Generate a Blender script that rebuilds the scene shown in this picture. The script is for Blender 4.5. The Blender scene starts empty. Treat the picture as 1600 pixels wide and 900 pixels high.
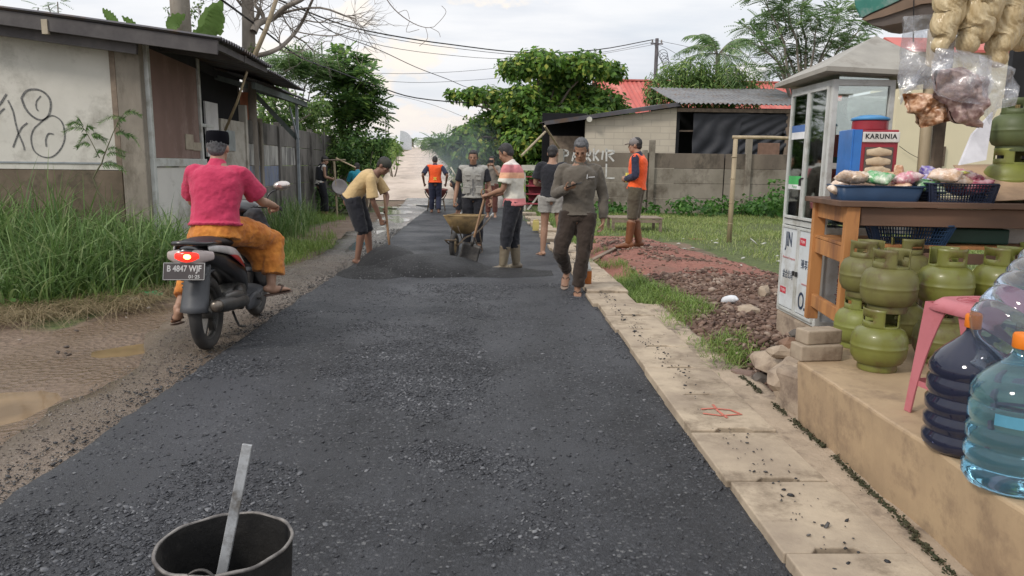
import bpy, bmesh, math, random
import numpy as np
from mathutils import Vector, Matrix, Quaternion, noise
random.seed(7)
RNG = np.random.default_rng(11)
sc = bpy.context.scene
COL = sc.collection
PI = math.pi
V = Vector
rad = math.radians

# ------------------------------------------------------------ camera
CAM_H, FPX = 1.40, 1150.0
CAM_PITCH, CAM_YAW = math.atan(192 / FPX), rad(1.44)
cam_data = bpy.data.cameras.new('camera')
cam = bpy.data.objects.new('camera', cam_data)
COL.objects.link(cam)
cam_data.sensor_width = 36.0
cam_data.lens = 36.0 * FPX / 1600
cam_data.clip_start = 0.05
cam_data.clip_end = 3000
cam.location = (0, 0, CAM_H)
CAM_ROLL = rad(0.7)
cam.matrix_world = Matrix.Translation((0, 0, CAM_H)) @ Matrix.Rotation(-CAM_YAW, 4, 'Z') @ Matrix.Rotation(PI / 2 - CAM_PITCH, 4, 'X') @ Matrix.Rotation(CAM_ROLL, 4, 'Z')
sc.camera = cam
sc.cycles.transparent_max_bounces = 24

# ------------------------------------------------------------ sky, sun, exposure
SUN_EL, SUN_AZ = rad(38), rad(-125)      # azimuth measured from +Y towards +X
w = bpy.data.worlds.new('World'); sc.world = w
w.use_nodes = True
nt = w.node_tree; nd = nt.nodes; lk = nt.links
for n in list(nd): nd.remove(n)
out = nd.new('ShaderNodeOutputWorld'); bg = nd.new('ShaderNodeBackground')
bg.inputs['Strength'].default_value = 0.1
sky = nd.new('ShaderNodeTexSky'); sky.sky_type = 'NISHITA'; sky.sun_disc = False
sky.sun_elevation = SUN_EL; sky.sun_rotation = SUN_AZ
sky.air_density = 1.0; sky.dust_density = 1.5
tc = nd.new('ShaderNodeTexCoord')
sep = nd.new('ShaderNodeSeparateXYZ'); lk.new(tc.outputs['Generated'], sep.inputs[0])
def wmath(op, a, b=None, clamp=False):
    m = nd.new('ShaderNodeMath'); m.operation = op; m.use_clamp = clamp
    for i, v in enumerate((a, b)):
        if v is None: continue
        if isinstance(v, (int, float)): m.inputs[i].default_value = v
        else: lk.new(v, m.inputs[i])
    return m.outputs[0]
zc = wmath('MAXIMUM', sep.outputs['Z'], 0.0)
den = wmath('ADD', zc, 0.16)
cx = wmath('DIVIDE', sep.outputs['X'], den); cy = wmath('DIVIDE', sep.outputs['Y'], den)
cmb = nd.new('ShaderNodeCombineXYZ'); lk.new(cx, cmb.inputs[0]); lk.new(cy, cmb.inputs[1])
def wnoise(scale, det, vec, rough=.55, off=(0, 0, 0), sc3=(1, 1, 1)):
    mp = nd.new('ShaderNodeMapping'); lk.new(vec, mp.inputs[0]); mp.inputs['Location'].default_value = off
    mp.inputs['Scale'].default_value = sc3
    n = nd.new('ShaderNodeTexNoise'); n.inputs['Scale'].default_value = scale
    n.inputs['Detail'].default_value = det; n.inputs['Roughness'].default_value = rough
    lk.new(mp.outputs[0], n.inputs['Vector']); return n.outputs['Fac']
def wramp(fac, stops):
    r = nd.new('ShaderNodeValToRGB'); lk.new(fac, r.inputs[0])
    while len(r.color_ramp.elements) < len(stops): r.color_ramp.elements.new(.5)
    for e, (p, c) in zip(r.color_ramp.elements, stops): e.position = p; e.color = (*c, 1)
    return r.outputs['Color']
def wmix(fac, a, b, mode='MIX'):
    m = nd.new('ShaderNodeMix'); m.data_type = 'RGBA'; m.blend_type = mode
    for k, v in ((0, fac), (6, a), (7, b)):
        if isinstance(v, (int, float)): m.inputs[k].default_value = v
        elif isinstance(v, tuple): m.inputs[k].default_value = (*v, 1)
        else: lk.new(v, m.inputs[k])
    return m.outputs[2]
# cloud sheet: bright white masses with bluish grey banks
big = wnoise(0.62, 8, cmb.outputs[0], .55, (3.1, 1.7, 0), (.55, 1.0, 1))
det = wnoise(1.9, 9, cmb.outputs[0], .6, (7.3, 2.2, 0), (.5, 1.0, 1))
mixn = wmath('ADD', wmath('MULTIPLY', big, .62), wmath('MULTIPLY', det, .38))
cloudcol = wramp(mixn, [(.36, (5.3, 5.65, 6.2)), (.46, (6.6, 6.85, 7.3)), (.54, (7.6, 7.7, 7.9)), (.66, (8.3, 8.2, 8.1))])
cover = wramp(wnoise(.8, 6, cmb.outputs[0], .5, (1.3, 9.4, 0)), [(.28, (.72, .72, .72)), (.5, (1, 1, 1))])
base = wmix(cover, sky.outputs[0], cloudcol)
# heaped cumulus low over the road, catching warm light
low = wmath('SUBTRACT', 1.0, wmath('MULTIPLY', zc, 6.5), True)
cum = wnoise(9.0, 8, tc.outputs['Generated'], .55, (.4, 0, .3), (1, 1, 2.0))
edge = wramp(wmath('ADD', cum, wmath('MULTIPLY', low, .20)), [(.585, (0, 0, 0)), (.64, (1, 1, 1))])
heading = wramp(wmath('ADD', wmath('MULTIPLY', sep.outputs['Y'], 1.0), 0), [(.90, (0, 0, 0)), (.985, (1, 1, 1))])
warm = wramp(cum, [(.40, (7.7, 6.8, 6.3)), (.62, (8.9, 8.0, 6.9))])
fac = wmath('MULTIPLY', edge, heading)
base2 = wmix(wmath('MULTIPLY', fac, .85), base, warm)
horiz = wmath('POWER', wmath('SUBTRACT', 1.0, zc, True), 9)
base3 = wmix(wmath('MULTIPLY', horiz, .45), base2, (7.6, 7.5, 7.7))
# overcast skies are brighter overhead
zen = wramp(zc, [(0.0, (.93, .93, .93)), (.22, (1.0, 1.0, 1.0)), (.9, (1.5, 1.5, 1.5))])
lk.new(wmix(1.0, base3, zen, 'MULTIPLY'), bg.inputs['Color'])
lk.new(bg.outputs[0], out.inputs[0])

sd = bpy.data.lights.new('sun', 'SUN'); sun = bpy.data.objects.new('sun', sd); COL.objects.link(sun)
sd.energy = 1.5; sd.angle = rad(10); sd.color = (1.0, .93, .84)
sdir = V((math.sin(SUN_AZ) * math.cos(SUN_EL), math.cos(SUN_AZ) * math.cos(SUN_EL), math.sin(SUN_EL)))
sun.rotation_euler = sdir.to_track_quat('Z', 'Y').to_euler()

sc.view_settings.view_transform = 'Standard'
sc.view_settings.look = 'None'
sc.view_settings.exposure = 0.36
sc.view_settings.gamma = 1
sc.view_settings.use_curve_mapping = False

# ------------------------------------------------------------ tags
def tag(o, label=None, cat=None, group=None, kind=None):
    if label: o['label'] = label
    if cat: o['category'] = cat
    if group: o['group'] = group
    if kind: o['kind'] = kind
    return o
def empty(name, loc=(0, 0, 0), rz=0, **k):
    o = bpy.data.objects.new(name, None); COL.objects.link(o)
    o.location = loc; o.rotation_euler = (0, 0, rz); o.empty_display_size = .1
    return tag(o, **k)
def copy_tree(o, parent=None):
    c = o.copy(); COL.objects.link(c); c.parent = parent
    for ch in [x for x in o.children]: copy_tree(ch, c)
    return c
def setloc(o, loc, rz=None, s=None):
    o.location = loc
    if rz is not None: o.rotation_euler = (0, 0, rz)
    if s is not None: o.scale = (s, s, s) if isinstance(s, (int, float)) else s
    return o

# ------------------------------------------------------------ materials
MATS = {}
def new_mat(name):
    m = bpy.data.materials.new(name); m.use_nodes = True
    m.node_tree.nodes.clear()
    o = m.node_tree.nodes.new('ShaderNodeOutputMaterial')
    p = m.node_tree.nodes.new('ShaderNodeBsdfPrincipled')
    m.node_tree.links.new(p.outputs[0], o.inputs[0])
    return m, m.node_tree.nodes, m.node_tree.links, p, o
def node(nodes, links, typ, ins=None, **props):
    n = nodes.new(typ)
    for k, v in props.items(): setattr(n, k, v)
    for k, v in (ins or {}).items():
        if isinstance(v, bpy.types.NodeSocket): links.new(v, n.inputs[k])
        else:
            if isinstance(v, tuple) and len(v) == 3 and n.inputs[k].type == 'RGBA': v = (*v, 1)
            n.inputs[k].default_value = v
    return n
def ramp(nodes, links, fac, stops, interp='LINEAR'):
    r = nodes.new('ShaderNodeValToRGB'); links.new(fac, r.inputs[0]); r.color_ramp.interpolation = interp
    while len(r.color_ramp.elements) < len(stops): r.color_ramp.elements.new(.5)
    for e, (p, c) in zip(r.color_ramp.elements, stops):
        e.position = p; e.color = (c, c, c, 1) if isinstance(c, (int, float)) else (*c, 1)
    return r.outputs['Color']
def M(name, c, c2=None, rough=.75, scale=6., bump=.15, bscale=60., metal=0., spec=.4, detail=6, stops=(.35, .65),
      stretch=(1, 1, 1), rough2=None, grime=None, gscale=2., alpha=None, trans=0., emit=None, emis=1., sheen=0, coat=0, bdist=.004):
    if name in MATS: return MATS[name]
    m, ns, ls, p, o = new_mat(name)
    t = ns.new('ShaderNodeTexCoord')
    mp = node(ns, ls, 'ShaderNodeMapping', {'Vector': t.outputs['Object'], 'Scale': stretch})
    c2 = c2 or tuple(x * .72 for x in c)
    n1 = node(ns, ls, 'ShaderNodeTexNoise', {'Vector': mp.outputs[0], 'Scale': scale, 'Detail': detail, 'Roughness': .6})
    col = ramp(ns, ls, n1.outputs['Fac'], [(stops[0], c), (stops[1], c2)])
    if grime:
        n3 = node(ns, ls, 'ShaderNodeTexNoise', {'Vector': mp.outputs[0], 'Scale': gscale, 'Detail': 9, 'Roughness': .72})
        f = ramp(ns, ls, n3.outputs['Fac'], [(.50, 0.), (.66, 1.)])
        col = node(ns, ls, 'ShaderNodeMix', {0: f, 6: col, 7: (*grime, 1)}, data_type='RGBA').outputs[2]
    ls.new(col, p.inputs['Base Color'])
    if rough2 is not None:
        ls.new(ramp(ns, ls, n1.outputs['Fac'], [(stops[0], rough), (stops[1], rough2)]), p.inputs['Roughness'])
    else: p.inputs['Roughness'].default_value = rough
    p.inputs['Metallic'].default_value = metal
    p.inputs['Specular IOR Level'].default_value = spec
    if sheen: p.inputs['Sheen Weight'].default_value = sheen
    if coat: p.inputs['Coat Weight'].default_value = coat; p.inputs['Coat Roughness'].default_value = .12
    if trans: p.inputs['Transmission Weight'].default_value = trans
    if alpha is not None: p.inputs['Alpha'].default_value = alpha
    if emit: p.inputs['Emission Color'].default_value = (*emit, 1); p.inputs['Emission Strength'].default_value = emis
    if bump:
        n2 = node(ns, ls, 'ShaderNodeTexNoise', {'Vector': mp.outputs[0], 'Scale': bscale, 'Detail': 5, 'Roughness': .6})
        b = node(ns, ls, 'ShaderNodeBump', {'Height': n2.outputs['Fac'], 'Strength': bump, 'Distance': bdist})
        ls.new(b.outputs[0], p.inputs['Normal'])
    MATS[name] = m
    return m
def leaf_mat(name, c1, c2, c3=None, transl=.42, scale=1.6, rough=.5):
    """leaves: colour wanders from clump to clump and from leaf to leaf, and some light passes through"""
    if name in MATS: return MATS[name]
    m, ns, ls, p, o = new_mat(name)
    g = ns.new('ShaderNodeNewGeometry'); t = ns.new('ShaderNodeTexCoord')
    n1 = node(ns, ls, 'ShaderNodeTexNoise', {'Vector': t.outputs['Object'], 'Scale': scale, 'Detail': 3})
    ad = node(ns, ls, 'ShaderNodeMath', {0: g.outputs['Random Per Island'], 1: n1.outputs['Fac']}, operation='ADD')
    hf = node(ns, ls, 'ShaderNodeMath', {0: ad.outputs[0], 1: .5}, operation='MULTIPLY')
    st = [(.30, c1), (.62, c2)] + ([(.80, c3)] if c3 else [])
    col = ramp(ns, ls, hf.outputs[0], st)
    ls.new(col, p.inputs['Base Color']); p.inputs['Roughness'].default_value = rough
    p.inputs['Specular IOR Level'].default_value = .35
    tr = node(ns, ls, 'ShaderNodeBsdfTranslucent', {'Color': col})
    mx = node(ns, ls, 'ShaderNodeMixShader', {0: transl, 1: p.outputs[0], 2: tr.outputs[0]})
    ls.new(mx.outputs[0], o.inputs[0])
    MATS[name] = m
    return m

# ------------------------------------------------------------ pixel helpers (1600x900 photograph)
def _basis():
    cy_, sy_ = math.cos(CAM_YAW), math.sin(CAM_YAW); cp, sp = math.cos(CAM_PITCH), math.sin(CAM_PITCH)
    return V((cy_, -sy_, 0)), V((sy_ * sp, cy_ * sp, cp)), V((sy_ * cp, cy_ * cp, -sp))
_R, _U, _F = _basis()
_R, _U = _R * math.cos(CAM_ROLL) + _U * math.sin(CAM_ROLL), _U * math.cos(CAM_ROLL) - _R * math.sin(CAM_ROLL)
def ray(px, py): return _F + _R * ((px - 800) / FPX) + _U * ((450 - py) / FPX)
def G(px, py, z=0.0):
    d = ray(px, py); t = (z - CAM_H) / d.z; return V((d.x * t, d.y * t, z))
def W(px, py, y):
    d = ray(px, py); t = y / d.y; return V((d.x * t, y, CAM_H + d.z * t))
def WX(px, py, x):
    d = ray(px, py); t = x / d.x; return V((x, d.y * t, CAM_H + d.z * t))

# ------------------------------------------------------------ mesh builder
def catmull(pts, n):
    pts = [V(p) for p in pts]
    if len(pts) < 3 or n <= 1: return pts
    P = [2 * pts[0] - pts[1]] + pts + [2 * pts[-1] - pts[-2]]
    o = []
    for i in range(1, len(P) - 2):
        for k in range(n):
            t = k / n
            o.append(.5 * ((2 * P[i]) + (-P[i - 1] + P[i + 1]) * t + (2 * P[i - 1] - 5 * P[i] + 4 * P[i + 1] - P[i + 2]) * t * t
                           + (-P[i - 1] + 3 * P[i] - 3 * P[i + 1] + P[i + 2]) * t ** 3))
    o.append(pts[-1].copy()); return o
class MB:
    def __init__(s): s.v = []; s.f = []; s.mi = []
    def add(s, vs, fs, mi=0):
        b = len(s.v); s.v += [tuple(v) for v in vs]
        s.f += [tuple(i + b for i in f) for f in fs]; s.mi += [mi] * len(fs); return s
    def box(s, c, d, rot=None, mi=0, taper=1.0):
        x, y, z = d[0] / 2, d[1] / 2, d[2] / 2; t = taper
        vs = [V(p) for p in ((-x, -y, -z), (x, -y, -z), (x, y, -z), (-x, y, -z), (-x * t, -y * t, z), (x * t, -y * t, z), (x * t, y * t, z), (-x * t, y * t, z))]
        if rot is not None:
            R = rot if isinstance(rot, Matrix) else Matrix.Rotation(rot, 3, 'Z')
            vs = [R @ v for v in vs]
        c = V(c)
        return s.add([v + c for v in vs], [(0, 3, 2, 1), (4, 5, 6, 7), (0, 1, 5, 4), (1, 2, 6, 5), (2, 3, 7, 6), (3, 0, 4, 7)], mi)
    def beam(s, a, b, wd, h, up=(0, 0, 1), mi=0):
        a, b = V(a), V(b); t = (b - a).normalized(); up = V(up)
        if abs(t.dot(up)) > .98: up = V((0, 1, 0))
        sd_ = t.cross(up).normalized(); u = sd_.cross(t)
        x, z = sd_ * (wd / 2), u * (h / 2)
        vs = [a - x - z, a + x - z, a + x + z, a - x + z, b - x - z, b + x - z, b + x + z, b - x + z]
        return s.add(vs, [(0, 1, 2, 3), (7, 6, 5, 4), (0, 4, 5, 1), (1, 5, 6, 2), (2, 6, 7, 3), (3, 7, 4, 0)], mi)
    def loft(s, pts, radii, side=(1, 0, 0), n=12, sub=1, caps='round', mi=0, twist=0., fn=None):
        pts = [V(p) for p in pts]
        radii = [(r, r) if isinstance(r, (int, float)) else r for r in radii]
        if len(radii) == 1: radii = radii * len(pts)
        if sub > 1 and len(pts) > 2:
            R3 = catmull([V((r[0], r[1], 0)) for r in radii], sub); pts = catmull(pts, sub)
            radii = [(max(r.x, .0005), max(r.y, .0005)) for r in R3]
        elif sub > 1:
            pts2, r2 = [], []
            for k in range(sub + 1):
                t = k / sub; pts2.append(pts[0].lerp(pts[1], t)); r2.append(tuple(radii[0][q] * (1 - t) + radii[1][q] * t for q in (0, 1)))
            pts, radii = pts2, r2
        T = []
        for i in range(len(pts)):
            d = pts[min(i + 1, len(pts) - 1)] - pts[max(i - 1, 0)]
            T.append(d.normalized() if d.length > 1e-9 else V((0, 0, 1)))
        if caps == 'round':
            r0, r1 = min(radii[0]), min(radii[-1])
            pre = [(pts[0] - T[0] * r0 * k, (radii[0][0] * q, radii[0][1] * q)) for k, q in ((.95, .25), (.8, .6), (.45, .9))]
            post = [(pts[-1] + T[-1] * r1 * k, (radii[-1][0] * q, radii[-1][1] * q)) for k, q in ((.45, .9), (.8, .6), (.95, .25))]
            pts = [p for p, _ in pre] + pts + [p for p, _ in post]
            radii = [r for _, r in pre] + radii + [r for _, r in post]
            T = [T[0]] * 3 + T + [T[-1]] * 3
        sd_ = V(side) if side is not None else V((1, 0, 0)); vs = []; N = len(pts)
        prev = None
        for i, (p, t, r) in enumerate(zip(pts, T, radii)):
            q = (prev if prev is not None and side is None else sd_)
            q = q - t * q.dot(t)
            if q.length < 1e-4: q = t.orthogonal()
            q.normalize(); prev = q; u = t.cross(q)
            for k in range(n):
                a = 2 * PI * k / n + twist * i
                m = fn(i / (N - 1), a) if fn else 1.0
                vs.append(p + q * (math.cos(a) * r[0] * m) + u * (math.sin(a) * r[1] * m))
        fs = [(i * n + k, i * n + (k + 1) % n, (i + 1) * n + (k + 1) % n, (i + 1) * n + k) for i in range(N - 1) for k in range(n)]
        if caps: fs += [tuple(range(n))[::-1], tuple((N - 1) * n + k for k in range(n))]
        return s.add(vs, fs, mi)
    def tube(s, pts, r, n=8, sub=1, caps='flat', mi=0):
        r = r if isinstance(r, (list, tuple)) else [r] * len(pts)
        d = V(pts[-1]) - V(pts[0])
        sd_ = (0, 1, 0) if abs(d.normalized().x) > .7 else (1, 0, 0)
        return s.loft(pts, list(r), sd_, n, sub, caps, mi)
    def lathe(s, prof, n=24, c=(0, 0, 0), mi=0, axis=None, close=True, fn=None):
        c = V(c); vs = []; R = axis if axis is not None else Matrix.Identity(3)
        for i, (r, z) in enumerate(prof):
            for k in range(n):
                a = 2 * PI * k / n; m = fn(z, a) if fn else 1
                vs.append(R @ V((r * m * math.cos(a), r * m * math.sin(a), z)) + c)
        N = len(prof)
        fs = [(i * n + k, i * n + (k + 1) % n, (i + 1) * n + (k + 1) % n, (i + 1) * n + k) for i in range(N - 1) for k in range(n)]
        if close: fs += [tuple(range(n))[::-1], tuple((N - 1) * n + k for k in range(n))]
        return s.add(vs, fs, mi)
    def ball(s, c, r, n=16, rot=None, mi=0):
        r = (r, r, r) if isinstance(r, (int, float)) else r
        R = rot if rot is not None else Matrix.Identity(3); c = V(c); m = n // 2; vs = []
        for i in range(m + 1):
            th = PI * min(max(i / m, .02), .98)
            for k in range(n):
                a = 2 * PI * k / n
                vs.append(R @ V((r[0] * math.sin(th) * math.cos(a), r[1] * math.sin(th) * math.sin(a), r[2] * math.cos(th))) + c)
        fs = [(i * n + k, (i + 1) * n + k, (i + 1) * n + (k + 1) % n, i * n + (k + 1) % n) for i in range(m) for k in range(n)]
        fs += [tuple(range(n)), tuple(m * n + k for k in range(n))[::-1]]
        return s.add(vs, fs, mi)
    def torus(s, c, R_, r, axis=None, n=28, m=10, mi=0, sq=1.0):
        c = V(c); A = axis if axis is not None else Matrix.Identity(3); vs = []
        for i in range(n):
            a = 2 * PI * i / n
            for k in range(m):
                b = 2 * PI * k / m; q = R_ + r * math.cos(b)
                vs.append(A @ V((q * math.cos(a), q * math.sin(a), r * sq * math.sin(b))) + c)
        fs = [(i * m + k, ((i + 1) % n) * m + k, ((i + 1) % n) * m + (k + 1) % m, i * m + (k + 1) % m) for i in range(n) for k in range(m)]
        return s.add(vs, fs, mi)
    def prism(s, poly, off, mi=0):
        poly = [V(p) for p in poly]; off = V(off); n = len(poly)
        return s.add(poly + [p + off for p in poly], [tuple(range(n))[::-1], tuple(range(n, 2 * n))] + [(i, (i + 1) % n, n + (i + 1) % n, n + i) for i in range(n)], mi)
    def grid(s, fnc, nu, nv, mi=0):
        vs = [fnc(i / nu, j / nv) for j in range(nv + 1) for i in range(nu + 1)]
        fs = [(j * (nu + 1) + i, j * (nu + 1) + i + 1, (j + 1) * (nu + 1) + i + 1, (j + 1) * (nu + 1) + i) for j in range(nv) for i in range(nu)]
        return s.add(vs, fs, mi)
    def build(s, name, mat, parent=None, smooth=False, bev=0, loc=None, solid=0, sub=0, disp=None, angle=None):
        me = bpy.data.meshes.new(name); me.from_pydata(s.v, [], s.f); me.validate()
        mats = mat if isinstance(mat, (list, tuple)) else [mat]
        for m in mats: me.materials.append(m)
        if len(mats) > 1 and len(me.polygons) == len(s.mi): me.polygons.foreach_set('material_index', s.mi)
        bm = bmesh.new(); bm.from_mesh(me); bmesh.ops.recalc_face_normals(bm, faces=bm.faces); bm.to_mesh(me); bm.free()
        o = bpy.data.objects.new(name, me); COL.objects.link(o)
        if parent is not None: o.parent = parent
        if loc is not None: o.location = loc
        if smooth:
            if angle: me.shade_smooth() if hasattr(me, 'shade_smooth') else None; sharp(me, angle)
            else: me.polygons.foreach_set('use_smooth', [True] * len(me.polygons))
        if solid:
            q = o.modifiers.new('solid', 'SOLIDIFY'); q.thickness = solid; q.offset = 0
        if bev:
            q = o.modifiers.new('bevel', 'BEVEL'); q.width = bev; q.segments = 2; q.limit_method = 'ANGLE'; q.angle_limit = rad(35)
        if sub:
            q = o.modifiers.new('sub', 'SUBSURF'); q.levels = sub; q.render_levels = sub
        if disp: add_disp(o, *disp)
        me.update(); return o
def sharp(me, ang):
    bm = bmesh.new(); bm.from_mesh(me)
    for f in bm.faces: f.smooth = True
    for e in bm.edges:
        if len(e.link_faces) == 2 and e.calc_face_angle(0) > ang: e.smooth = False
    bm.to_mesh(me); bm.free()
TEX = {}
def add_disp(o, scale, strength, kind='CLOUDS', depth=2):
    k = (scale, kind, depth)
    if k not in TEX:
        t = bpy.data.textures.new('tex', kind)
        if hasattr(t, 'noise_scale'): t.noise_scale = scale
        if kind == 'CLOUDS': t.noise_depth = depth
        TEX[k] = t
    d = o.modifiers.new('disp', 'DISPLACE'); d.texture = TEX[k]; d.strength = strength; d.mid_level = .5; d.texture_coords = 'LOCAL'
def np_mesh(name, verts, faces, mat, parent=None, smooth=False):
    """verts (n,3) array, faces (m,k) array with one k"""
    me = bpy.data.meshes.new(name); verts = np.asarray(verts, dtype=np.float32); faces = np.asarray(faces, dtype=np.int32)
    me.vertices.add(len(verts)); me.vertices.foreach_set('co', verts.ravel())
    k = faces.shape[1]; me.loops.add(faces.size); me.loops.foreach_set('vertex_index', faces.ravel())
    me.polygons.add(len(faces)); me.polygons.foreach_set('loop_start', np.arange(0, faces.size, k, dtype=np.int32))
    me.polygons.foreach_set('loop_total', np.full(len(faces), k, dtype=np.int32))
    if smooth: me.polygons.foreach_set('use_smooth', np.ones(len(faces), dtype=bool))
    me.materials.append(mat); me.update(calc_edges=True); me.validate()
    o = bpy.data.objects.new(name, me); COL.objects.link(o)
    if parent is not None: o.parent = parent
    return o
def organic(mb, name, mat, parent=None, voxel=.01, smooth=2, disp=None):
    """fuse overlapping lofts into ONE continuous surface"""
    me = bpy.data.meshes.new('tmp'); me.from_pydata(mb.v, [], mb.f)
    bm = bmesh.new(); bm.from_mesh(me); bmesh.ops.recalc_face_normals(bm, faces=bm.faces); bm.to_mesh(me); bm.free()
    t = bpy.data.objects.new('tmp', me); COL.objects.link(t)
    r = t.modifiers.new('r', 'REMESH'); r.mode = 'VOXEL'; r.voxel_size = voxel; r.use_smooth_shade = True
    if smooth:
        q = t.modifiers.new('s', 'SMOOTH'); q.factor = .5; q.iterations = smooth
    if disp:
        for d in (disp if isinstance(disp, list) else [disp]): add_disp(t, *d)
    dg = bpy.context.evaluated_depsgraph_get(); dg.update()
    nm = bpy.data.meshes.new_from_object(t.evaluated_get(dg)); nm.name = name
    nm.materials.clear(); nm.materials.append(mat)
    nm.polygons.foreach_set('use_smooth', [True] * len(nm.polygons))
    bpy.data.objects.remove(t); bpy.data.meshes.remove(me)
    o = bpy.data.objects.new(name, nm); COL.objects.link(o)
    if parent is not None: o.parent = parent
    return o
def text_mesh(name, body, size, mat, parent, matrix, extrude=.001, bold=0, align='CENTER', sx=1.0, space=1.0):
    cu = bpy.data.curves.new('t', 'FONT'); cu.body = body; cu.size = size; cu.extrude = extrude; cu.offset = bold
    cu.align_x = align; cu.align_y = 'CENTER'; cu.space_character = space
    t = bpy.data.objects.new('t', cu); COL.objects.link(t)
    dg = bpy.context.evaluated_depsgraph_get(); dg.update()
    me = bpy.data.meshes.new_from_object(t.evaluated_get(dg)); me.name = name
    bpy.data.objects.remove(t); me.transform(Matrix.Scale(sx, 4, V((1, 0, 0)))); me.transform(matrix)
    me.materials.clear(); me.materials.append(mat)
    o = bpy.data.objects.new(name, me); COL.objects.link(o)
    if parent is not None: o.parent = parent
    return o
def frame(origin, x, y):
    x = V(x).normalized(); y = V(y).normalized(); z = x.cross(y)
    m = Matrix.Identity(4)
    for i in range(3): m[i][0] = x[i]; m[i][1] = y[i]; m[i][2] = z[i]; m[i][3] = origin[i]
    return m

# ------------------------------------------------------------ blades, leaves, stones in bulk
def blades(name, pts, h, width, lean, mat, parent=None, seg=4, rng=RNG, up=.85):
    n = len(pts); pts = np.asarray(pts, float); h = np.broadcast_to(h, n); lean = np.broadcast_to(lean, n); width = np.broadcast_to(width, n)
    a = rng.uniform(0, 2 * PI, n); d = np.stack([np.cos(a), np.sin(a), np.zeros(n)], 1)
    tw = a + PI / 2 + rng.uniform(-.7, .7, n); sdv = np.stack([np.cos(tw), np.sin(tw), np.zeros(n)], 1)
    vs = []
    for k in range(seg + 1):
        t = k / seg
        c = pts + d * (lean * h * t ** 1.8)[:, None]; c[:, 2] += h * (up * t + (1 - up) * t - lean * .55 * t ** 2.6)
        ww = width * (.55 + .9 * t - 1.45 * t ** 2.2) if k < seg else width * 0.03
        vs += [c - sdv * (ww / 2)[:, None] if np.ndim(ww) else c, c + sdv * (ww / 2)[:, None]]
    A = np.stack(vs, 1).reshape(-1, 3); m = 2 * (seg + 1)
    base_ = (np.arange(n) * m)[:, None]
    F = np.concatenate([base_ + np.array([[2 * k, 2 * k + 1, 2 * k + 3, 2 * k + 2]]) for k in range(seg)], 0)
    return np_mesh(name, A, F, mat, parent, True)
def leaf_quads(pos, nrm, length, width, rng=RNG, droop=.2):
    """rhombic leaves at pos, facing roughly nrm"""
    n = len(pos); nrm = nrm + rng.normal(0, .45, (n, 3)); nrm /= np.linalg.norm(nrm, axis=1)[:, None] + 1e-9
    r = rng.normal(0, 1, (n, 3)); r[:, 2] -= droop * 2; ax = r - nrm * (r * nrm).sum(1)[:, None]; ax /= np.linalg.norm(ax, axis=1)[:, None] + 1e-9
    sdv = np.cross(nrm, ax); L = (length * rng.uniform(.65, 1.25, n))[:, None]; Wd = (width * rng.uniform(.7, 1.2, n))[:, None]
    A = np.stack([pos, pos + ax * L * .45 + sdv * Wd * .5 + nrm * Wd * .15, pos + ax * L, pos + ax * L * .45 - sdv * Wd * .5 + nrm * Wd * .15], 1)
    return A.reshape(-1, 3), np.arange(4 * n).reshape(-1, 4)
def shell_points(clumps, per, rng=RNG, inner=.35, flat=.7):
    P, N = [], []
    for c in clumps:
        cx_, cy_, cz_, r = c[:4]; fz = c[4] if len(c) > 4 else flat
        n = int(per * r * r)
        if n < 5: n = 5
        d = rng.normal(0, 1, (n, 3)); d /= np.linalg.norm(d, axis=1)[:, None]
        q = r * (inner + (1 - inner) * rng.uniform(0, 1, n) ** .5) * (1 + .22 * np.sin(d[:, 0] * 7 + c[0]) * np.cos(d[:, 1] * 6 + c[2]) + rng.normal(0, .07, n))
        p = d * q[:, None]; p[:, 2] *= fz
        P.append(p + np.array([cx_, cy_, cz_])); nn = d.copy(); nn[:, 2] = nn[:, 2] * .7 + .55; N.append(nn)
    return np.concatenate(P), np.concatenate(N)
def crown(name, clumps, per, L, Wd, mat, parent, inner=.35, flat=.7, droop=.25):
    p, nn = shell_points(clumps, per, inner=inner, flat=flat)
    v, f = leaf_quads(p, nn, L, Wd, droop=droop)
    return np_mesh(name, v, f, mat, parent)
def pinnate(name, clumps, per, rachis, leaflet, lw, mat, parent, k=9, rng=RNG, flat=.75, inner=.3):
    """compound leaves: k pairs of leaflets along a drooping rachis"""
    P, N = shell_points(clumps, per, inner=inner, flat=flat); n = len(P)
    out_ = N.copy(); out_[:, 2] *= .2; out_ += rng.normal(0, .6, (n, 3)) * [1, 1, .35]; out_ /= np.linalg.norm(out_, axis=1)[:, None] + 1e-9
    upv = np.tile([0, 0, 1.], (n, 1)) + rng.normal(0, .25, (n, 3))
    sdv = np.cross(out_, upv); sdv /= np.linalg.norm(sdv, axis=1)[:, None] + 1e-9; nr = np.cross(sdv, out_)
    L = rachis * rng.uniform(.7, 1.2, n)[:, None]; vs = []
    for j in range(k):
        t = (j + .7) / k; c = P + out_ * L * t - nr * L * .35 * t * t
        ll = leaflet * (1 - abs(t - .45) * .9)
        for sgn in (-1, 1):
            a = sdv * sgn * .9 + out_ * .45 - nr * .22; b = out_
            vs.append(np.stack([c, c + a * ll * .5 + b * lw * .5, c + a * ll, c + a * ll * .5 - b * lw * .5], 1))
    A = np.concatenate(vs, 0).reshape(-1, 3)
    return np_mesh(name, A, np.arange(len(A)).reshape(-1, 4), mat, parent)
_ico = None
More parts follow.
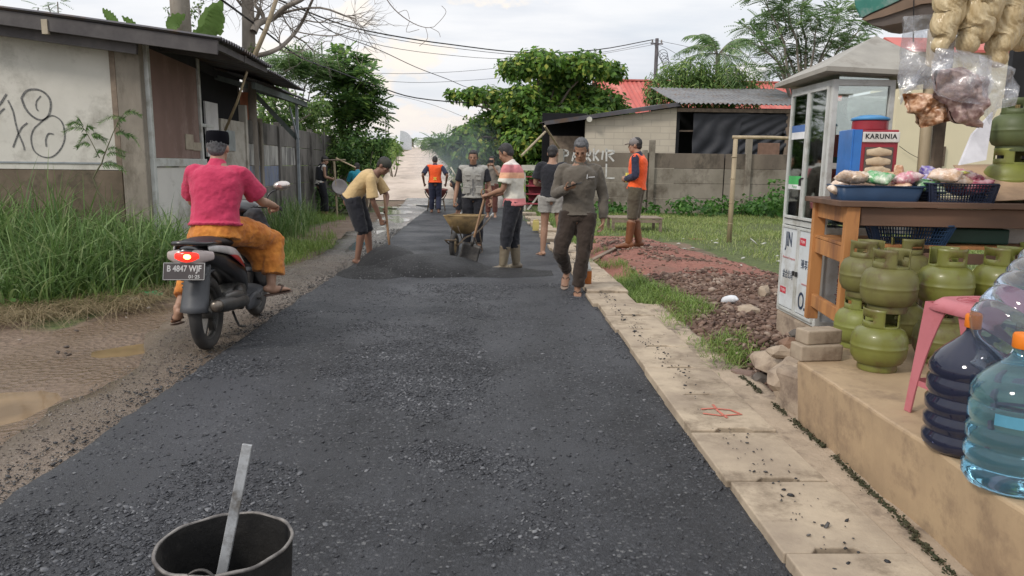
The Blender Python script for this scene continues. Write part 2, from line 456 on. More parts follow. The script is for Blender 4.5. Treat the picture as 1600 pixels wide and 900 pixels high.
def stones(name, pos, size, mat, parent=None, rng=RNG, flat=.6, smooth=False):
    """bulk of small angular stones as one mesh"""
    global _ico
    if _ico is None:
        b = bmesh.new(); bmesh.ops.create_icosphere(b, subdivisions=1, radius=1)
        _ico = (np.array([v.co[:] for v in b.verts]), np.array([[v.index for v in f.verts] for f in b.faces])); b.free()
    bv, bf = _ico; n = len(pos); pos = np.asarray(pos, float); size = np.broadcast_to(size, n)
    v = np.repeat(bv[None], n, 0) * rng.uniform(.62, 1.25, (n, len(bv), 1))
    s3 = np.stack([rng.uniform(.7, 1.4, n), rng.uniform(.6, 1.1, n), rng.uniform(.7, 1.1, n) * flat], 1); v = v * s3[:, None, :]
    a = rng.uniform(0, 2 * PI, n); ca, sa = np.cos(a), np.sin(a)
    x = v[..., 0] * ca[:, None] - v[..., 1] * sa[:, None]; y = v[..., 0] * sa[:, None] + v[..., 1] * ca[:, None]
    tl = rng.normal(0, .35, n)[:, None]; z = v[..., 2] + x * tl
    v = np.stack([x, y, z], -1) * size[:, None, None] + pos[:, None, :]
    F = (bf[None] + (np.arange(n) * len(bv))[:, None, None]).reshape(-1, 3)
    return np_mesh(name, v.reshape(-1, 3), F, mat, parent, smooth)
def inpoly(x, y, poly):
    x = np.asarray(x); y = np.asarray(y); ins = np.zeros(x.shape, bool); j = len(poly) - 1
    for i in range(len(poly)):
        xi, yi = poly[i][0], poly[i][1]; xj, yj = poly[j][0], poly[j][1]
        c = ((yi > y) != (yj > y)) & (x < (xj - xi) * (y - yi) / (yj - yi + 1e-12) + xi); ins ^= c; j = i
    return ins
def scatter(poly, n, rng=RNG, mask=None):
    xs = [p[0] for p in poly]; ys = [p[1] for p in poly]; P = []
    tot = 0
    for _ in range(40):
        x = rng.uniform(min(xs), max(xs), n * 2); y = rng.uniform(min(ys), max(ys), n * 2)
        k = inpoly(x, y, poly)
        if mask is not None: k &= mask(x, y) > rng.uniform(0, 1, len(x))
        P.append(np.stack([x[k], y[k]], 1)); tot += k.sum()
        if tot >= n: break
    P = np.concatenate(P)[:n]; return P
def vnoise(x, y, s=1., seed=0.):
    return np.array([noise.noise(V((a * s + seed, b * s, seed * 1.7))) for a, b in zip(np.ravel(x), np.ravel(y))]).reshape(np.shape(x))
# ============================================================ THE SETTING
def hill(y):
    t = max(0.0, y - 27.0)
    if t > 112: return 4.45 - (t - 112) * .02 - 0 if t < 200 else 2.69
    return 4.45 * (t / 112) ** 1.08
def road_x(y): return -2.1 - .105 * max(0, y - 26) - (.35 * min(1, max(0, (y - 20) / 8)))
def road_hw(y): return 2.05 + .35 * min(1, max(0, (y - 28) / 40))
# ---- materials of the ground
def ground_mat():
    m, ns, ls, p, o = new_mat('ground_mat')
    t = ns.new('ShaderNodeTexCoord'); at = node(ns, ls, 'ShaderNodeAttribute', attribute_name='zone')
    sp = node(ns, ls, 'ShaderNodeSeparateColor', {0: at.outputs['Color']})
    n1 = node(ns, ls, 'ShaderNodeTexNoise', {'Vector': t.outputs['Object'], 'Scale': 1.3, 'Detail': 9, 'Roughness': .65})
    n2 = node(ns, ls, 'ShaderNodeTexNoise', {'Vector': t.outputs['Object'], 'Scale': 9., 'Detail': 8, 'Roughness': .7})
    n3 = node(ns, ls, 'ShaderNodeTexVoronoi', {'Vector': t.outputs['Object'], 'Scale': 22.})
    mud = ramp(ns, ls, n2.outputs['Fac'], [(.32, (.10, .066, .044)), (.55, (.195, .135, .093)), (.72, (.28, .205, .15))])
    grs = ramp(ns, ls, n2.outputs['Fac'], [(.3, (.045, .06, .018)), (.6, (.10, .125, .035)), (.75, (.17, .16, .075))])
    red = ramp(ns, ls, n2.outputs['Fac'], [(.3, (.14, .05, .032)), (.65, (.26, .10, .065))])
    def msk(ch, w_=.35):
        a = node(ns, ls, 'ShaderNodeMath', {0: n1.outputs['Fac'], 1: .5}, operation='SUBTRACT')
        b = node(ns, ls, 'ShaderNodeMath', {0: a.outputs[0], 1: 1.6}, operation='MULTIPLY')
        c = node(ns, ls, 'ShaderNodeMath', {0: sp.outputs[ch], 1: b.outputs[0]}, operation='ADD')
        return ramp(ns, ls, c.outputs[0], [(.5 - w_ / 2, 0.), (.5 + w_ / 2, 1.)])
    c1 = node(ns, ls, 'ShaderNodeMix', {0: msk(0), 6: mud, 7: grs}, data_type='RGBA').outputs[2]
    c2 = node(ns, ls, 'ShaderNodeMix', {0: msk(2), 6: c1, 7: red}, data_type='RGBA').outputs[2]
    wet = msk(1, .5)
    dk = node(ns, ls, 'ShaderNodeMix', {0: wet, 6: c2, 7: (.165, .112, .076, 1)}, data_type='RGBA').outputs[2]
    ls.new(dk, p.inputs['Base Color'])
    ls.new(ramp(ns, ls, wet, [(0., .92), (1., .24)]), p.inputs['Roughness'])
    h = node(ns, ls, 'ShaderNodeMath', {0: n2.outputs['Fac'], 1: n3.outputs['Distance']}, operation='ADD')
    ls.new(node(ns, ls, 'ShaderNodeBump', {'Height': h.outputs[0], 'Strength': .7, 'Distance': .03}).outputs[0], p.inputs['Normal'])
    return m
def pave_mat(name, dark, mid, light, agg=70., bump=.8, rough=(.85, .45), big=.7, brown=None, bdist=.006, speck=(.3, .3, .3), spk=.06, wetline=None):
    """bound stone: dark binder, stones of differing grey, patches worn smooth"""
    m, ns, ls, p, o = new_mat(name)
    t = ns.new('ShaderNodeTexCoord')
    mp = node(ns, ls, 'ShaderNodeMapping', {'Vector': t.outputs['Object'], 'Scale': (1, 1, .4)})
    P = node(ns, ls, 'ShaderNodeTexNoise', {'Vector': mp.outputs[0], 'Scale': big, 'Detail': 7, 'Roughness': .62})
    warp = node(ns, ls, 'ShaderNodeTexNoise', {'Vector': mp.outputs[0], 'Scale': agg * .9, 'Detail': 2})
    wv = node(ns, ls, 'ShaderNodeMix', {0: .012, 6: mp.outputs[0], 7: warp.outputs['Color']}, data_type='RGBA')
    v = node(ns, ls, 'ShaderNodeTexVoronoi', {'Vector': wv.outputs[2], 'Scale': agg, 'Randomness': 1.})
    v2 = node(ns, ls, 'ShaderNodeTexVoronoi', {'Vector': wv.outputs[2], 'Scale': agg * 2.3})
    sc_ = node(ns, ls, 'ShaderNodeSeparateColor', {0: v.outputs['Color']})
    stone = ramp(ns, ls, sc_.outputs[0], [(.0, dark), (.55, mid), (.9, light), (1 - spk * .2, speck)])
    fine = node(ns, ls, 'ShaderNodeTexNoise', {'Vector': mp.outputs[0], 'Scale': agg * 3.2, 'Detail': 4, 'Roughness': .75})
    binder = ramp(ns, ls, fine.outputs['Fac'], [(.3, dark), (.7, mid)])
    gap = ramp(ns, ls, v.outputs['Distance'], [(.30, 0.), (.62, 1.)])
    col = node(ns, ls, 'ShaderNodeMix', {0: gap, 6: stone, 7: binder}, data_type='RGBA').outputs[2]
    smooth = ramp(ns, ls, P.outputs['Fac'], [(.42, 0.), (.60, 1.)])
    col = node(ns, ls, 'ShaderNodeMix', {0: smooth, 6: col, 7: binder}, data_type='RGBA').outputs[2]
    if brown:
        P2 = node(ns, ls, 'ShaderNodeTexNoise', {'Vector': mp.outputs[0], 'Scale': .55, 'Detail': 8, 'Roughness': .65, })
        f = ramp(ns, ls, P2.outputs['Fac'], [(.40, 0.), (.62, 1.)])
        f2 = node(ns, ls, 'ShaderNodeMath', {0: f, 1: brown[1]}, operation='MULTIPLY')
        fr = f2.outputs[0]
        if wetline:      # mud is carried on to the near end only
            sx = node(ns, ls, 'ShaderNodeSeparateXYZ', {0: t.outputs['Object']})
            mr = node(ns, ls, 'ShaderNodeMapRange', {0: sx.outputs['Y'], 1: wetline[0], 2: wetline[1], 3: 1., 4: .0})
            md = node(ns, ls, 'ShaderNodeMath', {0: fr, 1: mr.outputs[0]}, operation='ADD'); md.use_clamp = True
            fr = node(ns, ls, 'ShaderNodeMath', {0: md.outputs[0], 1: .62}, operation='MULTIPLY').outputs[0]
        col = node(ns, ls, 'ShaderNodeMix', {0: fr, 6: col, 7: (*brown[0], 1)}, data_type='RGBA').outputs[2]
    mp3 = node(ns, ls, 'ShaderNodeMapping', {'Vector': t.outputs['Object'], 'Scale': (1, .3, 1)}); P3 = node(ns, ls, 'ShaderNodeTexNoise', {'Vector': mp3.outputs[0], 'Scale': 1.5, 'Detail': 6, 'Roughness': .6})
    col = node(ns, ls, 'ShaderNodeMix', {0: 1., 6: col, 7: ramp(ns, ls, P3.outputs['Fac'], [(.32, .66), (.5, 1.), (.68, 1.38)])}, data_type='RGBA', blend_type='MULTIPLY').outputs[2]
    ls.new(col, p.inputs['Base Color'])
    ls.new(ramp(ns, ls, P.outputs['Fac'], [(.35, rough[0]), (.62, rough[1])]), p.inputs['Roughness'])
    p.inputs['Specular IOR Level'].default_value = .5
    inv = node(ns, ls, 'ShaderNodeMath', {0: 1., 1: v.outputs['Distance']}, operation='SUBTRACT')
    i2 = node(ns, ls, 'ShaderNodeMath', {0: inv.outputs[0], 1: v2.outputs['Distance']}, operation='SUBTRACT')
    i3 = node(ns, ls, 'ShaderNodeMath', {0: i2.outputs[0], 1: fine.outputs['Fac']}, operation='ADD')
    st = ramp(ns, ls, P.outputs['Fac'], [(.40, bump), (.62, bump * .45)])
    b = node(ns, ls, 'ShaderNodeBump', {'Height': i3.outputs[0], 'Strength': st, 'Distance': bdist})
    ls.new(b.outputs[0], p.inputs['Normal'])
    MATS[name] = m; return m

# ---- ground sheet
def nonuni(lo, hi, fine, flo, fhi):
    a = list(np.arange(flo, fhi + 1e-6, fine)); st = fine; x = fhi
    while x < hi: st *= 1.35; x += st; a.append(min(x, hi))
    st = fine; x = flo; b = []
    while x > lo: st *= 1.35; x -= st; b.append(max(x, lo))
    return np.array(b[::-1] + a)
gx_ = nonuni(-500, 500, .16, -8, 8); gy_ = nonuni(-12, 900, .25, -1, 36)
def old_l(y): return -2.93 + .50 * min(1, max(0, (6.6 - y) / 1.9)) + .12 * noise.noise(V((0, y * 1.1, 0))) + .07 * noise.noise(V((0, y * 4., 0))) + (.25 if 9 < y < 14 else 0) * math.sin((y - 9) * PI / 5) - .5 * max(0, (y - 22) / 7)
def bump_n(x, y): return noise.noise(V((x * .7, y * .7, 0))) * .04 + noise.noise(V((x * 2.3, y * 2.3, 5))) * .018
def gheight(x, y):
    z = hill(y); c = road_x(y); d = abs(x - c) - road_hw(y)
    if y > 27:
        k = min(1, (y - 27) / 8)
        if d < .3: z -= .25 * k
        else: z += k * min(1.0, (d - .3) * .55) * (1.0 if x < c else .7)
    if (old_l(y) + .12 if y < 8 else -2.84) < x < 1.7 and y < 29.5: z -= .05
    else: z += bump_n(x, y) * (.45 if x < -2.9 and y < 6.5 else 1) - .012
    for (a, b, r_, dd) in ((-2.85, 4.25, .34, .055), (-3.1, 3.95, .35, .04), (-2.62, 4.7, .20, .03), (-2.85, 5.5, .26, .04), (-2.62, 5.85, .2, .035)):
        z -= dd * math.exp(-((x - a) ** 2 + (y - b) ** 2) / r_ ** 2)
    return z
verts = []; zone = []
for y in gy_:
    for x in gx_:
        verts.append((x, y, gheight(x, y)))
        g = 1.0; wt = 0.; rd = 0.
        if x < -1.8 and y < 30 and (x < -2.6 or y < 7):
            if y < 6.3 + (x + 4.4) * -.2: g = 0.05; wt = .55 if x > -5.5 else .4
            elif y < 30: g = .72 if x < -3.2 - .5 * math.sin(y) * .5 else .25
            if y < 7.4 and x > -3.6: g = 0.0; wt = .72
        if x > 1.4 and y < 4.6: g = .1
        if 1.4 < x < 3.6 and 4 < y < 14: g = .3
        if y > 24 and abs(x - road_x(y)) < 2.6: g = .3
        if 13.5 < y < 22 and -3.9 < x < -2.6: g = .15; wt = .3
        zone.append((g, wt, rd, 1))
nx_, ny_ = len(gx_), len(gy_)
ii = np.arange(nx_ * ny_).reshape(ny_, nx_)
F = np.stack([ii[:-1, :-1], ii[:-1, 1:], ii[1:, 1:], ii[1:, :-1]], -1).reshape(-1, 4)
gm = ground_mat()
ground = np_mesh('ground', verts, F, gm, smooth=True)
at = ground.data.attributes.new('zone', 'FLOAT_COLOR', 'POINT'); at.data.foreach_set('color', np.array(zone, dtype=np.float32).ravel())
tag(ground, kind='structure')

# ---- old wet road under the new layer
old_m = pave_mat('old_road_mat', (.080, .070, .061), (.175, .155, .137), (.32, .29, .26), 58., .8, (.42, .16), .8, ((.175, .125, .088), .5), .007, (.42, .38, .34), .12, (5.0, 11.5))
def strip(name, ys, xl, xr, zf, mat, nu=8, kind='structure', skirt=.06):
    vs = []
    for y in ys:
        a, b = xl(y), xr(y)
        row = [(a, y, zf(a, y) - skirt)] + [(a + (b - a) * i / nu, y, zf(a + (b - a) * i / nu, y)) for i in range(nu + 1)] + [(b, y, zf(b, y) - skirt)]
        vs += row
    n = nu + 3; m = len(ys); I = np.arange(n * m).reshape(m, n)
    o = np_mesh(name, vs, np.stack([I[:-1, :-1], I[:-1, 1:], I[1:, 1:], I[1:, :-1]], -1).reshape(-1, 4), mat, smooth=True)
    if kind: tag(o, kind=kind)
    return o
nn = lambda x, y, s, k=0.: noise.noise(V((x * s, y * s, k)))
old = strip('old_road', np.arange(-6, 29.6, .12), old_l, lambda y: 1.25,
            lambda x, y: .006 + .012 * nn(x, y, .9, 2) + hill(y), old_m, 26)
def hr_mat():
    return M('hill_road_mat', (.60, .50, .42), (.45, .365, .30), rough=.8, scale=.9, bump=.4, bscale=22, detail=9, stretch=(1, .45, 1), grime=(.30, .24, .2), gscale=.5, bdist=.02)
hr = strip('hill_road', np.concatenate([np.arange(28.6, 60, .6), np.arange(60, 175, 3)]), lambda y: road_x(y) - road_hw(y) + .1 * nn(0, y, .8), lambda y: road_x(y) + road_hw(y) + .1 * nn(4, y, .8),
           lambda x, y: hill(y) + .02 - .05 * max(0, 29.6 - y) + .01 * nn(x, y, 1.) * min(1, max(0, y - 29)), hr_mat(), 8, skirt=.4)
# ---- the fresh layer of asphalt, 3 cm thick with a ragged edge
asp_m = pave_mat('new_asphalt_mat', (.018, .019, .0225), (.048, .050, .0575), (.10, .103, .113), 66., 1.0, (.72, .46), .85, None, .010, (.20, .20, .20), .08)
def asp_z(x, y):
    return .034 + .010 * nn(x, y, .8, 3) + .004 * nn(x, y, 5, 7) + (.0035 * nn(x, y, 14, 1) if y < 8 else 0)
def asp_l(y): return -1.97 + .10 * (1 - min(1, abs(y - 12) / 4)) - .012 * max(0, y - 15) + .03 * nn(0, y, 2.2) + .022 * nn(3, y, 9.) - max(0, y - 24) * .5
def asp_r(y): return 1.135 - .008 * max(0, y - 4) - .12 * max(0, (y - 17) / 8) + .028 * nn(8, y, 2.6) + .022 * nn(5, y, 10.) - max(0, y - 23.4) * .9
asp = strip('new_asphalt', np.concatenate([np.arange(-4, 1.6, .3), np.arange(1.6, 8, .035), np.arange(8, 25.2, .12)]), asp_l, asp_r, asp_z, asp_m, 60, skirt=.032)
# loose aggregate lying on the fresh layer (nobody could count it)
chip_m = leaf_mat('aggregate_mat', (.022, .023, .027), (.062, .064, .072), (.17, .172, .18), transl=0, scale=3., rough=.42)
def patchy(x, y):
    v = vnoise(x, y, .95, 4.) + .5 * vnoise(x, y, 2.6, 9.)
    return np.clip(.16 + 2.4 * (v - .08), .07, 1) * np.clip(1.5 - y / 9, .25, 1)
pp = scatter([(-1.95, 1.3), (1.1, 1.3), (1.08, 8.5), (-1.95, 8.5)], 34000, mask=patchy)
sz = np.clip(RNG.lognormal(math.log(.0058), .45, len(pp)), .003, .019)
ch = stones('loose_aggregate', np.column_stack([pp, [asp_z(a, b) + .001 for a, b in pp]]), sz, chip_m, flat=.42)
tag(ch, 'dark angular stone chips loose on the fresh asphalt', 'gravel', kind='stuff')
# crumbs spilled along both raw edges and over the old road
e1 = []
for _ in range(4600):
    y = random.uniform(1.5, 16); s = random.random()
    if s < .84: x = asp_l(y) - abs(random.gauss(0, .13)) - .0
    else: x = asp_r(y) + abs(random.gauss(0, .10))
    e1.append((x, y, .014 if s < .84 else .079))
sz = np.clip(RNG.lognormal(math.log(.0052), .45, len(e1)), .002, .016)
tag(stones('asphalt_crumbs', e1, sz, leaf_mat('crumb_mat', (.02, .02, .022), (.05, .048, .048), (.12, .11, .1), transl=0)), 'black crumbs spilled beside the raw edges of the new layer', 'gravel', kind='stuff')
# heap of hot mix raked out between the two men with shovels
hp = MB()
def heap(u, v):
    x = -1.95 + u * 2.7; y = 8.55 + v * 2.0
    cx_ = -1.2; h = 0
    for (a, b, r1, r2, hh) in ((-1.38, 9.78, .46, .45, .30), (-.85, 9.5, .85, .62, .22), (.1, 9.35, .78, .46, .045), (-1.5, 9.2, .5, .5, .09)):
        q = ((x - a) / r1) ** 2 + ((y - b) / r2) ** 2
        h = max(h, hh * max(0, 1 - q) ** .8)
    return (x, y, .018 + h + (.012 * nn(x, y, 6) + .006 * nn(x, y, 18) if h > 0 else 0) + (.012 if h > .0 else 0))
hp.grid(heap, 90, 66)
hm = pave_mat('hot_mix_mat', (.006, .006, .007), (.013, .013, .015), (.035, .035, .04), 75., 1.2, (.7, .5), 1., None, .012)
tag(hp.build('asphalt_heap', hm, smooth=True), 'low black heap of fresh asphalt mix in front of the bent man', 'asphalt heap')

pp = scatter([(-2.5, 1.5), (-2.0, 1.5), (-2.0, 12), (-2.85, 12), (-2.85, 7), (-2.5, 5)], 11000)
tag(stones('old_road_grit', np.column_stack([pp, [.008 + .012 * nn(a, b, .9, 2) for a, b in pp]]), np.clip(RNG.lognormal(math.log(.0042), .4, len(pp)), .002, .011), leaf_mat('grit_mat', (.06, .05, .043), (.16, .135, .115), (.34, .30, .26), transl=0, rough=.5), flat=.5), 'brown grey grit worn loose on the old wet road', 'gravel', kind='stuff')
# ---- puddles
wat, ns, ls, p, o = new_mat('muddy_water'); MATS['muddy_water'] = wat
p.inputs['Base Color'].default_value = (.30, .20, .115, 1); p.inputs['Roughness'].default_value = .06; p.inputs['IOR'].default_value = 1.33
tt = ns.new('ShaderNodeTexCoord'); n_ = node(ns, ls, 'ShaderNodeTexNoise', {'Vector': tt.outputs['Object'], 'Scale': 3., 'Detail': 3})
ls.new(ramp(ns, ls, n_.outputs['Fac'], [(.35, (.16, .105, .06)), (.65, (.27, .18, .10))]), p.inputs['Base Color'])
ls.new(node(ns, ls, 'ShaderNodeBump', {'Height': n_.outputs['Fac'], 'Strength': .08, 'Distance': .02}).outputs[0], p.inputs['Normal'])
def blob(name, cx_, cy_, rx, ry, z, mat, rot=0, seed=0, n=56):
    b = MB(); vs = [(cx_, cy_, z)]
    for k in range(n):
        a = 2 * PI * k / n; m = 1 + .55 * noise.noise(V((math.cos(a) * 1.5, math.sin(a) * 1.5, seed)))+ .2 * noise.noise(V((math.cos(a) * 5, math.sin(a) * 5, seed)))
        x, y = rx * m * math.cos(a), ry * m * math.sin(a)
        vs.append((cx_ + x * math.cos(rot) - y * math.sin(rot), cy_ + x * math.sin(rot) + y * math.cos(rot), z))
    b.add(vs, [(0, 1 + k, 1 + (k + 1) % n) for k in range(n)])
    return tag(b.build(name, mat), kind='structure')
def basin(o, cx_, cy_, r): pass
blob('puddle', -2.95, 4.15, .62, .50, -.040, wat, rad(35), 1)
blob('puddle', -2.78, 5.6, .45, .30, -.036, wat, rad(60), 2)
wat2, ns, ls, p, o = new_mat('thin_water'); p.inputs['Base Color'].default_value = (.13, .12, .105, 1); p.inputs['Roughness'].default_value = .09
for i, (a, b, c, d, r_) in enumerate([(-2.55, 15.5, .3, 1.1, 0), (-2.6, 18.6, .35, 1.3, .1), (-2.9, 21.5, .5, .9, 0), (-2.4, 25.5, .9, .5, 0), (-3.2, 24.0, .5, .5, 0), (-2.35, 12.6, .14, .8, .05)]):
    blob('puddle', a, b, c, d, .0085 + .0006 * i, wat2, r_, 3 + i)

# ---- cast concrete covers of the roadside drain, each one its own slab
slab_m = M('slab_concrete', (.46, .375, .275), (.30, .24, .18), rough=.82, scale=3.2, bump=.5, bscale=55, grime=(.20, .155, .11), gscale=3.6, spec=.25, bdist=.006)
slab_edge = M('slab_edge', (.20, .15, .115), rough=.9)
ys = [1.17]
while ys[-1] < 21: ys.append(ys[-1] + .597 + random.uniform(-.008, .008))
red_paint = M('red_spray', (.55, .17, .12), rough=.8, bump=0)
for i in range(len(ys) - 1):
    y0, y1 = ys[i] + .006, ys[i + 1] - .006; L = y1 - y0
    shift = -.012 * max(0, (y0 - 5)) * .9 - max(0, y0 - 16) * .03
    xa, xb = 1.02 + shift, 1.462 + shift * 1.1
    b = MB(); n0 = .10; d = .028 + .012 * ((i * 37) % 5) / 5; cxm = (xa + xb) / 2 + .02 * math.sin(i * 2.3)
    # top outline with a lifting notch in the near and far edge
    poly = [(xa, y0), (cxm - n0, y0), (cxm - n0 + .03, y0 + d), (cxm + n0 - .03, y0 + d), (cxm + n0, y0), (xb, y0), (xb, y1), (xa, y1)]
    jit = random.uniform(-.004, .006); til = random.uniform(-.006, .006)
    b.prism([(x, y, -.03 + jit) for x, y in poly], (0, 0, .105))
    o = b.build('drain_cover_slab', slab_m, bev=.006)
    o.rotation_euler = (til * .5, til, random.uniform(-.004, .004)) if i else (0, 0, 0)
    tag(o, 'tan cast concrete drain cover slab in the row beside the new asphalt', 'concrete slab', 'concrete drain cover slabs')
    if i == 4:
        o['label'] = 'tan concrete drain cover slab with a sprayed red mark'
        r = MB(); zc_ = .0795 + jit; ym = (y0 + y1) / 2
        for pts in ([(1.16, ym + .02), (1.23, ym + .035), (1.32, ym + .01), (1.35, ym - .05)], [(1.15, ym - .05), (1.24, ym - .085), (1.36, ym - .06)], [(1.25, ym + .10), (1.245, ym), (1.26, ym - .12)]):
            for a_, b_ in zip(pts[:-1], pts[1:]): r.beam((*a_, zc_), (*b_, zc_), .014, .0016)
        tag(r.build('red_paint_mark', red_paint, o), 'faded red spray mark')
# mortar bed between slabs and platform
mort = M('mortar', (.44, .35, .26), (.33, .26, .19), rough=.9, scale=5, bump=.6, bscale=30, grime=(.12, .09, .07), gscale=3., bdist=.012)
mb_ = strip('mortar_strip', np.arange(.8, 7.2, .05), lambda y: 1.44 - .010 * max(0, y - 5), lambda y: (1.72 + .02 * nn(0, y, 3)) if y < 4.3 else 1.70 - .05 * min(1, (y - 4.3) / 2) + .03 * nn(0, y, 4), lambda x, y: .058 + .012 * nn(x, y, 5) + .006 * nn(x, y, 16), mort, 8)
moss = M('moss', (.035, .042, .018), (.06, .055, .03), rough=.95, scale=12, bump=.8, bscale=60)
pts = []
for y in np.arange(1.9, 4.6, .0016):
    if nn(0, y, 3.5, 4) > -.15: pts.append((1.575 + .05 * min(1, max(0, (y - 2.2) / 1.2)) - abs(random.gauss(0, .014)) - (.02 if 2.2 < y < 2.5 else 0), y, .060 + abs(random.gauss(0, .008))))
tag(stones('wall_foot_moss', pts, np.clip(RNG.lognormal(math.log(.0042), .5, len(pts)), .002, .013), moss), 'dark moss and grit along the foot of the platform', 'moss', kind='stuff')

# ---- platform of the shop
plat_m = M('platform_concrete', (.46, .335, .205), (.33, .235, .15), rough=.7, scale=2.1, bump=.5, bscale=26, grime=(.20, .14, .095), gscale=2.2, spec=.35, rough2=.45)
pm = MB()
prof = [(y, 1.605 - .05 * max(0, 2.6 - y) * .6 + .016 * nn(0, y, 3) + .006 * nn(0, y, 11)) for y in np.arange(.5, 3.75, .06)]
poly = [(x, y) for y, x in prof] + [(1.70, 3.80), (1.93, 3.93), (2.05, 4.6), (5.5, 4.6), (5.5, .5)]
pm.prism([(x, y, -.02) for x, y in poly], (0, 0, .42)); pm.v[:len(poly)] = [(x + (.035 if x < 2 else 0), y, z) for x, y, z in pm.v[:len(poly)]]
plat = pm.build('shop_platform', plat_m, bev=.012)
tag(plat, 'long ochre concrete platform with worn edge that carries the stall', 'platform')

# ---- mound of broken stone and red soil
def mound_z(x, y):
    u = 0
    xl = 1.60 + .02 * nn(0, y, 2); xr = 3.3 + .75 * (1 - abs(y - 8) / 5) + .2 * nn(2, y, 1.)
    if y < 4.3 or y > 15: return -.04
    s = (x - xl) / (xr - xl)
    if s <= 0 or s >= 1: return -.03
    prof_ = math.sin(PI * s ** .75) ** .8
    e = min(1, (y - 4.3) / 1.2) * min(1, (15 - y) / 3.0)
    return prof_ * e * (.16 + .06 * nn(x, y, 1.1, 3) + .03 * nn(x, y, 3.5)) + .015 * nn(x, y, 9) - .008
mo = MB(); mo.grid(lambda u, v: (1.5 + u * 3.0, 4.2 + v * 11, mound_z(1.5 + u * 3.0, 4.2 + v * 11)), 60, 170)
m, ns, ls, p, o = new_mat('mound_mat')
t = ns.new('ShaderNodeTexCoord'); sx = node(ns, ls, 'ShaderNodeSeparateXYZ', {0: t.outputs['Object']})
n1 = node(ns, ls, 'ShaderNodeTexNoise', {'Vector': t.outputs['Object'], 'Scale': 14., 'Detail': 8, 'Roughness': .7})
n2 = node(ns, ls, 'ShaderNodeTexNoise', {'Vector': t.outputs['Object'], 'Scale': .8, 'Detail': 5})
mr = node(ns, ls, 'ShaderNodeMapRange', {0: sx.outputs['Y'], 1: 7.2, 2: 9.2, 3: -.25, 4: .28})
ad = node(ns, ls, 'ShaderNodeMath', {0: n2.outputs['Fac'], 1: mr.outputs[0]}, operation='ADD')
fr = ramp(ns, ls, ad.outputs[0], [(.5, 0.), (.62, 1.)])
brn = ramp(ns, ls, n1.outputs['Fac'], [(.3, (.095, .055, .038)), (.7, (.20, .125, .09))])
rdn = ramp(ns, ls, n1.outputs['Fac'], [(.3, (.16, .062, .045)), (.7, (.33, .145, .105))])
ls.new(node(ns, ls, 'ShaderNodeMix', {0: fr, 6: brn, 7: rdn}, data_type='RGBA').outputs[2], p.inputs['Base Color']); p.inputs['Roughness'].default_value = .92
ls.new(node(ns, ls, 'ShaderNodeBump', {'Height': n1.outputs['Fac'], 'Strength': .9, 'Distance': .03}).outputs[0], p.inputs['Normal'])
tag(mo.build('soil_mound', m, smooth=True), 'long low mound of red soil and broken stone beside the drain slabs', 'soil mound', kind='stuff')
def rub(x, y): return np.clip(.35 + 1.2 * vnoise(x, y, 1.6, 2.) + np.clip((8.8 - y) / 3, -.3, .8), .03, 1)
pp = scatter([(1.62, 4.4), (2.3, 4.5), (3.1, 6.0), (4.2, 8.5), (3.6, 12.5), (2.3, 14.5), (1.75, 13.5), (1.75, 8)], 7500, mask=rub)
sz = np.clip(RNG.lognormal(math.log(.0150), .55, len(pp)), .006, .055)
tag(stones('rubble_stones', np.column_stack([pp, [mound_z(a, b) + .006 for a, b in pp]]), sz, leaf_mat('rubble_mat', (.085, .050, .038), (.185, .118, .088), (.33, .26, .21), transl=0, scale=2, rough=.85)), 'broken brown and grey stones covering the soil mound', 'rubble', kind='stuff')
# ============================================================ BUILDINGS, WALLS, POLES
white_board = M('white_board', (.60, .575, .52), (.50, .48, .43), rough=.85, scale=1.4, bump=.1, bscale=30, grime=(.33, .31, .27), gscale=1.1)
conc_wall = M('weathered_concrete', (.30, .265, .22), (.19, .165, .135), rough=.9, scale=2.2, bump=.4, bscale=24, grime=(.085, .07, .05), gscale=1.5, stretch=(1, 1, .45), bdist=.01)
conc_dark = M('dark_concrete', (.185, .17, .155), (.105, .098, .09), rough=.92, scale=2.6, bump=.4, bscale=22, grime=(.045, .042, .036), gscale=1.9, stretch=(1, 1, .35), bdist=.01)
brown_board = M('brown_board', (.235, .15, .125), (.175, .11, .09), rough=.75, scale=1.6, bump=.15, bscale=50, grime=(.30, .22, .19), gscale=1.3, stretch=(1, 1, .6))
tin_dark = M('dark_tin', (.075, .072, .082), (.115, .11, .12), rough=.6, scale=2.5, bump=.1, metal=.3, grime=(.12, .08, .055), gscale=2.)
tin_light = M('grey_tin', (.22, .22, .225), (.14, .14, .15), rough=.6, scale=1.8, bump=.1, metal=.2, grime=(.15, .11, .09), gscale=2.)
alu = M('aluminium', (.60, .61, .59), (.50, .51, .49), rough=.45, scale=5, bump=.05, metal=.15, grime=(.36, .35, .31), gscale=4)
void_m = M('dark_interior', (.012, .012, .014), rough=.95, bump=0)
grey_paint = M('grey_frame', (.30, .33, .35), (.22, .24, .26), rough=.6, bump=.05)
charcoal = M('charcoal_line', (.13, .13, .13), (.36, .35, .325), rough=.9, scale=30, bump=0, stops=(.45, .75))
bamboo = M('bamboo', (.42, .34, .22), (.28, .22, .145), rough=.6, scale=9, bump=.15, bscale=30, stretch=(1, 1, .25))
wood_old = M('old_wood', (.26, .20, .15), (.15, .115, .088), rough=.85, scale=7, bump=.4, bscale=40, stretch=(1, .3, 1))
terra = M('terracotta', (.42, .16, .09), (.30, .11, .065), rough=.8, scale=5)

# ---- shack on the left
SY = 9.85
sh = empty('shack', (-4.52, SY, 0), label='low shack with a white board wall, chalk scribbles and dark tin roof', cat='shack')
def sb(name, mat, f, **k):
    b = MB(); f(b); return b.build(name, mat, sh, **k)
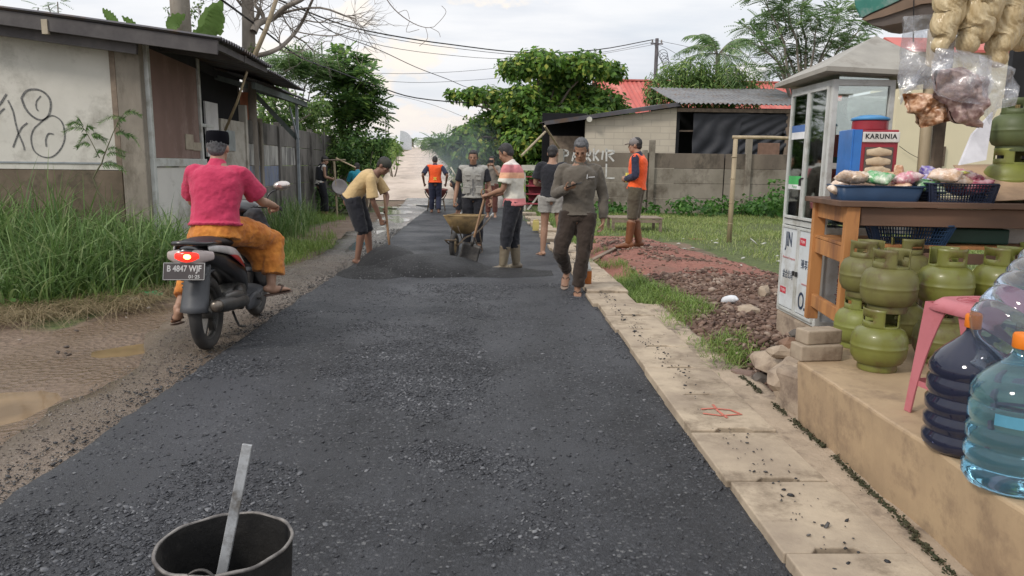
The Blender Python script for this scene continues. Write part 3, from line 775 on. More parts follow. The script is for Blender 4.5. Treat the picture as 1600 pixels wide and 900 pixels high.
# coordinates below are local to the near road-side corner of the shack
wl = sb('lower_wall', M('mossy_base', (.19, .145, .105), (.11, .085, .06), rough=.92, scale=1.8, bump=.4, bscale=22, grime=(.035, .036, .022), gscale=1.1), lambda b: b.box((-4.0, .09, .62), (7.3, .16, 1.30)), bev=.01)
uw = sb('white_wall', white_board, lambda b: b.box((-3.94, .05, 2.16), (7.2, .09, 1.77)))
tr = sb('wall_joint', grey_paint, lambda b: [b.box((-2.6, -.004, 1.36), (4.4, .012, .018))])
cl = sb('corner_column', conc_wall, lambda b: b.box((-.165, .08, 1.45), (.31, .24, 2.9)), bev=.012)
sb('timber_post', wood_old, lambda b: b.box((-.36, -.0, 2.12), (.07, .06, 1.6)))
# graffiti drawn on the wall
def gp(px, py): q = W(px, py, SY + .001); return V((q.x + 4.52, q.y - SY, q.z))
def stroke(pts, wd=.02):
    gr = MB()
    P = catmull([gp(*q) for q in pts], 5)
    for a, b_ in zip(P[:-1], P[1:]): gr.beam(a + (a - b_) * .08, b_ + (b_ - a) * .08, .004, wd, up=(0, 0, 1)) if abs((b_ - a).normalized().z) < .7 else gr.beam(a + (a - b_) * .08, b_ + (b_ - a) * .08, .004, wd, up=(1, 0, 0))
    gr.build('graffiti_stroke', charcoal, uw)
k = 220 / 990
def gz_(l): return [(x * k, 100 + y * k) for x, y in l]
stroke(gz_([(150, 240), (185, 190), (250, 178), (310, 200), (350, 250), (355, 310), (335, 370), (290, 395), (230, 370), (180, 315), (150, 240)]), .024)
stroke(gz_([(285, 225), (255, 265), (255, 310), (268, 330)]), .014)
stroke(gz_([(285, 410), (235, 460), (218, 530), (240, 610), (300, 652), (370, 650), (430, 590), (455, 510), (440, 420), (400, 375), (350, 365), (285, 410)]), .016)
stroke(gz_([(375, 493), (340, 490), (322, 530), (325, 580)]), .018)
stroke(gz_([(-60, 330), (0, 280), (45, 212)]), .026); stroke(gz_([(-60, 400), (-10, 350), (30, 312)]), .02)
stroke(gz_([(55, 255), (90, 330), (110, 420), (130, 490), (160, 560), (172, 605)]), .018)
stroke(gz_([(190, 415), (150, 450), (120, 510), (92, 585)]), .02)
# road-side wall
L = 3.7
sb('brown_panel', brown_board, lambda b: b.box((-.03, .95, 2.15), (.05, 1.62, 1.42)))
bp = [o for o in sh.children if o.name.startswith('brown_panel')][0]
b = MB(); b.box((.004, 1.35, 1.68), (.012, .28, .22)); b.box((.006, 1.62, 1.62), (.012, .3, .12)); b.build('patch', M('pale_patch', (.42, .36, .28), bump=0), bp)
sb('door_frame', alu, lambda b: [b.box((.0, .11, 1.45), (.09, .07, 2.95)), b.box((.004, 1.0, 1.38), (.07, 1.8, .11)), b.box((0, 1.80, 2.1), (.06, .06, 1.75)), b.box((0.002, 2.05, 1.95), (.05, .5, .05))], bev=.006)
sb('white_panel', M('white_panel', (.64, .62, .58), (.55, .53, .50), rough=.8, scale=1.5, grime=(.3, .28, .24), gscale=1.3), lambda b: b.box((-.02, 1.0, .66), (.05, 1.7, 1.3)))
sb('window_opening', void_m, lambda b: b.box((-.10, 2.75, 1.95), (.1, 1.9, 1.9)))  # near-black box, the shade inside the opening is put into its colour
sb('leaning_board', M('light_board', (.62, .61, .60), (.52, .51, .5), rough=.8), lambda b: b.box((.0, 2.27, 1.9), (.03, .52, .85)))
sb('side_wall', M('light_wall', (.47, .44, .39), (.37, .34, .29), rough=.85, grime=(.25, .22, .18), gscale=1.5), lambda b: [b.box((-.02, 3.2, 1.05), (.08, 1.15, 2.1)), b.box((-.3, 3.82, 1.2), (.7, .1, 2.4))])
sb('small_window', M('cloudy_glass', (.35, .37, .38), rough=.3, bump=0), lambda b: [b.box((.03, 3.0, 1.75), (.02, .42, .34))])
sb('back_wall', conc_dark, lambda b: [b.box((-4, 4.5, 1.4), (7.4, .12, 2.8)), b.box((-7.6, 2.3, 1.4), (.1, 4.4, 2.8))])
def corr(b, p0, du, dv, nu, nv, amp, period, thick=.012):
    """corrugated sheet: p0 + u*du + v*dv, waves run along dv, one profile across du"""
    p0, du, dv = V(p0), V(du), V(dv); up = du.cross(dv).normalized(); up = up if up.z > 0 else -up
    Lu = du.length
    for s in (0, 1):
        pass
    def f(off):
        return lambda u, v: p0 + du * u + dv * v + up * (amp * math.sin(2 * PI * u * Lu / period) + off + .012 * math.sin(v * 9 + u * 5))
    b.grid(f(0), nu, nv)
# main roof: waves run down to the road side (-> +x), profile visible along the road-side eave
_e = W(345, 60, 9.37) - sh.location; _f = W(0, 12, 9.37) - sh.location
_sl = (_f.z - _e.z) / (_e.x - _f.x)
def rz_(x): return _e.z + (_e.x - x) * _sl
def roof1(b):
    corr(b, (_e.x, -.48, _e.z), (0, 2.1, -.06), (-8.8, 0, 8.8 * _sl), 120, 10, .022, .09)
sb('roof', tin_dark, roof1, solid=.006)
xe = _e.x
sb('fascia', M('dark_timber', (.062, .056, .058), (.10, .092, .09), rough=.8, scale=4), lambda b: [b.beam((xe - .06, -.42, rz_(xe) - .10), (-8, -.42, rz_(-8) - .10), .04, .17), b.beam((xe - .06, .6, rz_(xe) - .10), (-8, .6, rz_(-8) - .10), .05, .1), b.beam((xe - .1, -.4, rz_(xe) - .08), (xe - .1, 1.6, rz_(xe) - .12), .05, .08),
    b.beam((.1, -.3, rz_(.1) - .24), (-8, -.3, rz_(-8) - .24), .05, .14)], bev=.004)
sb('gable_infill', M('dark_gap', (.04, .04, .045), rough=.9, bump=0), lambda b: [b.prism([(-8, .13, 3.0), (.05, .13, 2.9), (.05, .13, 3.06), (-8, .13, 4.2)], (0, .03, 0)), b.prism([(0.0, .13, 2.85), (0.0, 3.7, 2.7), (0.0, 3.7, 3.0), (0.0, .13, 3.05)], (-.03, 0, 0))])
b = MB(); corr(b, (xe - .12, 1.62, _e.z - .09), (0, 2.4, -.08), (-3.5, 0, .55), 90, 8, .018, .09); ro2 = b.build('rear_roof', tin_dark, sh, solid=.005)
b = MB(); b.box((-.92, -.43, 2.98), (.07, .05, .17)); b.build('bracket', M('pale_timber', (.42, .36, .27), rough=.8), sh)
# lean-to awning with its posts
aw = empty('awning', (-4.1, 15.5, 0), label='rusty tin lean-to awning on a thin grey post beside the precast fence', cat='awning')
b = MB(); corr(b, (.22, -3.2, 2.70), (0, 3.7, -.02), (-1.4, 0, .42), 120, 6, .018, .09); b.build('roof', tin_dark, aw, solid=.005)
b = MB(); b.beam((.18, -3.1, 2.62), (.12, .5, 2.60), .06, .10); b.beam((.05, .3, 2.62), (-1.2, .3, 2.95), .05, .08); b.beam((.05, -3., 2.62), (-1.2, -3., 2.95), .05, .08); b.build('rafter', M('green_timber', (.12, .14, .135), (.085, .10, .095), rough=.8), aw)
b = MB(); b.box((.04, .05, 1.3), (.05, .05, 2.6)); b.build('post', grey_paint, aw)
b = MB(); b.beam((.05, .1, 1.85), (-.75, -.1, 2.75), .05, .09); b.build('brace', MATS['green_timber'], aw)
b = MB(); b.beam((-.02, -.25, 2.5), (.04, .02, 1.9), .03, .03); b.build('brace', grey_paint, aw)
# things by the shack
b = MB(); a_, c_ = W(352, 203, 11.7), W(386, 112, 11.0); b.tube([a_, a_.lerp(c_, .5) + V((.02, 0, 0)), c_], [.021, .019, .016], 8)
tag(b.build('bamboo_pole', bamboo, smooth=True), 'thin bamboo pole leaning against the eave of the shack', 'pole')
b = MB(); b.lathe([(.16, 0), (.17, .05), (.165, 2.6), (.18, 2.68), (.15, 2.68), (.14, .1)], 20, (-4.98, 14.9, .05))
tag(b.build('clay_pipe', terra, smooth=True, angle=rad(40)), 'orange clay pipe standing behind the shack below the bare tree', 'pipe')

# ---- precast concrete fence along the left verge
fence = empty('precast_fence', (-4.75, 13.8, 0), label='tall precast concrete fence of stained stacked panels along the left verge', cat='fence')
peel = M('peeling_panel', (.40, .39, .36), (.14, .135, .13), rough=.9, scale=5, bump=.4, stretch=(1, 1, .2), stops=(.42, .58))
bluep = M('blue_smeared_panel', (.17, .20, .28), (.22, .22, .215), rough=.9, scale=4.5, bump=.3, stretch=(1, 1, .35), stops=(.46, .60), grime=(.09, .09, .10), gscale=3)
rows = [(0, .44, conc_dark), (.45, .44, conc_dark), (.90, .42, bluep), (1.33, .42, peel), (1.76, .44, conc_dark)]
def fxy(y): return -.0 - .03 * (y)       # fence bends slightly away
yy = 0.
segs = [0, 1.55, 3.0, 4.6, 6.3, 8.0, 9.8]
for a_, c_ in zip(segs[:-1], segs[1:]):
    for z, h, m in rows:
        b = MB(); b.beam((fxy(a_), a_ + .04, z + h / 2), (fxy(c_), c_ - .04, z + h / 2), .05, h)
        b.build('panel', conc_dark if ((a_ > 4 and m is peel) or (a_ > 2 and m is bluep)) else m, fence, bev=.008)
for a_ in segs:
    b = MB(); b.box((fxy(a_) + .01, a_, 1.13), (.13, .14, 2.28)); b.build('post', conc_dark if a_ != 1.55 else conc_wall, fence, bev=.01)

# ---- concrete wall across the yard on the right
WY = 22.6
yw = empty('yard_wall', (2.0, WY, 0), label='grey concrete panel wall across the yard with white painted letters', cat='wall')
pn = M('yard_panel', (.30, .265, .22), (.20, .175, .14), rough=.9, scale=1.3, bump=.4, bscale=20, grime=(.10, .08, .06), gscale=1.1, stretch=(1, 1, .8), bdist=.01)
pn_d = M('yard_panel_stained', (.20, .165, .13), (.13, .105, .085), rough=.92, scale=1.3, bump=.4, bscale=20, grime=(.06, .05, .04), gscale=1.5, stretch=(1, 1, .5), bdist=.01)
xs = [0, 2.55, 5.0, 7.6, 10.1, 12.6, 15.1]
for i, (a_, c_) in enumerate(zip(xs[:-1], xs[1:])):
    for r in range(4 if i < 1 else 4):
        z0 = r * .455
        b = MB(); b.box(((a_ + c_) / 2, 0, z0 + .225), (c_ - a_ - .04, .06, .447)); b.build('panel', pn_d if (r == 3 or (r == 1 and i == 3)) else pn, yw, bev=.006)
lx = W(1019, 225, WY).x - 2.0
for i, a_ in enumerate(xs):
    x = a_; hgt = 1.9
    if i == 2: x, hgt = lx, 2.2
    if i == 3: x, hgt = W(1171, 210, WY).x - 2.0, 2.35
    b = MB(); b.box((x, -.02, hgt / 2), (.17 if hgt > 2 else .14, .17, hgt)); b.build('post', pn, yw, bev=.012)
paint_w = M('white_wash', (.62, .61, .59), (.46, .44, .41), rough=.9, scale=9, bump=0)
def wx(px, py): q = W(px, py, WY - .034); return V((q.x - 2.0, q.y - WY, q.z))
k2 = 180 / 1409
def wk(l): return [wx(860 + x * k2, 215 + y * k2) for x, y in l]
lt = MB()
def wstroke(l, wd=.055):
    P = wk(l)
    for a_, c_ in zip(P[:-1], P[1:]): lt.beam(a_, c_, .004, wd, up=(0, 0, 1) if abs((c_ - a_).normalized().z) < .7 else (1, 0, 0))
wstroke([(160, 145), (155, 290)]); wstroke([(160, 150), (215, 165), (215, 215), (165, 225)])            # P
wstroke([(265, 290), (300, 150), (335, 290)]); wstroke([(280, 235), (320, 235)])                         # A
wstroke([(440, 290), (440, 150)]); wstroke([(440, 155), (490, 170), (485, 210), (445, 225), (495, 290)]) # R
wstroke([(530, 130), (530, 285)]); wstroke([(595, 150), (540, 215), (590, 285)])                         # K
wstroke([(645, 160), (630, 270)])                                                                        # I
wstroke([(685, 130), (685, 290)]); wstroke([(685, 160), (770, 160), (780, 185), (710, 215), (775, 290)]) # R
wstroke([(685, 320), (680, 495), (785, 497)], .05)                                                       # L
wstroke([(600, 345), (598, 380)], .05)
lt.build('painted_letters', paint_w, yw)

# ---- block shed behind the wall
HY = 25.0
s2 = empty('block_shed', (1.8, HY, 0), label='cream block shed with sloping tin roof and torn black tarpaulin front', cat='shed')
def hx(px, py, y=HY): q = W(px, py, y); return V((q.x - 1.8, q.y - HY, q.z))
m, ns, ls, p, o = new_mat('cream_blocks'); MATS['cream_blocks'] = m
t = ns.new('ShaderNodeTexCoord'); mp = node(ns, ls, 'ShaderNodeMapping', {'Vector': t.outputs['Object'], 'Rotation': (PI / 2, 0, 0)})
br = node(ns, ls, 'ShaderNodeTexBrick', {'Vector': mp.outputs[0], 'Color1': (.56, .50, .40), 'Color2': (.50, .445, .355), 'Mortar': (.42, .37, .30), 'Scale': 1., 'Mortar Size': .012, 'Brick Width': .62, 'Row Height': .21})
n1 = node(ns, ls, 'ShaderNodeTexNoise', {'Vector': t.outputs['Object'], 'Scale': 2., 'Detail': 8})
ls.new(node(ns, ls, 'ShaderNodeMix', {0: ramp(ns, ls, n1.outputs['Fac'], [(.4, 0.), (.9, .6)]), 6: br.outputs['Color'], 7: (.36, .31, .25, 1)}, data_type='RGBA').outputs[2], p.inputs['Base Color']); p.inputs['Roughness'].default_value = .85
b = MB(); A0, A1 = hx(915, 188), hx(1058, 168); b.prism([(A0.x, 0, 0), (A1.x, 0, 0), (A1.x, 0, A1.z), (A0.x, 0, A0.z)], (0, .15, 0)); b.build('front_wall', m, s2)
b = MB(); X0 = hx(852, 190).x; b.box(((X0 + A0.x) / 2 + .1, .55, 1.2), (A0.x - X0 - .2, .1, 2.4)); b.box(((X0 + A0.x) / 2 + .9, .3, 2.05), (.6, .35, .5)); b.build('lean_to', wood_old, s2)
b = MB(); b.box((X0 + .75, 1.2, 1.7), (A0.x - X0 + .2, .1, 3.0)); b.box(((A1.x + hx(1240, 158).x) / 2 + 1, 1.8, 1.8), (hx(1240, 158).x - A1.x + 3, .1, 3.4)); b.box((A1.x + .06, .9, 1.8), (.1, 1.8, 3.4)); b.build('dark_interior', void_m, s2)  # near-black boards, colour stands in for the shade inside the shed
b = MB(); r0, r1 = hx(850, 193), hx(1060, 165)
b.beam((r0.x, -.25, r0.z), (r1.x, -.25, r1.z + .03), .05, .13); b.prism([(r0.x, -.25, r0.z + .02), (r1.x, -.25, r1.z + .06), (r1.x, 4., r1.z + .3), (r0.x, 4., r0.z + .2)], (0, 0, .03)); b.build('lean_to_roof', tin_dark, s2)
b = MB(); q = W(920, 187, HY - .15); b.lathe([(.02, -.03), (.09, -.03), (.09, .03), (.02, .03)], 16, (q.x - 1.8, -.3, q.z), axis=Matrix.Rotation(PI / 2, 3, 'X')); b.build('roof_end_disc', M('pale_paint', (.6, .58, .5), bump=0), s2)
b = MB(); e0, e1 = hx(1060, 163), hx(1290, 161)
corr(b, (e0.x - .1, -.35, e0.z), (e1.x - e0.x, 0, 0), (0, 4.5, .95), 220, 6, .025, .16); b.build('tin_roof', tin_light, s2, solid=.008)
b = MB(); b.beam((A1.x, .0, 3.28), (e1.x, .0, 3.28), .08, .12); b.box((e1.x - 1.2, .1, 1.6), (.14, .14, 3.3)); b.beam((A1.x, .2, 2.6), (A1.x + 1.0, .3, 2.62), .05, .05); b.build('beam', wood_old, s2)
tarp = M('black_tarpaulin', (.022, .024, .030), (.034, .036, .043), rough=.62, scale=2, bump=.1, bscale=14, spec=.4, bdist=.01)
def tarpf(u, v):
    x0, x1 = hx(1085, 175).x, hx(1232, 175).x
    sag = .25 * math.sin(PI * u) * (1 - v)
    z = 1.75 + v * 1.45 - sag * .5 + (.25 * u * u if v < .5 else 0)
    cx = .35 + .6 * (u > .5); f = .045 * math.sin((u - cx * v) * 34 + 3 * noise.noise(V((u * 3, v * 2, 1)))) * (.3 + .7 * (1 - v)) + .10 * noise.noise(V((u * 3, v * 2, 3)))
    return (x0 + (x1 - x0) * u, .05 + f, z)
b = MB(); b.grid(tarpf, 90, 30); b.build('tarpaulin', tarp, s2, smooth=True, solid=.006)
b = MB(); q = W(1201, 230, 24.3); b.box((q.x - 1.8, -.7, 2.0), (.62, .3, .42)); tag(b.build('crate', M('brown_card', (.23, .14, .10), rough=.9), bev=.01), 'small brown crate on top of the yard wall under the tarpaulin', 'crate').location = (1.8, HY, 0)
# loose bamboo props at the left end of the shed
for (p0, p1) in (((815, 243), (852, 206)), ((851, 197), (877, 236))):
    b = MB(); b.tube([W(*p0, 22.0), W(*p1, 23.5)], .035, 7)
    tag(b.build('bamboo_prop', bamboo), 'bamboo prop slanting %s under the left end of the shed roof' % ('up to the right' if p0[0] < 830 else 'down to the right'), 'pole')

# ---- red roofed house behind
red_tin = M('red_tin', (.52, .125, .10), (.42, .10, .085), rough=.55, scale=1.2, bump=.05, grime=(.58, .22, .18), gscale=.8, stretch=(1, .3, 1))
rh = empty('red_roof_house', (12, 42, 0), label='long house with bright red tin roof behind the shed', cat='house')
b = MB(); z1 = W(950, 125, 42).z; z0 = z1 - 2.3
corr(b, (-6.0, -3.2, z0), (13.5, 0, 0), (-.6, 3.4, 2.3), 240, 4, .03, .25); corr(b, (-6.6, .2, z1), (13.5, 0, 0), (0, 3.4, -2.3), 60, 2, .03, .5); b.build('roof', red_tin, rh, solid=.02)
b = MB(); b.box((.1, .2, z1 + .03), (13.6, .3, .08)); b.build('ridge_cap', red_tin, rh)
b = MB(); b.box((.3, .2, z0 / 2), (12.6, 6, z0)); b.build('wall', M('cream_wall', (.68, .60, .42), (.62, .55, .39), rough=.85, scale=1), rh)
# ---- cream house at right behind the stall
ch_ = empty('cream_house', (11.6, 16.0, 0), label='cream plastered house with dark plinth seen past the glass cabinet', cat='house')
b = MB(); b.box((0, .6, 2.2), (6.0, 1.2, 3.35)); wl2 = b.build('wall', M('cream_wall', (.68, .60, .42)), ch_)
b = MB(); b.box((0, .6, .28), (6.06, 1.25, .56)); b.build('plinth', conc_dark, ch_)
b = MB(); x = W(1470, 225, 15.9).x - 11.6; b.box((x, -.03, 1.7), (.30, .06, .42)); b.build('vent', M('brown_shutter', (.14, .10, .07), bump=0), wl2)
b = MB(); b.prism([(-3.1, -.15, 3.85), (3.4, -.15, 3.85), (3.4, .6, 4.2), (-3.1, .6, 4.2)], (0, 0, .06)); b.prism([(-3.1, .6, 4.2), (3.4, .6, 4.2), (3.4, 1.4, 3.85), (-3.1, 1.4, 3.85)], (0, 0, .06)); b.build('roof', red_tin, ch_)
b = MB(); pts = [(W(1405 + 70 * k / 8, 228 + 12 * math.sin(PI * k / 8) + 2 * k, 15.9) - V((11.6, 16.0, 0))) for k in range(9)]; b.tube(pts, .006, 5); b.build('cable', void_m, ch_)

# ---- utility poles and wires
pole_m = M('steel_pole', (.17, .15, .165), (.12, .105, .115), rough=.6)
up = empty('utility_pole', (*W(1019, 240, 37).to_2d(), 0), label='slim dark steel utility pole behind the shed carrying all the wires', cat='utility pole')
pz = W(1020, 60, 37).z
b = MB(); b.tube([(0, 0, 0), (0, 0, pz)], [.13, .085], 12); b.build('shaft', pole_m, up, smooth=True, angle=rad(50))
b = MB(); b.beam((-.3, 0, pz - .25), (.3, 0, pz - .25), .06, .06); b.build('crossarm', pole_m, up)
for s in (-.22, .0, .22):
    b = MB(); b.lathe([(.03, 0), (.05, .04), (.03, .08), (.045, .12), (.01, .15)], 10, (s, 0, pz - .2)); b.build('insulator', M('porcelain', (.35, .3, .27), rough=.3, bump=0), up, smooth=True)
b = MB()
for k in range(5): b.torus((.3 + .05 * k, -.1, pz - .75 - .12 * k), .22 - .02 * k, .012, Matrix.Rotation(PI / 2, 3, 'X'), 20, 5)
b.build('cable_coil', void_m, up)
q = W(241, 30, 13.2)
up2 = empty('concrete_pole', (q.x, 15.5 - 1.2, 0), label='thick grey concrete utility pole rising behind the shack roof', cat='utility pole')
b = MB(); b.tube([(0, 0, 0), (0, 0, 9)], [.20, .14], 16); b.build('shaft', conc_wall, up2, smooth=True, angle=rad(50))
b = MB(); b.beam((-.7, 0, 8.4), (.7, 0, 8.4), .08, .09); b.build('crossarm', pole_m, up2)
wire_m = M('wire_black', (.02, .02, .022), rough=.6, bump=0)
def wire(pts, r, label, y0, y1, ys=None):
    n = len(pts); P = [W(px, py, (ys[i] if ys else y0 + (y1 - y0) * i / (n - 1))) for i, (px, py) in enumerate(pts)]
    b = MB(); b.tube(P, r, 5, sub=4, caps=None); return tag(b.build('overhead_wire', wire_m, smooth=True), label, 'wire', 'overhead wires crossing the road')
wire([(380, -25), (455, 8), (540, 40), (620, 57), (700, 69), (820, 82), (930, 78), (1020, 62)], .022, 'thickest twin overhead wire from the bare tree to the steel pole', 15, 37)
wire([(380, -22), (455, 12), (540, 45), (620, 62), (700, 74), (820, 86), (930, 83), (1020, 66)], .010, 'thin wire slung just under the thickest twin overhead wire', 15, 37)
wire([(340, -30), (480, 36), (600, 72), (700, 86), (790, 92), (900, 90), (1020, 70)], .008, 'faint thin overhead wire sagging below the twin wire to the steel pole', 14, 37)
wire([(470, 10), (520, 50), (590, 77), (650, 105), (700, 124), (735, 138), (790, 150)], .012, 'overhead wire running down to the right into the big almond tree', 16, 33)
wire([(340, -5), (415, 50), (470, 90), (530, 113), (590, 135), (650, 153), (740, 161), (800, 158)], .020, 'thick overhead wire sagging low across the road past the left tree', 13, 31)
wire([(520, 130), (600, 145), (680, 165), (760, 198)], .007, 'faint lowest wire crossing above the far end of the road', 24, 34)
wire([(575, 114), (650, 115), (740, 110), (820, 101)], .008, 'nearly level overhead wire, upper of the two behind the left tree', 28, 36)
wire([(590, 126), (660, 129), (740, 125), (800, 120)], .008, 'nearly level overhead wire, lower of the two behind the left tree', 28, 36)
for i, pts in enumerate(([(1020, 62), (1070, 72), (1120, 84), (1180, 90), (1260, 92)], [(1020, 66), (1050, 80), (1080, 100), (1120, 118)], [(1022, 70), (1040, 90), (1060, 108)], [(1024, 68), (1034, 95), (1040, 118)])):
    wire(pts, .009, ['longest service wire leaving the steel pole to the right', 'service wire falling from the steel pole into the mango tree', 'short service wire falling steeply right of the steel pole', 'service wire dropping almost straight beside the steel pole'][i], 37, 31 if i else 24)
# dangling dead twig on a wire
b = MB(); P = [W(x, y, 20) for x, y in [(570, 0), (600, 2), (622, 18), (645, 35), (668, 42), (690, 44), (715, 44), (740, 42)]]
P = [W(x, y, 9.) for x, y in [(590, -30), (605, 0), (622, 20), (645, 36), (665, 43), (678, 42)]]; b.tube(P, [.006, .006, .006, .005, .004, .003], 5, 3, None)
for pts in ([(678, 42), (690, 30), (697, 18), (690, 9)], [(665, 43), (668, 60), (655, 72)], [(640, 33), (635, 50), (655, 46)], [(672, 43), (685, 50), (688, 58)], [(622, 20), (635, 16), (640, 30)]):
    b.tube([W(x, y, 9.) for x, y in pts], .0028, 4, 3, None)
tag(b.build('hanging_vine', M('dry_twig', (.20, .16, .14), rough=.9), smooth=True), 'dead vine dangling from above over the middle of the road', 'vine')
# wooden goal frame on the field
gp_ = G(1139, 378)
goal = empty('goal_frame', (gp_.x, gp_.y, 0), label='bamboo goal frame standing on the grass in front of the yard wall', cat='goal')
tp = W(1148, 217, gp_.y); b = MB(); b.tube([(0, 0, -.1), (.01, 0, tp.z)], [.05, .043], 10)
for z in (.35, .75, 1.2, 1.6): b.torus((.0, 0, z), .046, .008, n=14, m=6)
b.build('upright', bamboo, goal, smooth=True)
b = MB(); b.tube([(-.05, 0, tp.z + .03), (.7, .02, tp.z + .035), (1.5, .03, tp.z + .01), (2.3, .05, tp.z + .03)], [.034, .032, .03, .03], 9); b.build('crossbar', bamboo, goal, smooth=True)
b = MB(); b.tube([(2.28, .05, -.1), (2.25, .05, tp.z)], [.05, .045], 10); b.build('upright', bamboo, goal, smooth=True)
# low wooden bench table
bq = G(956, 361); br_ = G(1030, 360)
bt = empty('bench_table', ((bq.x + br_.x) / 2, bq.y, 0), label='low weathered wooden platform bench on the grass behind the man in orange', cat='bench')
Lx = br_.x - bq.x; tz = W(956, 341, bq.y).z
b = MB()
for j in range(6): b.box((0, .07 + j * .13, tz), (Lx + .05, .12, .03), rot=random.uniform(-.01, .01))
b.build('top', wood_old, bt, bev=.004)
b = MB(); b.box((0, .03, tz - .06), (Lx, .03, .07)); b.build('apron', wood_old, bt)
for sx_ in (-1, 1):
    for yy in (.05, .75):
        b = MB(); b.box((sx_ * Lx * .47, yy, tz / 2 - .01), (.06, .06, tz)); b.build('leg', wood_old, bt)
# pale slab shaped marker and red-roof speck at the top of the far road
q0 = W(634, 238, 118); b = MB()
H_ = 2.9; b.prism([(q0.x - 1.0, 118, 3.6), (q0.x + .9, 118, 3.6)] + [(q0.x + .9 - .9 * (k / 8) ** 1.6 * 1.9, 118, 3.6 + H_ * .55 + H_ * .45 * math.sin(PI / 2 * k / 8)) for k in range(9)], (0, .5, 0))
tag(b.build('roadside_marker', M('marker_paint', (.60, .62, .66), rough=.7)), 'tall pale rounded slab standing at the left of the far hilltop', 'marker')
# lattice mast far off
mm = empty('radio_mast', (W(605, 215, 190).x, 190, 2), label='thin lattice mast far off beyond the left trees', cat='mast')
hm_ = W(604, 168, 190).z - 2; b = MB()
for s in (-1, 1):
    for s_2 in (-1, 1): b.tube([(s * .5, s_2 * .5, 0), (s * .2, s_2 * .2, hm_)], .06, 4)
for k in range(10): b.tube([(-.5 + .03 * k, -.4, hm_ * k / 10), (.5 - .03 * k, -.4, hm_ * (k + 1) / 10)], .04, 4)
b.build('lattice', pole_m, mm)
# ============================================================ PLANTS
bark = M('bark', (.20, .165, .13), (.12, .10, .08), rough=.92, scale=9, bump=.6, bscale=30, stretch=(1, 1, .3), bdist=.015)
bark_pale = M('bark_pale', (.30, .26, .22), (.17, .15, .13), rough=.9, scale=6, bump=.5, bscale=30, stretch=(1, 1, .3), bdist=.015)
lf_almond = leaf_mat('leaf_almond', (0.06, 0.125, 0.028), (0.164, 0.315, 0.051), (0.465, 0.477, 0.089))
lf_dark = leaf_mat('leaf_dark', (0.069, 0.137, 0.05), (0.173, 0.313, 0.084), (0.365, 0.514, 0.121))
lf_mango = leaf_mat('leaf_mango', (0.076, 0.142, 0.045), (0.191, 0.307, 0.08), (0.384, 0.466, 0.156))
lf_feather = leaf_mat('leaf_feather', (0.092, 0.167, 0.065), (0.204, 0.32, 0.122), (0.348, 0.443, 0.189))
lf_bright = leaf_mat('leaf_bright', (.085, .156, .033), (.169, .273, .058), (.312, .377, .117))
lf_banana = leaf_mat('leaf_banana', (.090, .170, .040), (.160, .260, .070), (.220, .300, .100), scale=.7)
lf_bush = leaf_mat('leaf_bush', (.047, .104, .030), (.109, .218, .050), (.202, .319, .084))
def limb(b, p0, p1, r0, r1, wob=.1, n=7, k=4):
    p0, p1 = V(p0), V(p1); L = (p1 - p0).length; P = []; R_ = []
    for i in range(k + 1):
        t = i / k; q = p0.lerp(p1, t)
        if 0 < i < k: q += V((random.uniform(-1, 1), random.uniform(-1, 1), random.uniform(-.4, .6))) * wob * L
        P.append(q); R_.append(r0 * (1 - t) + r1 * t)
    b.tube(P, R_, n, 2, None); return P
def tree(name, label, cat, base, clumps, mk, bark_, fork, r0, group=None, extra=2):
    """base (x,y,z); clumps world (x,y,z,r[,flat]); mk(parent, local clumps) adds the crown; fork = height the trunk divides"""
    t = empty(name, base, label=label, cat=cat, group=group)
    B = V(base); loc = [(c[0] - B.x, c[1] - B.y, c[2] - B.z, *c[3:]) for c in clumps]
    mean = V((sum(c[0] for c in loc) / len(loc), sum(c[1] for c in loc) / len(loc), 0))
    f = V((mean.x * .35, mean.y * .35, fork)); b = MB(); limb(b, (0, 0, -.2), f, r0, r0 * .7, .03, 10)
    for c in loc:
        e = V(c[:3]); mid = f.lerp(e, .5) + V((0, 0, .12 * (e - f).length)); rr = r0 * .42
        limb(b, f, mid, rr, rr * .6, .06, 6, 3); limb(b, mid, e, rr * .6, rr * .2, .08, 5, 3)
        for _ in range(extra):
            d = V((random.gauss(0, 1), random.gauss(0, 1), random.gauss(.3, .6))).normalized() * c[3] * .8
            limb(b, mid.lerp(e, random.uniform(.4, 1)), e + d, rr * .25, .008, .1, 4, 3)
    b.build('trunk', bark_, t, smooth=True)
    mk(t, loc); return t
def px_clumps(l, y, dy=1.2, flat=.62, s=1.12):
    o = []
    for (px, py, r) in l:
        yy = y + random.uniform(-dy, dy); q = W(px, py, yy); o.append((q.x, q.y, q.z, r * yy / FPX * s, flat))
    return o
# almond tree right of the road
L1 = [(840, 100, 36), (802, 108, 26), (880, 112, 40), (915, 102, 34), (955, 112, 24), (868, 145, 42), (815, 150, 30), (770, 150, 24), (737, 150, 20), (708, 148, 12), (905, 145, 34), (940, 160, 34), (965, 175, 24), (795, 180, 34), (835, 185, 42), (885, 185, 44),
      (925, 190, 38), (755, 195, 28), (728, 212, 24), (705, 225, 16), (780, 215, 34), (825, 225, 42), (870, 225, 40), (745, 235, 26), (790, 250, 34), (840, 262, 40), (810, 275, 36), (725, 238, 18)]
cl = px_clumps(L1, 29.5, 1.6, .58, 1.05)
tree('almond_tree', 'broad layered almond tree with large leaves right of the far road', 'tree', (1.9, 30, 0), cl, lambda t, c: crown('crown', c, 1150, .25, .15, lf_almond, t, inner=.25, flat=.55), bark, 1.4, .22)
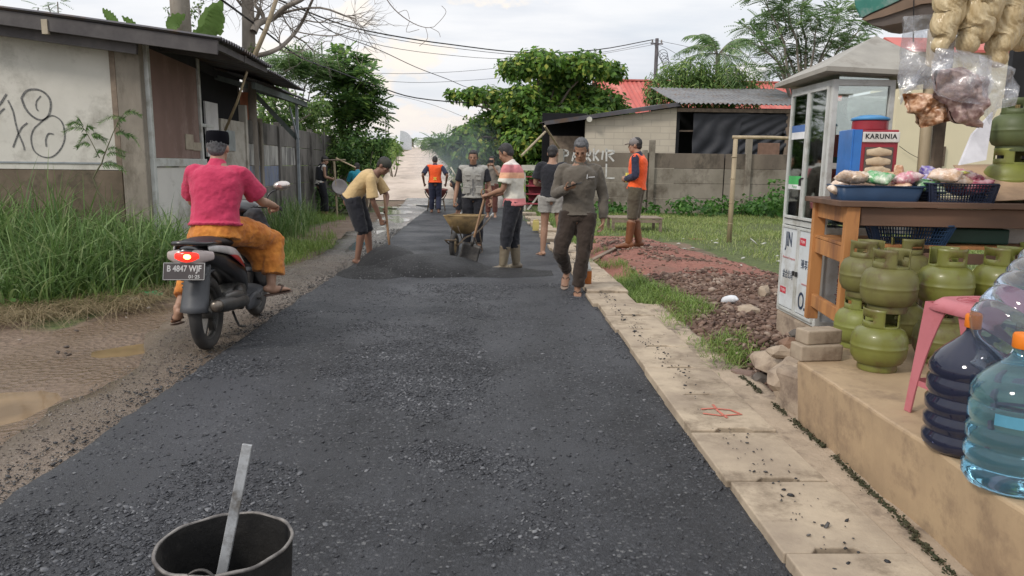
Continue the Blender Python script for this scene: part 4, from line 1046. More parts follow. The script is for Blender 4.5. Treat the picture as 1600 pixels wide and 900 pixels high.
# feathery low tree in front of it over the far road
cl = px_clumps([(695, 225, 20), (718, 235, 22), (678, 220, 11), (738, 250, 24), (712, 244, 13)], 33, 1, .35)
tree('fern_leaf_tree', 'low spreading tree with fine feathery leaves leaning over the far road', 'tree', (-.4, 33.5, .1), cl, lambda t, c: pinnate('crown', c, 520, .55, .16, .05, lf_feather, t, flat=.4), bark, 1.2, .1)
# left tree pair
L2 = [(537, 84, 15), (552, 100, 20), (528, 108, 22), (567, 118, 18), (545, 130, 26), (520, 132, 22), (572, 142, 20), (540, 158, 26), (583, 160, 16), (560, 172, 24), (590, 180, 12), (535, 185, 22), (575, 190, 14), (520, 165, 18)]
cl = px_clumps(L2, 23.5, .8, .85, .86)
tree('rambutan_tree', 'tall dark narrow tree with drooping leaflets left of the far road', 'tree', (-4.9, 24, .1), cl, lambda t, c: pinnate('crown', c, 330, .55, .26, .11, lf_dark, t, k=6, flat=.85, inner=.15), bark, 1.6, .14)
L3 = [(440, 92, 18), (462, 100, 22), (485, 96, 20), (478, 115, 22), (450, 112, 16), (500, 112, 18)]
cl = px_clumps(L3, 22, .8, .45)
tree('silk_tree', 'pale feathery young tree over the end of the tin awning', 'tree', (-5.9, 22.2, .1), cl, lambda t, c: pinnate('crown', c, 520, .6, .15, .045, lf_feather, t, flat=.5), bark_pale, 1.8, .07, extra=1)
L4 = [(430, 140, 20), (412, 150, 16), (455, 160, 20), (425, 175, 22), (400, 180, 18), (450, 190, 22), (480, 175, 20), (500, 165, 18), (480, 200, 22), (412, 200, 14)]
cl = px_clumps(L4, 20.5, .8, .8)
tree('garden_tree', 'mid green bushy tree crowding behind the precast fence and awning', 'tree', (-6.3, 20.6, 0), cl, lambda t, c: crown('crown', c, 1700, .17, .07, lf_mango, t, inner=.2, flat=.8, droop=.6), bark_pale, 1.2, .09)
def bush(label, l, y, mat, per=420, L_=.13, w_=.07, dy=.6, name='shrub', cat='shrub', flat=.85, base_px=None, pin=False):
    cl = px_clumps(l, y, dy, flat); bx = sum(c[0] for c in cl) / len(cl)
    cl = [(c[0], c[1], max(c[2], c[3] * .35 + hill(y)), *c[3:]) for c in cl]
    mk = (lambda t, c: pinnate('foliage', c, per, L_, L_ * .3, w_, mat, t, flat=flat, inner=.1)) if pin else (lambda t, c: crown('foliage', c, per * 3, L_, w_, mat, t, inner=.12, flat=flat))
    t = empty(name, (bx, y, hill(y)), label=label, cat=cat)
    loc = [(c[0] - bx, c[1] - y, c[2] - hill(y), *c[3:]) for c in cl]
    b = MB()
    for c in loc: limb(b, (c[0] * .3, c[1] * .3, -.05), c[:3], .03, .01, .08, 5, 3)
    b.build('stem', bark, t, smooth=True); mk(t, loc); return t
bush('round dark green bush at the foot of the tall narrow tree', [(560, 215, 24), (585, 225, 20), (545, 235, 24), (575, 245, 22), (600, 240, 12), (555, 255, 24), (600, 218, 12), (540, 262, 20)], 22.6, lf_bush, 500, .14, .07)
bush('leafy thicket behind the two people at the end of the precast fence', [(500, 200, 22), (520, 215, 22), (490, 228, 22), (520, 240, 20), (500, 255, 20), (475, 218, 16), (535, 205, 14), (483, 250, 16), (508, 275, 16), (488, 285, 14)], 22.8, lf_mango, 430, .17, .06)
bush('dark creeper thicket under the poles beside the man in the white tank top', [(500, 300, 14), (515, 310, 12), (487, 310, 14), (505, 322, 12), (530, 318, 10), (545, 322, 10)], 20.9, lf_dark, 700, .13, .06, .3)
bush('bright green bank of shrubs at the left of the far road', [(608, 222, 12), (618, 232, 12), (604, 240, 14), (622, 222, 6), (612, 250, 12)], 45, lf_bright, 60, .4, .13, 2)
bush('grey green scrub on the skyline at the far end of the road', [(650, 237, 5), (664, 238, 5), (678, 236, 8), (692, 238, 9), (705, 238, 10)], 130, lf_feather, 8, 1.2, .5, 3)
bush('pale green scrub at the right of the far road below the feathery tree', [(705, 262, 10), (720, 272, 12), (712, 280, 10), (735, 275, 14), (748, 290, 14), (730, 290, 12)], 34, lf_bright, 130, .3, .09, 1.5)
bush('dark hedge under the almond tree beside the red rack', [(765, 285, 20), (790, 290, 20), (815, 280, 22), (840, 275, 20), (835, 300, 18), (800, 305, 18), (860, 290, 16)], 27, lf_dark, 330, .2, .1, .5)
# mango and feathery trees behind the shed
L5 = [(1030, 135, 22), (1050, 118, 24), (1080, 112, 26), (1110, 122, 26), (1140, 118, 24), (1165, 135, 26), (1060, 145, 26), (1100, 148, 26), (1140, 150, 26), (1022, 152, 16), (1178, 155, 14), (1085, 135, 26)]
cl = px_clumps(L5, 30, .9, .8)
tree('mango_tree', 'rounded pale green mango tree behind the shed roof', 'tree', (8.5, 30.5, 0), cl, lambda t, c: crown('crown', c, 1300, .24, .065, lf_mango, t, inner=.3, flat=.8, droop=.9), bark, 2.0, .16)
L6 = [(1172, 42, 16), (1190, 66, 18), (1205, 30, 24), (1232, 12, 26), (1245, 48, 24), (1280, 28, 24), (1215, 78, 22), (1262, 82, 24), (1300, 60, 22), (1205, 108, 18), (1240, 108, 18), (1330, 70, 22), (1365, 75, 18), (1395, 72, 16), (1310, 20, 24), (1345, 40, 20), (1190, -10, 22), (1260, -20, 26)]
cl = px_clumps(L6, 27, 1.6, .42, 1.0)
tree('albizia_tree', 'tall airy tree with tiered feathery foliage above the glass cabinet', 'tree', (11.2, 27, 0), cl, lambda t, c: pinnate('crown', c, 270, .6, .16, .055, lf_feather, t, flat=.5, inner=.1), bark_pale, 3.0, .16, extra=2)
# palms
def palm(label, base, h, fr, nf, r=.12, mat=lf_feather):
    t = empty('palm_tree', base, label=label, cat='palm tree'); b = MB(); b.tube([(0, 0, -.1), (.05, 0, h * .5), (0, 0, h)], [r * 1.3, r, r * .8], 9, 3); b.build('trunk', bark_pale, t, smooth=True)
    vs = []; mb = MB()
    for i in range(nf):
        a = 2 * PI * i / nf + random.uniform(-.2, .2); el = random.uniform(.1, 1.35); d = V((math.cos(a), math.sin(a), 0))
        P = []
        for k in range(15):
            s = k / 14; P.append(V((0, 0, h)) + d * fr * (s * math.cos(el) + .15 * s * s) + V((0, 0, fr * (s * math.sin(el) - .75 * s * s * (1.2 - .4 * el)))))
        mb.tube(P, [.018 * (1 - .8 * k / 14) for k in range(15)], 4, 1, None)
        for k in range(2, 15):
            for sg in (-1, 1):
                for q in (0, .5):
                    kk = min(k + q, 14); c = P[int(kk)].lerp(P[min(int(kk) + 1, 14)], kk % 1); T = (P[min(int(kk) + 1, 14)] - P[int(kk) - 1]).normalized()
                    s_ = T.cross(V((0, 0, 1))).normalized() * sg; L = fr * .26 * (1 - abs(k / 14 - .45)); e = c + s_ * L * .75 + T * L * .5 - V((0, 0, L * random.uniform(.35, .7)))
                    m = c.lerp(e, .5) + V((0, 0, .06 * L)); w_ = T * .022 * fr / 2; vs += [c - w_, c + w_, m + w_, m - w_, m - w_, m + w_, e + w_ * .1, e - w_ * .1]
    mb.build('frond_rib', bark_pale, t); v = np.array([tuple(x) for x in vs]); np_mesh('frond', v, np.arange(len(v)).reshape(-1, 4), mat, t); return t
q = W(1122, 86, 31.6); palm('coconut palm with wind ruffled fronds between the mango tree and the feathery tree', (q.x, 31.6, 0), q.z, 2.3, 17)
q = W(644, 222, 125); palm('small distant palm beside the pale marker on the hilltop', (q.x, 125, 4.3), q.z - 4.3, 1.8, 18, .2)
# bare tree by the shack: trunk, two heavy limbs and a net of twigs
bt_y = 15.0
tb = empty('bare_tree', (W(391, 190, bt_y).x, bt_y, 0), label='leafless tree with forked limbs rising behind the shack', cat='tree')
def tl(px, py, dy=0.): q = W(px, py, bt_y + dy); return V((q.x - tb.location.x, q.y - tb.location.y, q.z))
b = MB(); b.tube([(-.02, 0, -.1), tl(391, 190), tl(389, 90), tl(388, 30), tl(385, -40)], [.16, .135, .13, .12, .10], 12, 4, None)
mains = [([(396, 50), (402, 38), (412, 33), (428, 28), (445, 12), (470, 0), (490, -14)], .075), ([(392, 88), (415, 84), (438, 74), (458, 55), (470, 38), (480, 18), (490, -4)], .05), ([(393, 42), (405, 20), (398, 5), (410, -12)], .04), ([(388, 20), (375, 5), (360, -15)], .035),
         ([(412, 33), (450, 18), (500, 12), (540, 25), (556, 30)], .026), ([(440, 20), (452, 42), (475, 52), (520, 56), (545, 50)], .016), ([(470, 30), (500, 35), (520, 28), (555, 36)], .015), ([(436, 76), (450, 82), (470, 80), (485, 76)], .012), ([(395, 92), (380, 98), (362, 100), (350, 108)], .012)]
twigs = []
def grow(P, r, depth):
    if depth == 0: return
    for _ in range(5 if depth == 2 else 4):
        i = random.randint(1, len(P) - 1); o = P[i]; d = (P[i] - P[i - 1]).normalized()
        dirn = (d + V((random.gauss(.15, .7), random.gauss(0, .7), random.gauss(0.05, .6)))).normalized(); L = random.uniform(.35, .95) * (1.0 if depth == 2 else .55)
        Q = [o]; dd = dirn
        for k in range(4): dd = (dd + V((random.gauss(0, .28), random.gauss(0, .28), random.gauss(.0, .28)))).normalized(); Q.append(Q[-1] + dd * L / 4)
        rr = max(r * .42, .0045); b.tube(Q, [rr * (1 - .75 * k / 4) for k in range(5)], 4, 2, None); grow(Q, rr, depth - 1)
for pts, r in mains:
    P = [tl(x, y, .0 + .25 * math.sin(i * 1.3 + r * 60)) for i, (x, y) in enumerate(pts)]
    b.tube(P, [r * (1 - .6 * i / len(P)) for i in range(len(P))], 8, 3, None); grow(P, r, 3 if r > .02 else 2)
b.build('trunk', bark_pale, tb, smooth=True)
crown('leaf_tuft', [(*tl(391, 82, -.1), .14), (*tl(394, 74, -.1), .08)], 2500, .08, .03, lf_bright, tb)
b = MB(); b.tube([W(393, 98, 14.6), W(416, 45, 14.7), W(440, -25, 14.8)], [.05, .045, .04], 8); tag(b.build('bamboo_pole', bamboo, smooth=True), 'long bamboo pole propped up against the bare tree above the roof', 'pole')
# banana clump behind the shack
bn = empty('banana_plant', (-6.1, 14.2, 0), label='banana plant whose torn leaves show above the shack roof', cat='banana plant')
bst = M('banana_stem', (.16, .2, .08), rough=.6)
for q_ in ([(0, 0, 0), (.03, 0, 2.6)], [(-.9, .1, 0), (-.85, 0, 2.4)]): b = MB(); b.tube(q_, [.13, .07], 10); b.build('stem', bst, bn, smooth=True)
def banana(b, p0, p1, p2, w_):
    def f(u, v):
        t = v; c = V(p0) * (1 - t) ** 2 + V(p1) * 2 * t * (1 - t) + V(p2) * t * t; T = (V(p1) - V(p0)) * (1 - t) + (V(p2) - V(p1)) * t
        s_ = T.cross(V((0, .9, .4))).normalized(); ww = w_ * math.sin(PI * min(1, .08 + t * .92)) ** .6
        a = (u - .5) * 2; rip = 1 - .25 * max(0, noise.noise(V((v * 14, 0, w_ * 9)))) * abs(a)
        return c + s_ * a * ww * rip + V((0, -.25, .2)) * (-abs(a) * ww * .35) + V((0, 0, .02 * math.sin(v * 40) * abs(a)))
    b.grid(f, 6, 26)
def bl(px, py, y=13.9): q = W(px, py, y); return V((q.x + 6.1, q.y - 14.2, q.z))
for A3 in ((bl(318, 60), bl(322, 30), bl(348, 2), .18), (bl(322, 55), bl(342, 30), bl(338, 8, 13.7), .17), (bl(270, 50), bl(262, 30), bl(290, 24), .12), (bl(185, 40), bl(172, 26), bl(160, 14), .10), (bl(300, 60), bl(318, 44), bl(350, 50), .12), (bl(200, 48), bl(215, 40), bl(190, 26), .09)):
    b = MB(); banana(b, *A3); b.build('leaf', lf_banana, bn, smooth=True)
bush('thin leafy sapling tips showing over the middle of the shack roof', [(300, 20, 10), (310, 8, 9), (296, 40, 9), (268, 30, 6), (262, 15, 6)], 14.8, lf_mango, 500, .09, .035, .2, name='sapling', cat='sapling')
bush('feathery branch showing over the left end of the shack roof', [(75, 8, 14), (90, 3, 10), (60, 12, 8)], 14.0, lf_feather, 110, .22, .02, .2, name='tree_branch', cat='branch', pin=True)

# ---- lead-tree sapling before the white wall
sp_ = empty('roadside_sapling', (G(130, 470).x, 9.2, 0), label='spindly sapling with fine fern-like leaves before the white wall', cat='sapling')
def sl(px, py, y=9.2): q = W(px, py, y); return V((q.x - sp_.location.x, q.y - 9.2, q.z))
b = MB(); kk = 220 / 990
def zz(x, y): return sl(x * kk, 100 + y * kk)
b.tube([(0.15, 0, 0), zz(690, 900), zz(715, 700), zz(765, 560), zz(815, 440), zz(870, 350)], [.012, .011, .009, .007, .005, .003], 6, 3, None); b.tube([zz(700, 660), zz(650, 560), zz(600, 470), zz(560, 420)], [.006, .005, .004, .003], 5, 3, None)
fr_ = []
for st, en in (((865, 350), (990, 350)), ((860, 375), (700, 400)), ((820, 440), (870, 370)), ((810, 490), (900, 500)), ((870, 490), (980, 560)), ((755, 600), (870, 610)), ((745, 640), (870, 640)), ((740, 620), (680, 640)), ((600, 460), (450, 470)), ((570, 430), (480, 420)), ((600, 470), (650, 440)),
               ((640, 500), (745, 520)), ((650, 515), (740, 540)), ((620, 490), (540, 575)), ((640, 570), (545, 570)), ((720, 700), (860, 720)), ((715, 720), (880, 745)), ((590, 440), (545, 370))):
    s_, e_ = zz(*st), zz(*en); d = e_ - s_; m = s_.lerp(e_, .5) + V((0, random.uniform(-.05, .05), .03)); P = catmull([s_, m, e_ + V((0, 0, -.02))], 8); b.tube(P, .0018, 3, 1, None)
    for i in range(1, len(P)):
        T = (P[i] - P[i - 1]).normalized()
        for sg in (-1, 1):
            n1_ = (V((0, 0, 1)) * sg * .55 + T * .55 + V((0, random.uniform(-.6, .2), -.25))).normalized(); L = .05; c = P[i]; w_ = T * .007
            fr_ += [c - w_, c + w_, c + n1_ * L + w_ * .3, c + n1_ * L - w_ * .3]
b.build('stem', M('green_stem', (.13, .13, .07), bump=0), sp_, smooth=True); v = np.array([tuple(x) for x in fr_]); np_mesh('leaf', v, np.arange(len(v)).reshape(-1, 4), lf_bush, sp_)

# ---- tall grass at the left
g_tall = leaf_mat('tall_grass_mat', (.081, .156, .042), (.171, .275, .081), (.327, .372, .178), transl=.3, scale=1.2)
g_dry = leaf_mat('dry_grass_mat', (.220, .165, .090), (.330, .260, .150), (.160, .140, .060), transl=.2)
g_short = leaf_mat('short_grass_mat', (0.113, 0.194, 0.033), (0.224, 0.322, 0.072), (0.389, 0.419, 0.156), transl=.3, scale=.8)
def stuff(o, label, cat='grass'): return tag(o, label, cat, kind='stuff')
poly = [(-9, 5.9), (-5.8, 6.4), (-4.3, 6.75), (-3.75, 7.3), (-3.55, 8.2), (-3.75, 9.6), (-4.3, 9.7), (-9, 9.7)]
tus = scatter(poly, 430); P = []; Hh = []
for (x, y) in tus:
    hh = .40 + 1.05 * min(1, (y - 6.1) / 2.6) * (.55 + .75 * abs(nn(x, y, .9, 3))) * (1 if x < -4.4 else .72) + .25 * max(0, nn(x, y, .7, 8))
    if x < -5.4: hh *= 1.18
    k = random.randint(14, 30)
    for _ in range(k): P.append((x + random.gauss(0, .09), y + random.gauss(0, .09), -.02)); Hh.append(hh * random.uniform(.4, 1.2))
P = np.array(P); Hh = np.array(Hh)
stuff(blades('tall_grass', P, Hh, np.clip(.013 + .015 * RNG.uniform(0, 1, len(P)), .008, .030), RNG.uniform(.15, .95, len(P)), g_tall, seg=6), 'tall arching grass crowding the foot of the shack at the left')
q_ = scatter(poly, 1500); stuff(blades('broad_grass', np.column_stack([q_, np.full(len(q_), -.02)]), RNG.uniform(.6, 1.55, len(q_)) * np.clip((q_[:, 1] - 5.6) / 2.6, .4, 1), RNG.uniform(.025, .042, len(q_)), RNG.uniform(.6, 1.25, len(q_)), leaf_mat('broad_grass_mat', (.10, .17, .05), (.20, .29, .10), (.33, .36, .20), transl=.35), seg=7), 'broad arching cane grass blades rising out of the tall grass')
pp = scatter([(-9, 5.7), (-5.2, 6.3), (-3.6, 7.0), (-3.5, 8.5), (-9, 9.5)], 9000)
stuff(blades('under_grass', np.column_stack([pp, np.full(len(pp), -.02)]), RNG.uniform(.08, .4, len(pp)), .008, RNG.uniform(.2, 1.2, len(pp)), g_short, seg=4), 'short green grass under the tall arching grass')
pp = scatter([(-9, 5.2), (-4.4, 5.9), (-3.3, 6.9), (-3.35, 8.0), (-4.2, 7.2), (-9, 6.7)], 9500)
d1 = blades('dry_straw', np.column_stack([pp, np.full(len(pp), .012)]), RNG.uniform(.10, .38, len(pp)), .0065, RNG.uniform(1.6, 2.6, len(pp)), g_dry, seg=4, up=.18)
stuff(d1, 'flattened dry straw along the muddy edge of the tall grass', 'straw')
# broad-leaved weeds at the foot of the grass
def weeds(name, poly, n, rr, mat, label, L_=.07, w_=.045, hz_=.05):
    p_ = scatter(poly, n); cl = [(x, y, hz_, rr * random.uniform(.6, 1.4), .6) for x, y in p_]
    P_, N_ = shell_points(cl, 900 * (.1 / rr) * .6, inner=.1, flat=.6); N_[:, 2] += .8; k = P_[:, 2] > -.0; P_, N_ = P_[k], N_[k]
    v, f = leaf_quads(P_, N_, L_, w_, droop=.1); return stuff(np_mesh(name, v, f, mat), label, 'weeds')
weeds('ground_weeds', [(-7, 5.9), (-4.6, 6.5), (-3.6, 7.2), (-3.4, 8.6), (-4, 8.8), (-7, 7.0)], 130, .12, lf_bush, 'low broad leaved weeds at the foot of the tall grass')
# grass of the verge beyond the shack
def vm(x, y): return np.clip(.5 + 1.6 * vnoise(x, y, .7, 3.), .03, 1)
pp = scatter([(-3.1, 9.6), (-2.75, 11), (-2.7, 13), (-3.3, 15), (-3.7, 19), (-5.0, 21), (-5.2, 14), (-4.7, 11), (-4.1, 9.6)], 15000, mask=vm)
stuff(blades('verge_grass', np.column_stack([pp, [gheight(a, b_) for a, b_ in pp]]), RNG.uniform(.05, .24, len(pp)), .010, RNG.uniform(.2, 1.1, len(pp)), g_short, seg=3), 'ragged green grass of the left verge before the precast fence')
pp = []
for cx_, cy_ in ((-3.95, 14.6), (-4.2, 15.3), (-3.8, 13.6), (-4.3, 14.2), (-4.4, 16.8), (-4.2, 12.7)):
    pp += [(cx_ + random.gauss(0, .17), cy_ + random.gauss(0, .2), 0) for _ in range(150)]
stuff(blades('verge_tall_grass', pp, RNG.uniform(.3, 1.0, len(pp)), .015, RNG.uniform(.15, .8, len(pp)), g_tall, seg=5), 'knee high grass around the awning post')
# field at the right
def fm(x, y): return np.clip(.62 + 1.2 * vnoise(x, y, .5, 6.), .05, 1) * np.clip((y - 7) / 6, .2, 1)
pp = scatter([(3.6, 8), (7.5, 8.5), (13, 14), (16, 22.4), (2.0, 22.4), (1.9, 15.2), (3.2, 14), (4.1, 11)], 42000, mask=fm)
stuff(blades('field_grass', np.column_stack([pp, [gheight(a, b_) for a, b_ in pp]]), RNG.uniform(.04, .15, len(pp)), .012, RNG.uniform(.2, 1.3, len(pp)), leaf_mat('field_grass_mat', (.171, .245, .060), (.298, .356, .113), (.450, .450, .198), transl=.3, scale=.5), seg=3), 'short yellow green grass of the yard')
# grass tufts along the mound and the slabs
def tm(x, y): return np.clip(.2 + 2.6 * vnoise(x, y, 1.15, 12.), .0, 1)
pp = scatter([(1.50, 4.7), (1.92, 5.0), (2.0, 6.5), (1.75, 8.5), (1.85, 12.5), (1.60, 15), (1.25, 15), (1.34, 10), (1.47, 7.5)], 8500, mask=tm)
stuff(blades('mound_edge_grass', np.column_stack([pp, [max(mound_z(a, b_), 0) for a, b_ in pp]]), RNG.uniform(.04, .17, len(pp)), .007, RNG.uniform(.3, 1.3, len(pp)), g_short, seg=4), 'bright grass tufts between the slabs and the mound')
pp = scatter([(.9, 15), (1.5, 14), (2.2, 15), (2.0, 22), (.4, 24)], 5000, mask=vm)
stuff(blades('far_verge_grass', np.column_stack([pp, [gheight(a, b_) for a, b_ in pp]]), RNG.uniform(.05, .2, len(pp)), .012, RNG.uniform(.3, 1.2, len(pp)), g_short, seg=3), 'thin grass at the right edge of the far asphalt')
# long grass on both banks of the far road
pp = []
for _ in range(26000):
    y = 26 + 95 * random.random() ** 1.7; s = random.random() < .6
    x = road_x(y) + (-1 if s else 1) * (road_hw(y) + .2 + abs(random.gauss(.15, 1.5)))
    if s or y > 27: pp.append((x, y, gheight(x, y)))
P = np.array(pp); stuff(blades('bank_grass', P, RNG.uniform(.25, .9, len(P)) * np.clip(.7 + (P[:, 1] - 26) / 120, .6, 1.2), .03 + .0008 * P[:, 1], RNG.uniform(.2, .9, len(P)), leaf_mat('bank_grass_mat', (.125, .213, .044), (.237, .338, .081), (.338, .413, .150), transl=.35, scale=.3), seg=3), 'long bright grass on the banks of the far road')
# creepers along the yard wall
cl = []
for k in range(44):
    x = 5.4 + 7.0 * random.random(); cl.append((x, 21.9 + random.uniform(-.9, .3), .16 + .14 * random.random(), random.uniform(.3, .55), .7))
for k in range(10): cl.append((2.3 + 3 * random.random(), 21.9 + random.uniform(-.3, .3), .12, random.uniform(.2, .4), .7))
for q in ((1215, 295), (1205, 310), (1222, 320)): w_ = W(*q, 20.5); cl.append((w_.x, 20.5, w_.z, .38, .8))
stuff(crown('wall_foot_creeper', cl, 330, .16, .11, leaf_mat('leaf_creeper', (.045, .123, .026), (.093, .217, .045), (.164, .299, .075)), None, inner=.1), 'dark green creeper mass along the foot of the yard wall', 'creeper')
# ============================================================ PEOPLE
def skin_mat(name, c, c2=None):
    return M(name, c, c2 or tuple(x * .8 for x in c), rough=.55, scale=7, bump=.08, bscale=90, spec=.4)
skin_a = skin_mat('skin_brown', (.30, .165, .105)); skin_b = skin_mat('skin_tan', (.37, .215, .145)); skin_c = skin_mat('skin_deep', (.235, .125, .085))
hair_m = M('hair_black', (.018, .016, .016), (.035, .032, .032), rough=.6, scale=60, bump=.6, bscale=220)
hair_g = M('hair_grey', (.13, .13, .135), (.05, .05, .052), rough=.7, scale=50, bump=.6, bscale=220)
eye_w = M('eye_dark', (.05, .035, .03), rough=.95, bump=0, spec=0.05); brow_m = M('eyebrow', (.08, .055, .045), rough=.8, bump=0); lip_m = None
def cloth(name, c, c2=None, scale=3., rough=.88, **k):
    return M(name, c, c2 or tuple(x * .86 for x in c), rough=rough, scale=scale, bump=.6, bscale=k.pop('bscale', 22), sheen=.15, spec=.2, bdist=k.pop('bdist', .02), **k)

DEF = dict(pelvis=(0, 0, .92), waist=(0, .01, 1.06), chest=(0, .01, 1.24), neck=(0, -.005, 1.42), head=(0, .03, 1.555),
           shR=(.175, -.01, 1.375), elR=(.225, -.02, 1.10), wrR=(.225, .06, .86), shL=(-.175, -.01, 1.375), elL=(-.225, -.02, 1.10), wrL=(-.225, .06, .86),
           hipR=(.085, 0, .90), knR=(.095, .03, .49), anR=(.10, 0, .085), hipL=(-.085, 0, .90), knL=(-.095, .03, .49), anL=(-.10, 0, .085),
           toR=None, toL=None, look=(0, 1, -.15), up=(0, 0, 1))
def lerp3(a, b, t): return V(a).lerp(V(b), t)
def torso_stations(J):
    sd_ = ((J['shR'] - J['shL']).normalized() * .5 + (J['hipR'] - J['hipL']).normalized() * .5).normalized()
    P = [J['pelvis'] - (J['waist'] - J['pelvis']).normalized() * .07, J['pelvis'], J['waist'], J['chest'], J['chest'].lerp(J['neck'], .55), J['chest'].lerp(J['neck'], .86), J['neck'].lerp(J['head'], .12)]
    R_ = [(.115, .085), (.155, .105), (.135, .095), (.158, .108), (.158, .092), (.088, .066), (.056, .054)]
    return P, R_, sd_
def head_frame(J):
    f = V(J['look']).normalized(); u = V(J['up']); r = f.cross(u).normalized(); u = r.cross(f).normalized()
    R = Matrix((r, f, u)).transposed(); return R, r, f, u
def add_head(b, J, S=1.0):
    R, r, f, u = head_frame(J); c = J['head']
    at = lambda x, y, z: c + r * x * S + f * y * S + u * z * S
    b.ball(at(0, -.012, .022), (.073 * S, .092 * S, .092 * S), 20, R)
    b.ball(at(0, .028, -.045), (.056 * S, .058 * S, .070 * S), 18, R)
    b.ball(at(0, .058, -.092), (.026 * S, .022 * S, .020 * S), 12, R)                 # chin
    b.ball(at(0, .070, .018), (.050 * S, .014 * S, .013 * S), 12, R)                  # brow
    b.loft([at(0, .083, .008), at(0, .098, -.022), at(0, .090, -.034)], [.009 * S, .013 * S, .010 * S], r, 8)      # nose
    b.ball(at(-.013, .088, -.032), .009 * S, 8, R); b.ball(at(.013, .088, -.032), .009 * S, 8, R)
    for s in (-1, 1): b.ball(at(s * .042, .064, -.018), (.018 * S, .016 * S, .018 * S), 10, R)   # cheekbones
    b.ball(at(0, .082, -.058), (.024 * S, .010 * S, .007 * S), 10, R); b.ball(at(0, .079, -.069), (.020 * S, .010 * S, .007 * S), 10, R)   # lips
    for s in (-1, 1): b.ball(at(s * .076, -.008, -.008), (.008 * S, .020 * S, .031 * S), 10, R)      # ears
    b.loft([J['neck'] - (J['head'] - J['neck']) * .15, J['neck'].lerp(J['head'], .4), at(0, -.01, -.05)], [(.062, .060), (.054, .056), (.052, .058)], r, 12)
def hand(b, wr, d, palm, side, curl=.35, S=1.0, spread=1.0):
    """d: direction wrist->knuckles, palm: palm normal, side +1: thumb towards palm x d"""
    d = V(d).normalized(); p = V(palm); p = (p - d * p.dot(d)).normalized(); x = d.cross(p) * side
    wr = V(wr); kn = wr + d * .088 * S
    b.loft([wr - d * .01, wr + d * .03 * S, kn], [(.024 * S, .017 * S), (.036 * S, .016 * S), (.040 * S, .013 * S)], x, 10)
    for i, (o, L) in enumerate(((.031, .072), (.0105, .080), (-.0105, .074), (-.031, .058))):
        q = kn + x * o * S * spread - d * .008; dd = d.copy(); P = [q - d * .02, q]; c = curl * (1 + .12 * i)
        for k, fr in enumerate((.45, .32, .23)):
            a = c * (1.0 if k else .8) * 1.15
            dd = (dd * math.cos(a) + p * math.sin(a)); dd.normalize()
            # rotate the palm normal with the finger
            q = q + dd * L * fr * S; P.append(q); pp_ = p
            p_new = (p - dd * p.dot(dd)); 
            if p_new.length > 1e-3: p = p_new.normalized()
        p = V(palm); p = (p - d * p.dot(d)).normalized()
        b.loft(P, [.0085 * S, .0092 * S, .0088 * S, .008 * S, .0068 * S], x, 8)
    t0 = wr + d * .025 * S + x * .026 * S; tdir = (d * .65 + x * .75 + p * .35 * (1 + curl)).normalized()
    t1 = t0 + tdir * .04 * S; t2 = t1 + (tdir * (1 - curl * .5) + d * .3 + p * curl * .8 - x * curl * .5).normalized() * .032 * S; t3 = t2 + (d * .6 + p * curl - x * curl * .6).normalized() * .022 * S
    b.loft([t0 - tdir * .01, t0, t1, t2, t3], [.013 * S, .0135 * S, .0115 * S, .0098 * S, .0078 * S], p, 8)
def arm_st(J, s):
    sh, el, wr = J['sh' + s], J['el' + s], J['wr' + s]; ch = J['chest'].lerp(J['neck'], .6)
    P = [ch.lerp(sh, .5), sh, sh.lerp(el, .4), el, el.lerp(wr, .3), wr]
    return P, [.050, .048, .042, .036, .037, .026]
def leg_st(J, s):
    h, k, a = J['hip' + s], J['kn' + s], J['an' + s]
    back = (k - h).cross(J['hipR'] - J['hipL']).normalized() * .012
    return [h, h.lerp(k, .45), k, k.lerp(a, .30) + back * 0, a], [.092, .074, .053, .055, .036]
def foot(b, an, to, S=1.0, r=0.0):
    an, to = V(an), V(to); d = V((to.x - an.x, to.y - an.y, 0)).normalized(); dz = (to - an)
    up = V((0, 0, 1)); side = d.cross(up)
    heel = an - dz.normalized() * .05 + V((0, 0, -.045)); 
    b.loft([heel, an + V((0, 0, -.035)) + dz * .15, an.lerp(to, .6) + V((0, 0, -.012)), to], [(.030 + r, .028 + r), (.036 + r, .038 + r), (.046 + r, .025 + r), (.040 + r, .014 + r)], side, 12)
    b.loft([an + V((0, 0, .02)), an + V((0, 0, -.04))], [.037 + r * .5, .036 + r], side, 10)
def toes(b, an, to):
    an, to = V(an), V(to); d = (to - an).normalized(); side = d.cross(V((0, 0, 1))).normalized()
    for k in range(5): q = to + side * (k - 2) * .0165; b.loft([q - d * .02, q + d * (.028 - .004 * abs(k - 1.5))], [.0095, .0085], side, 6)
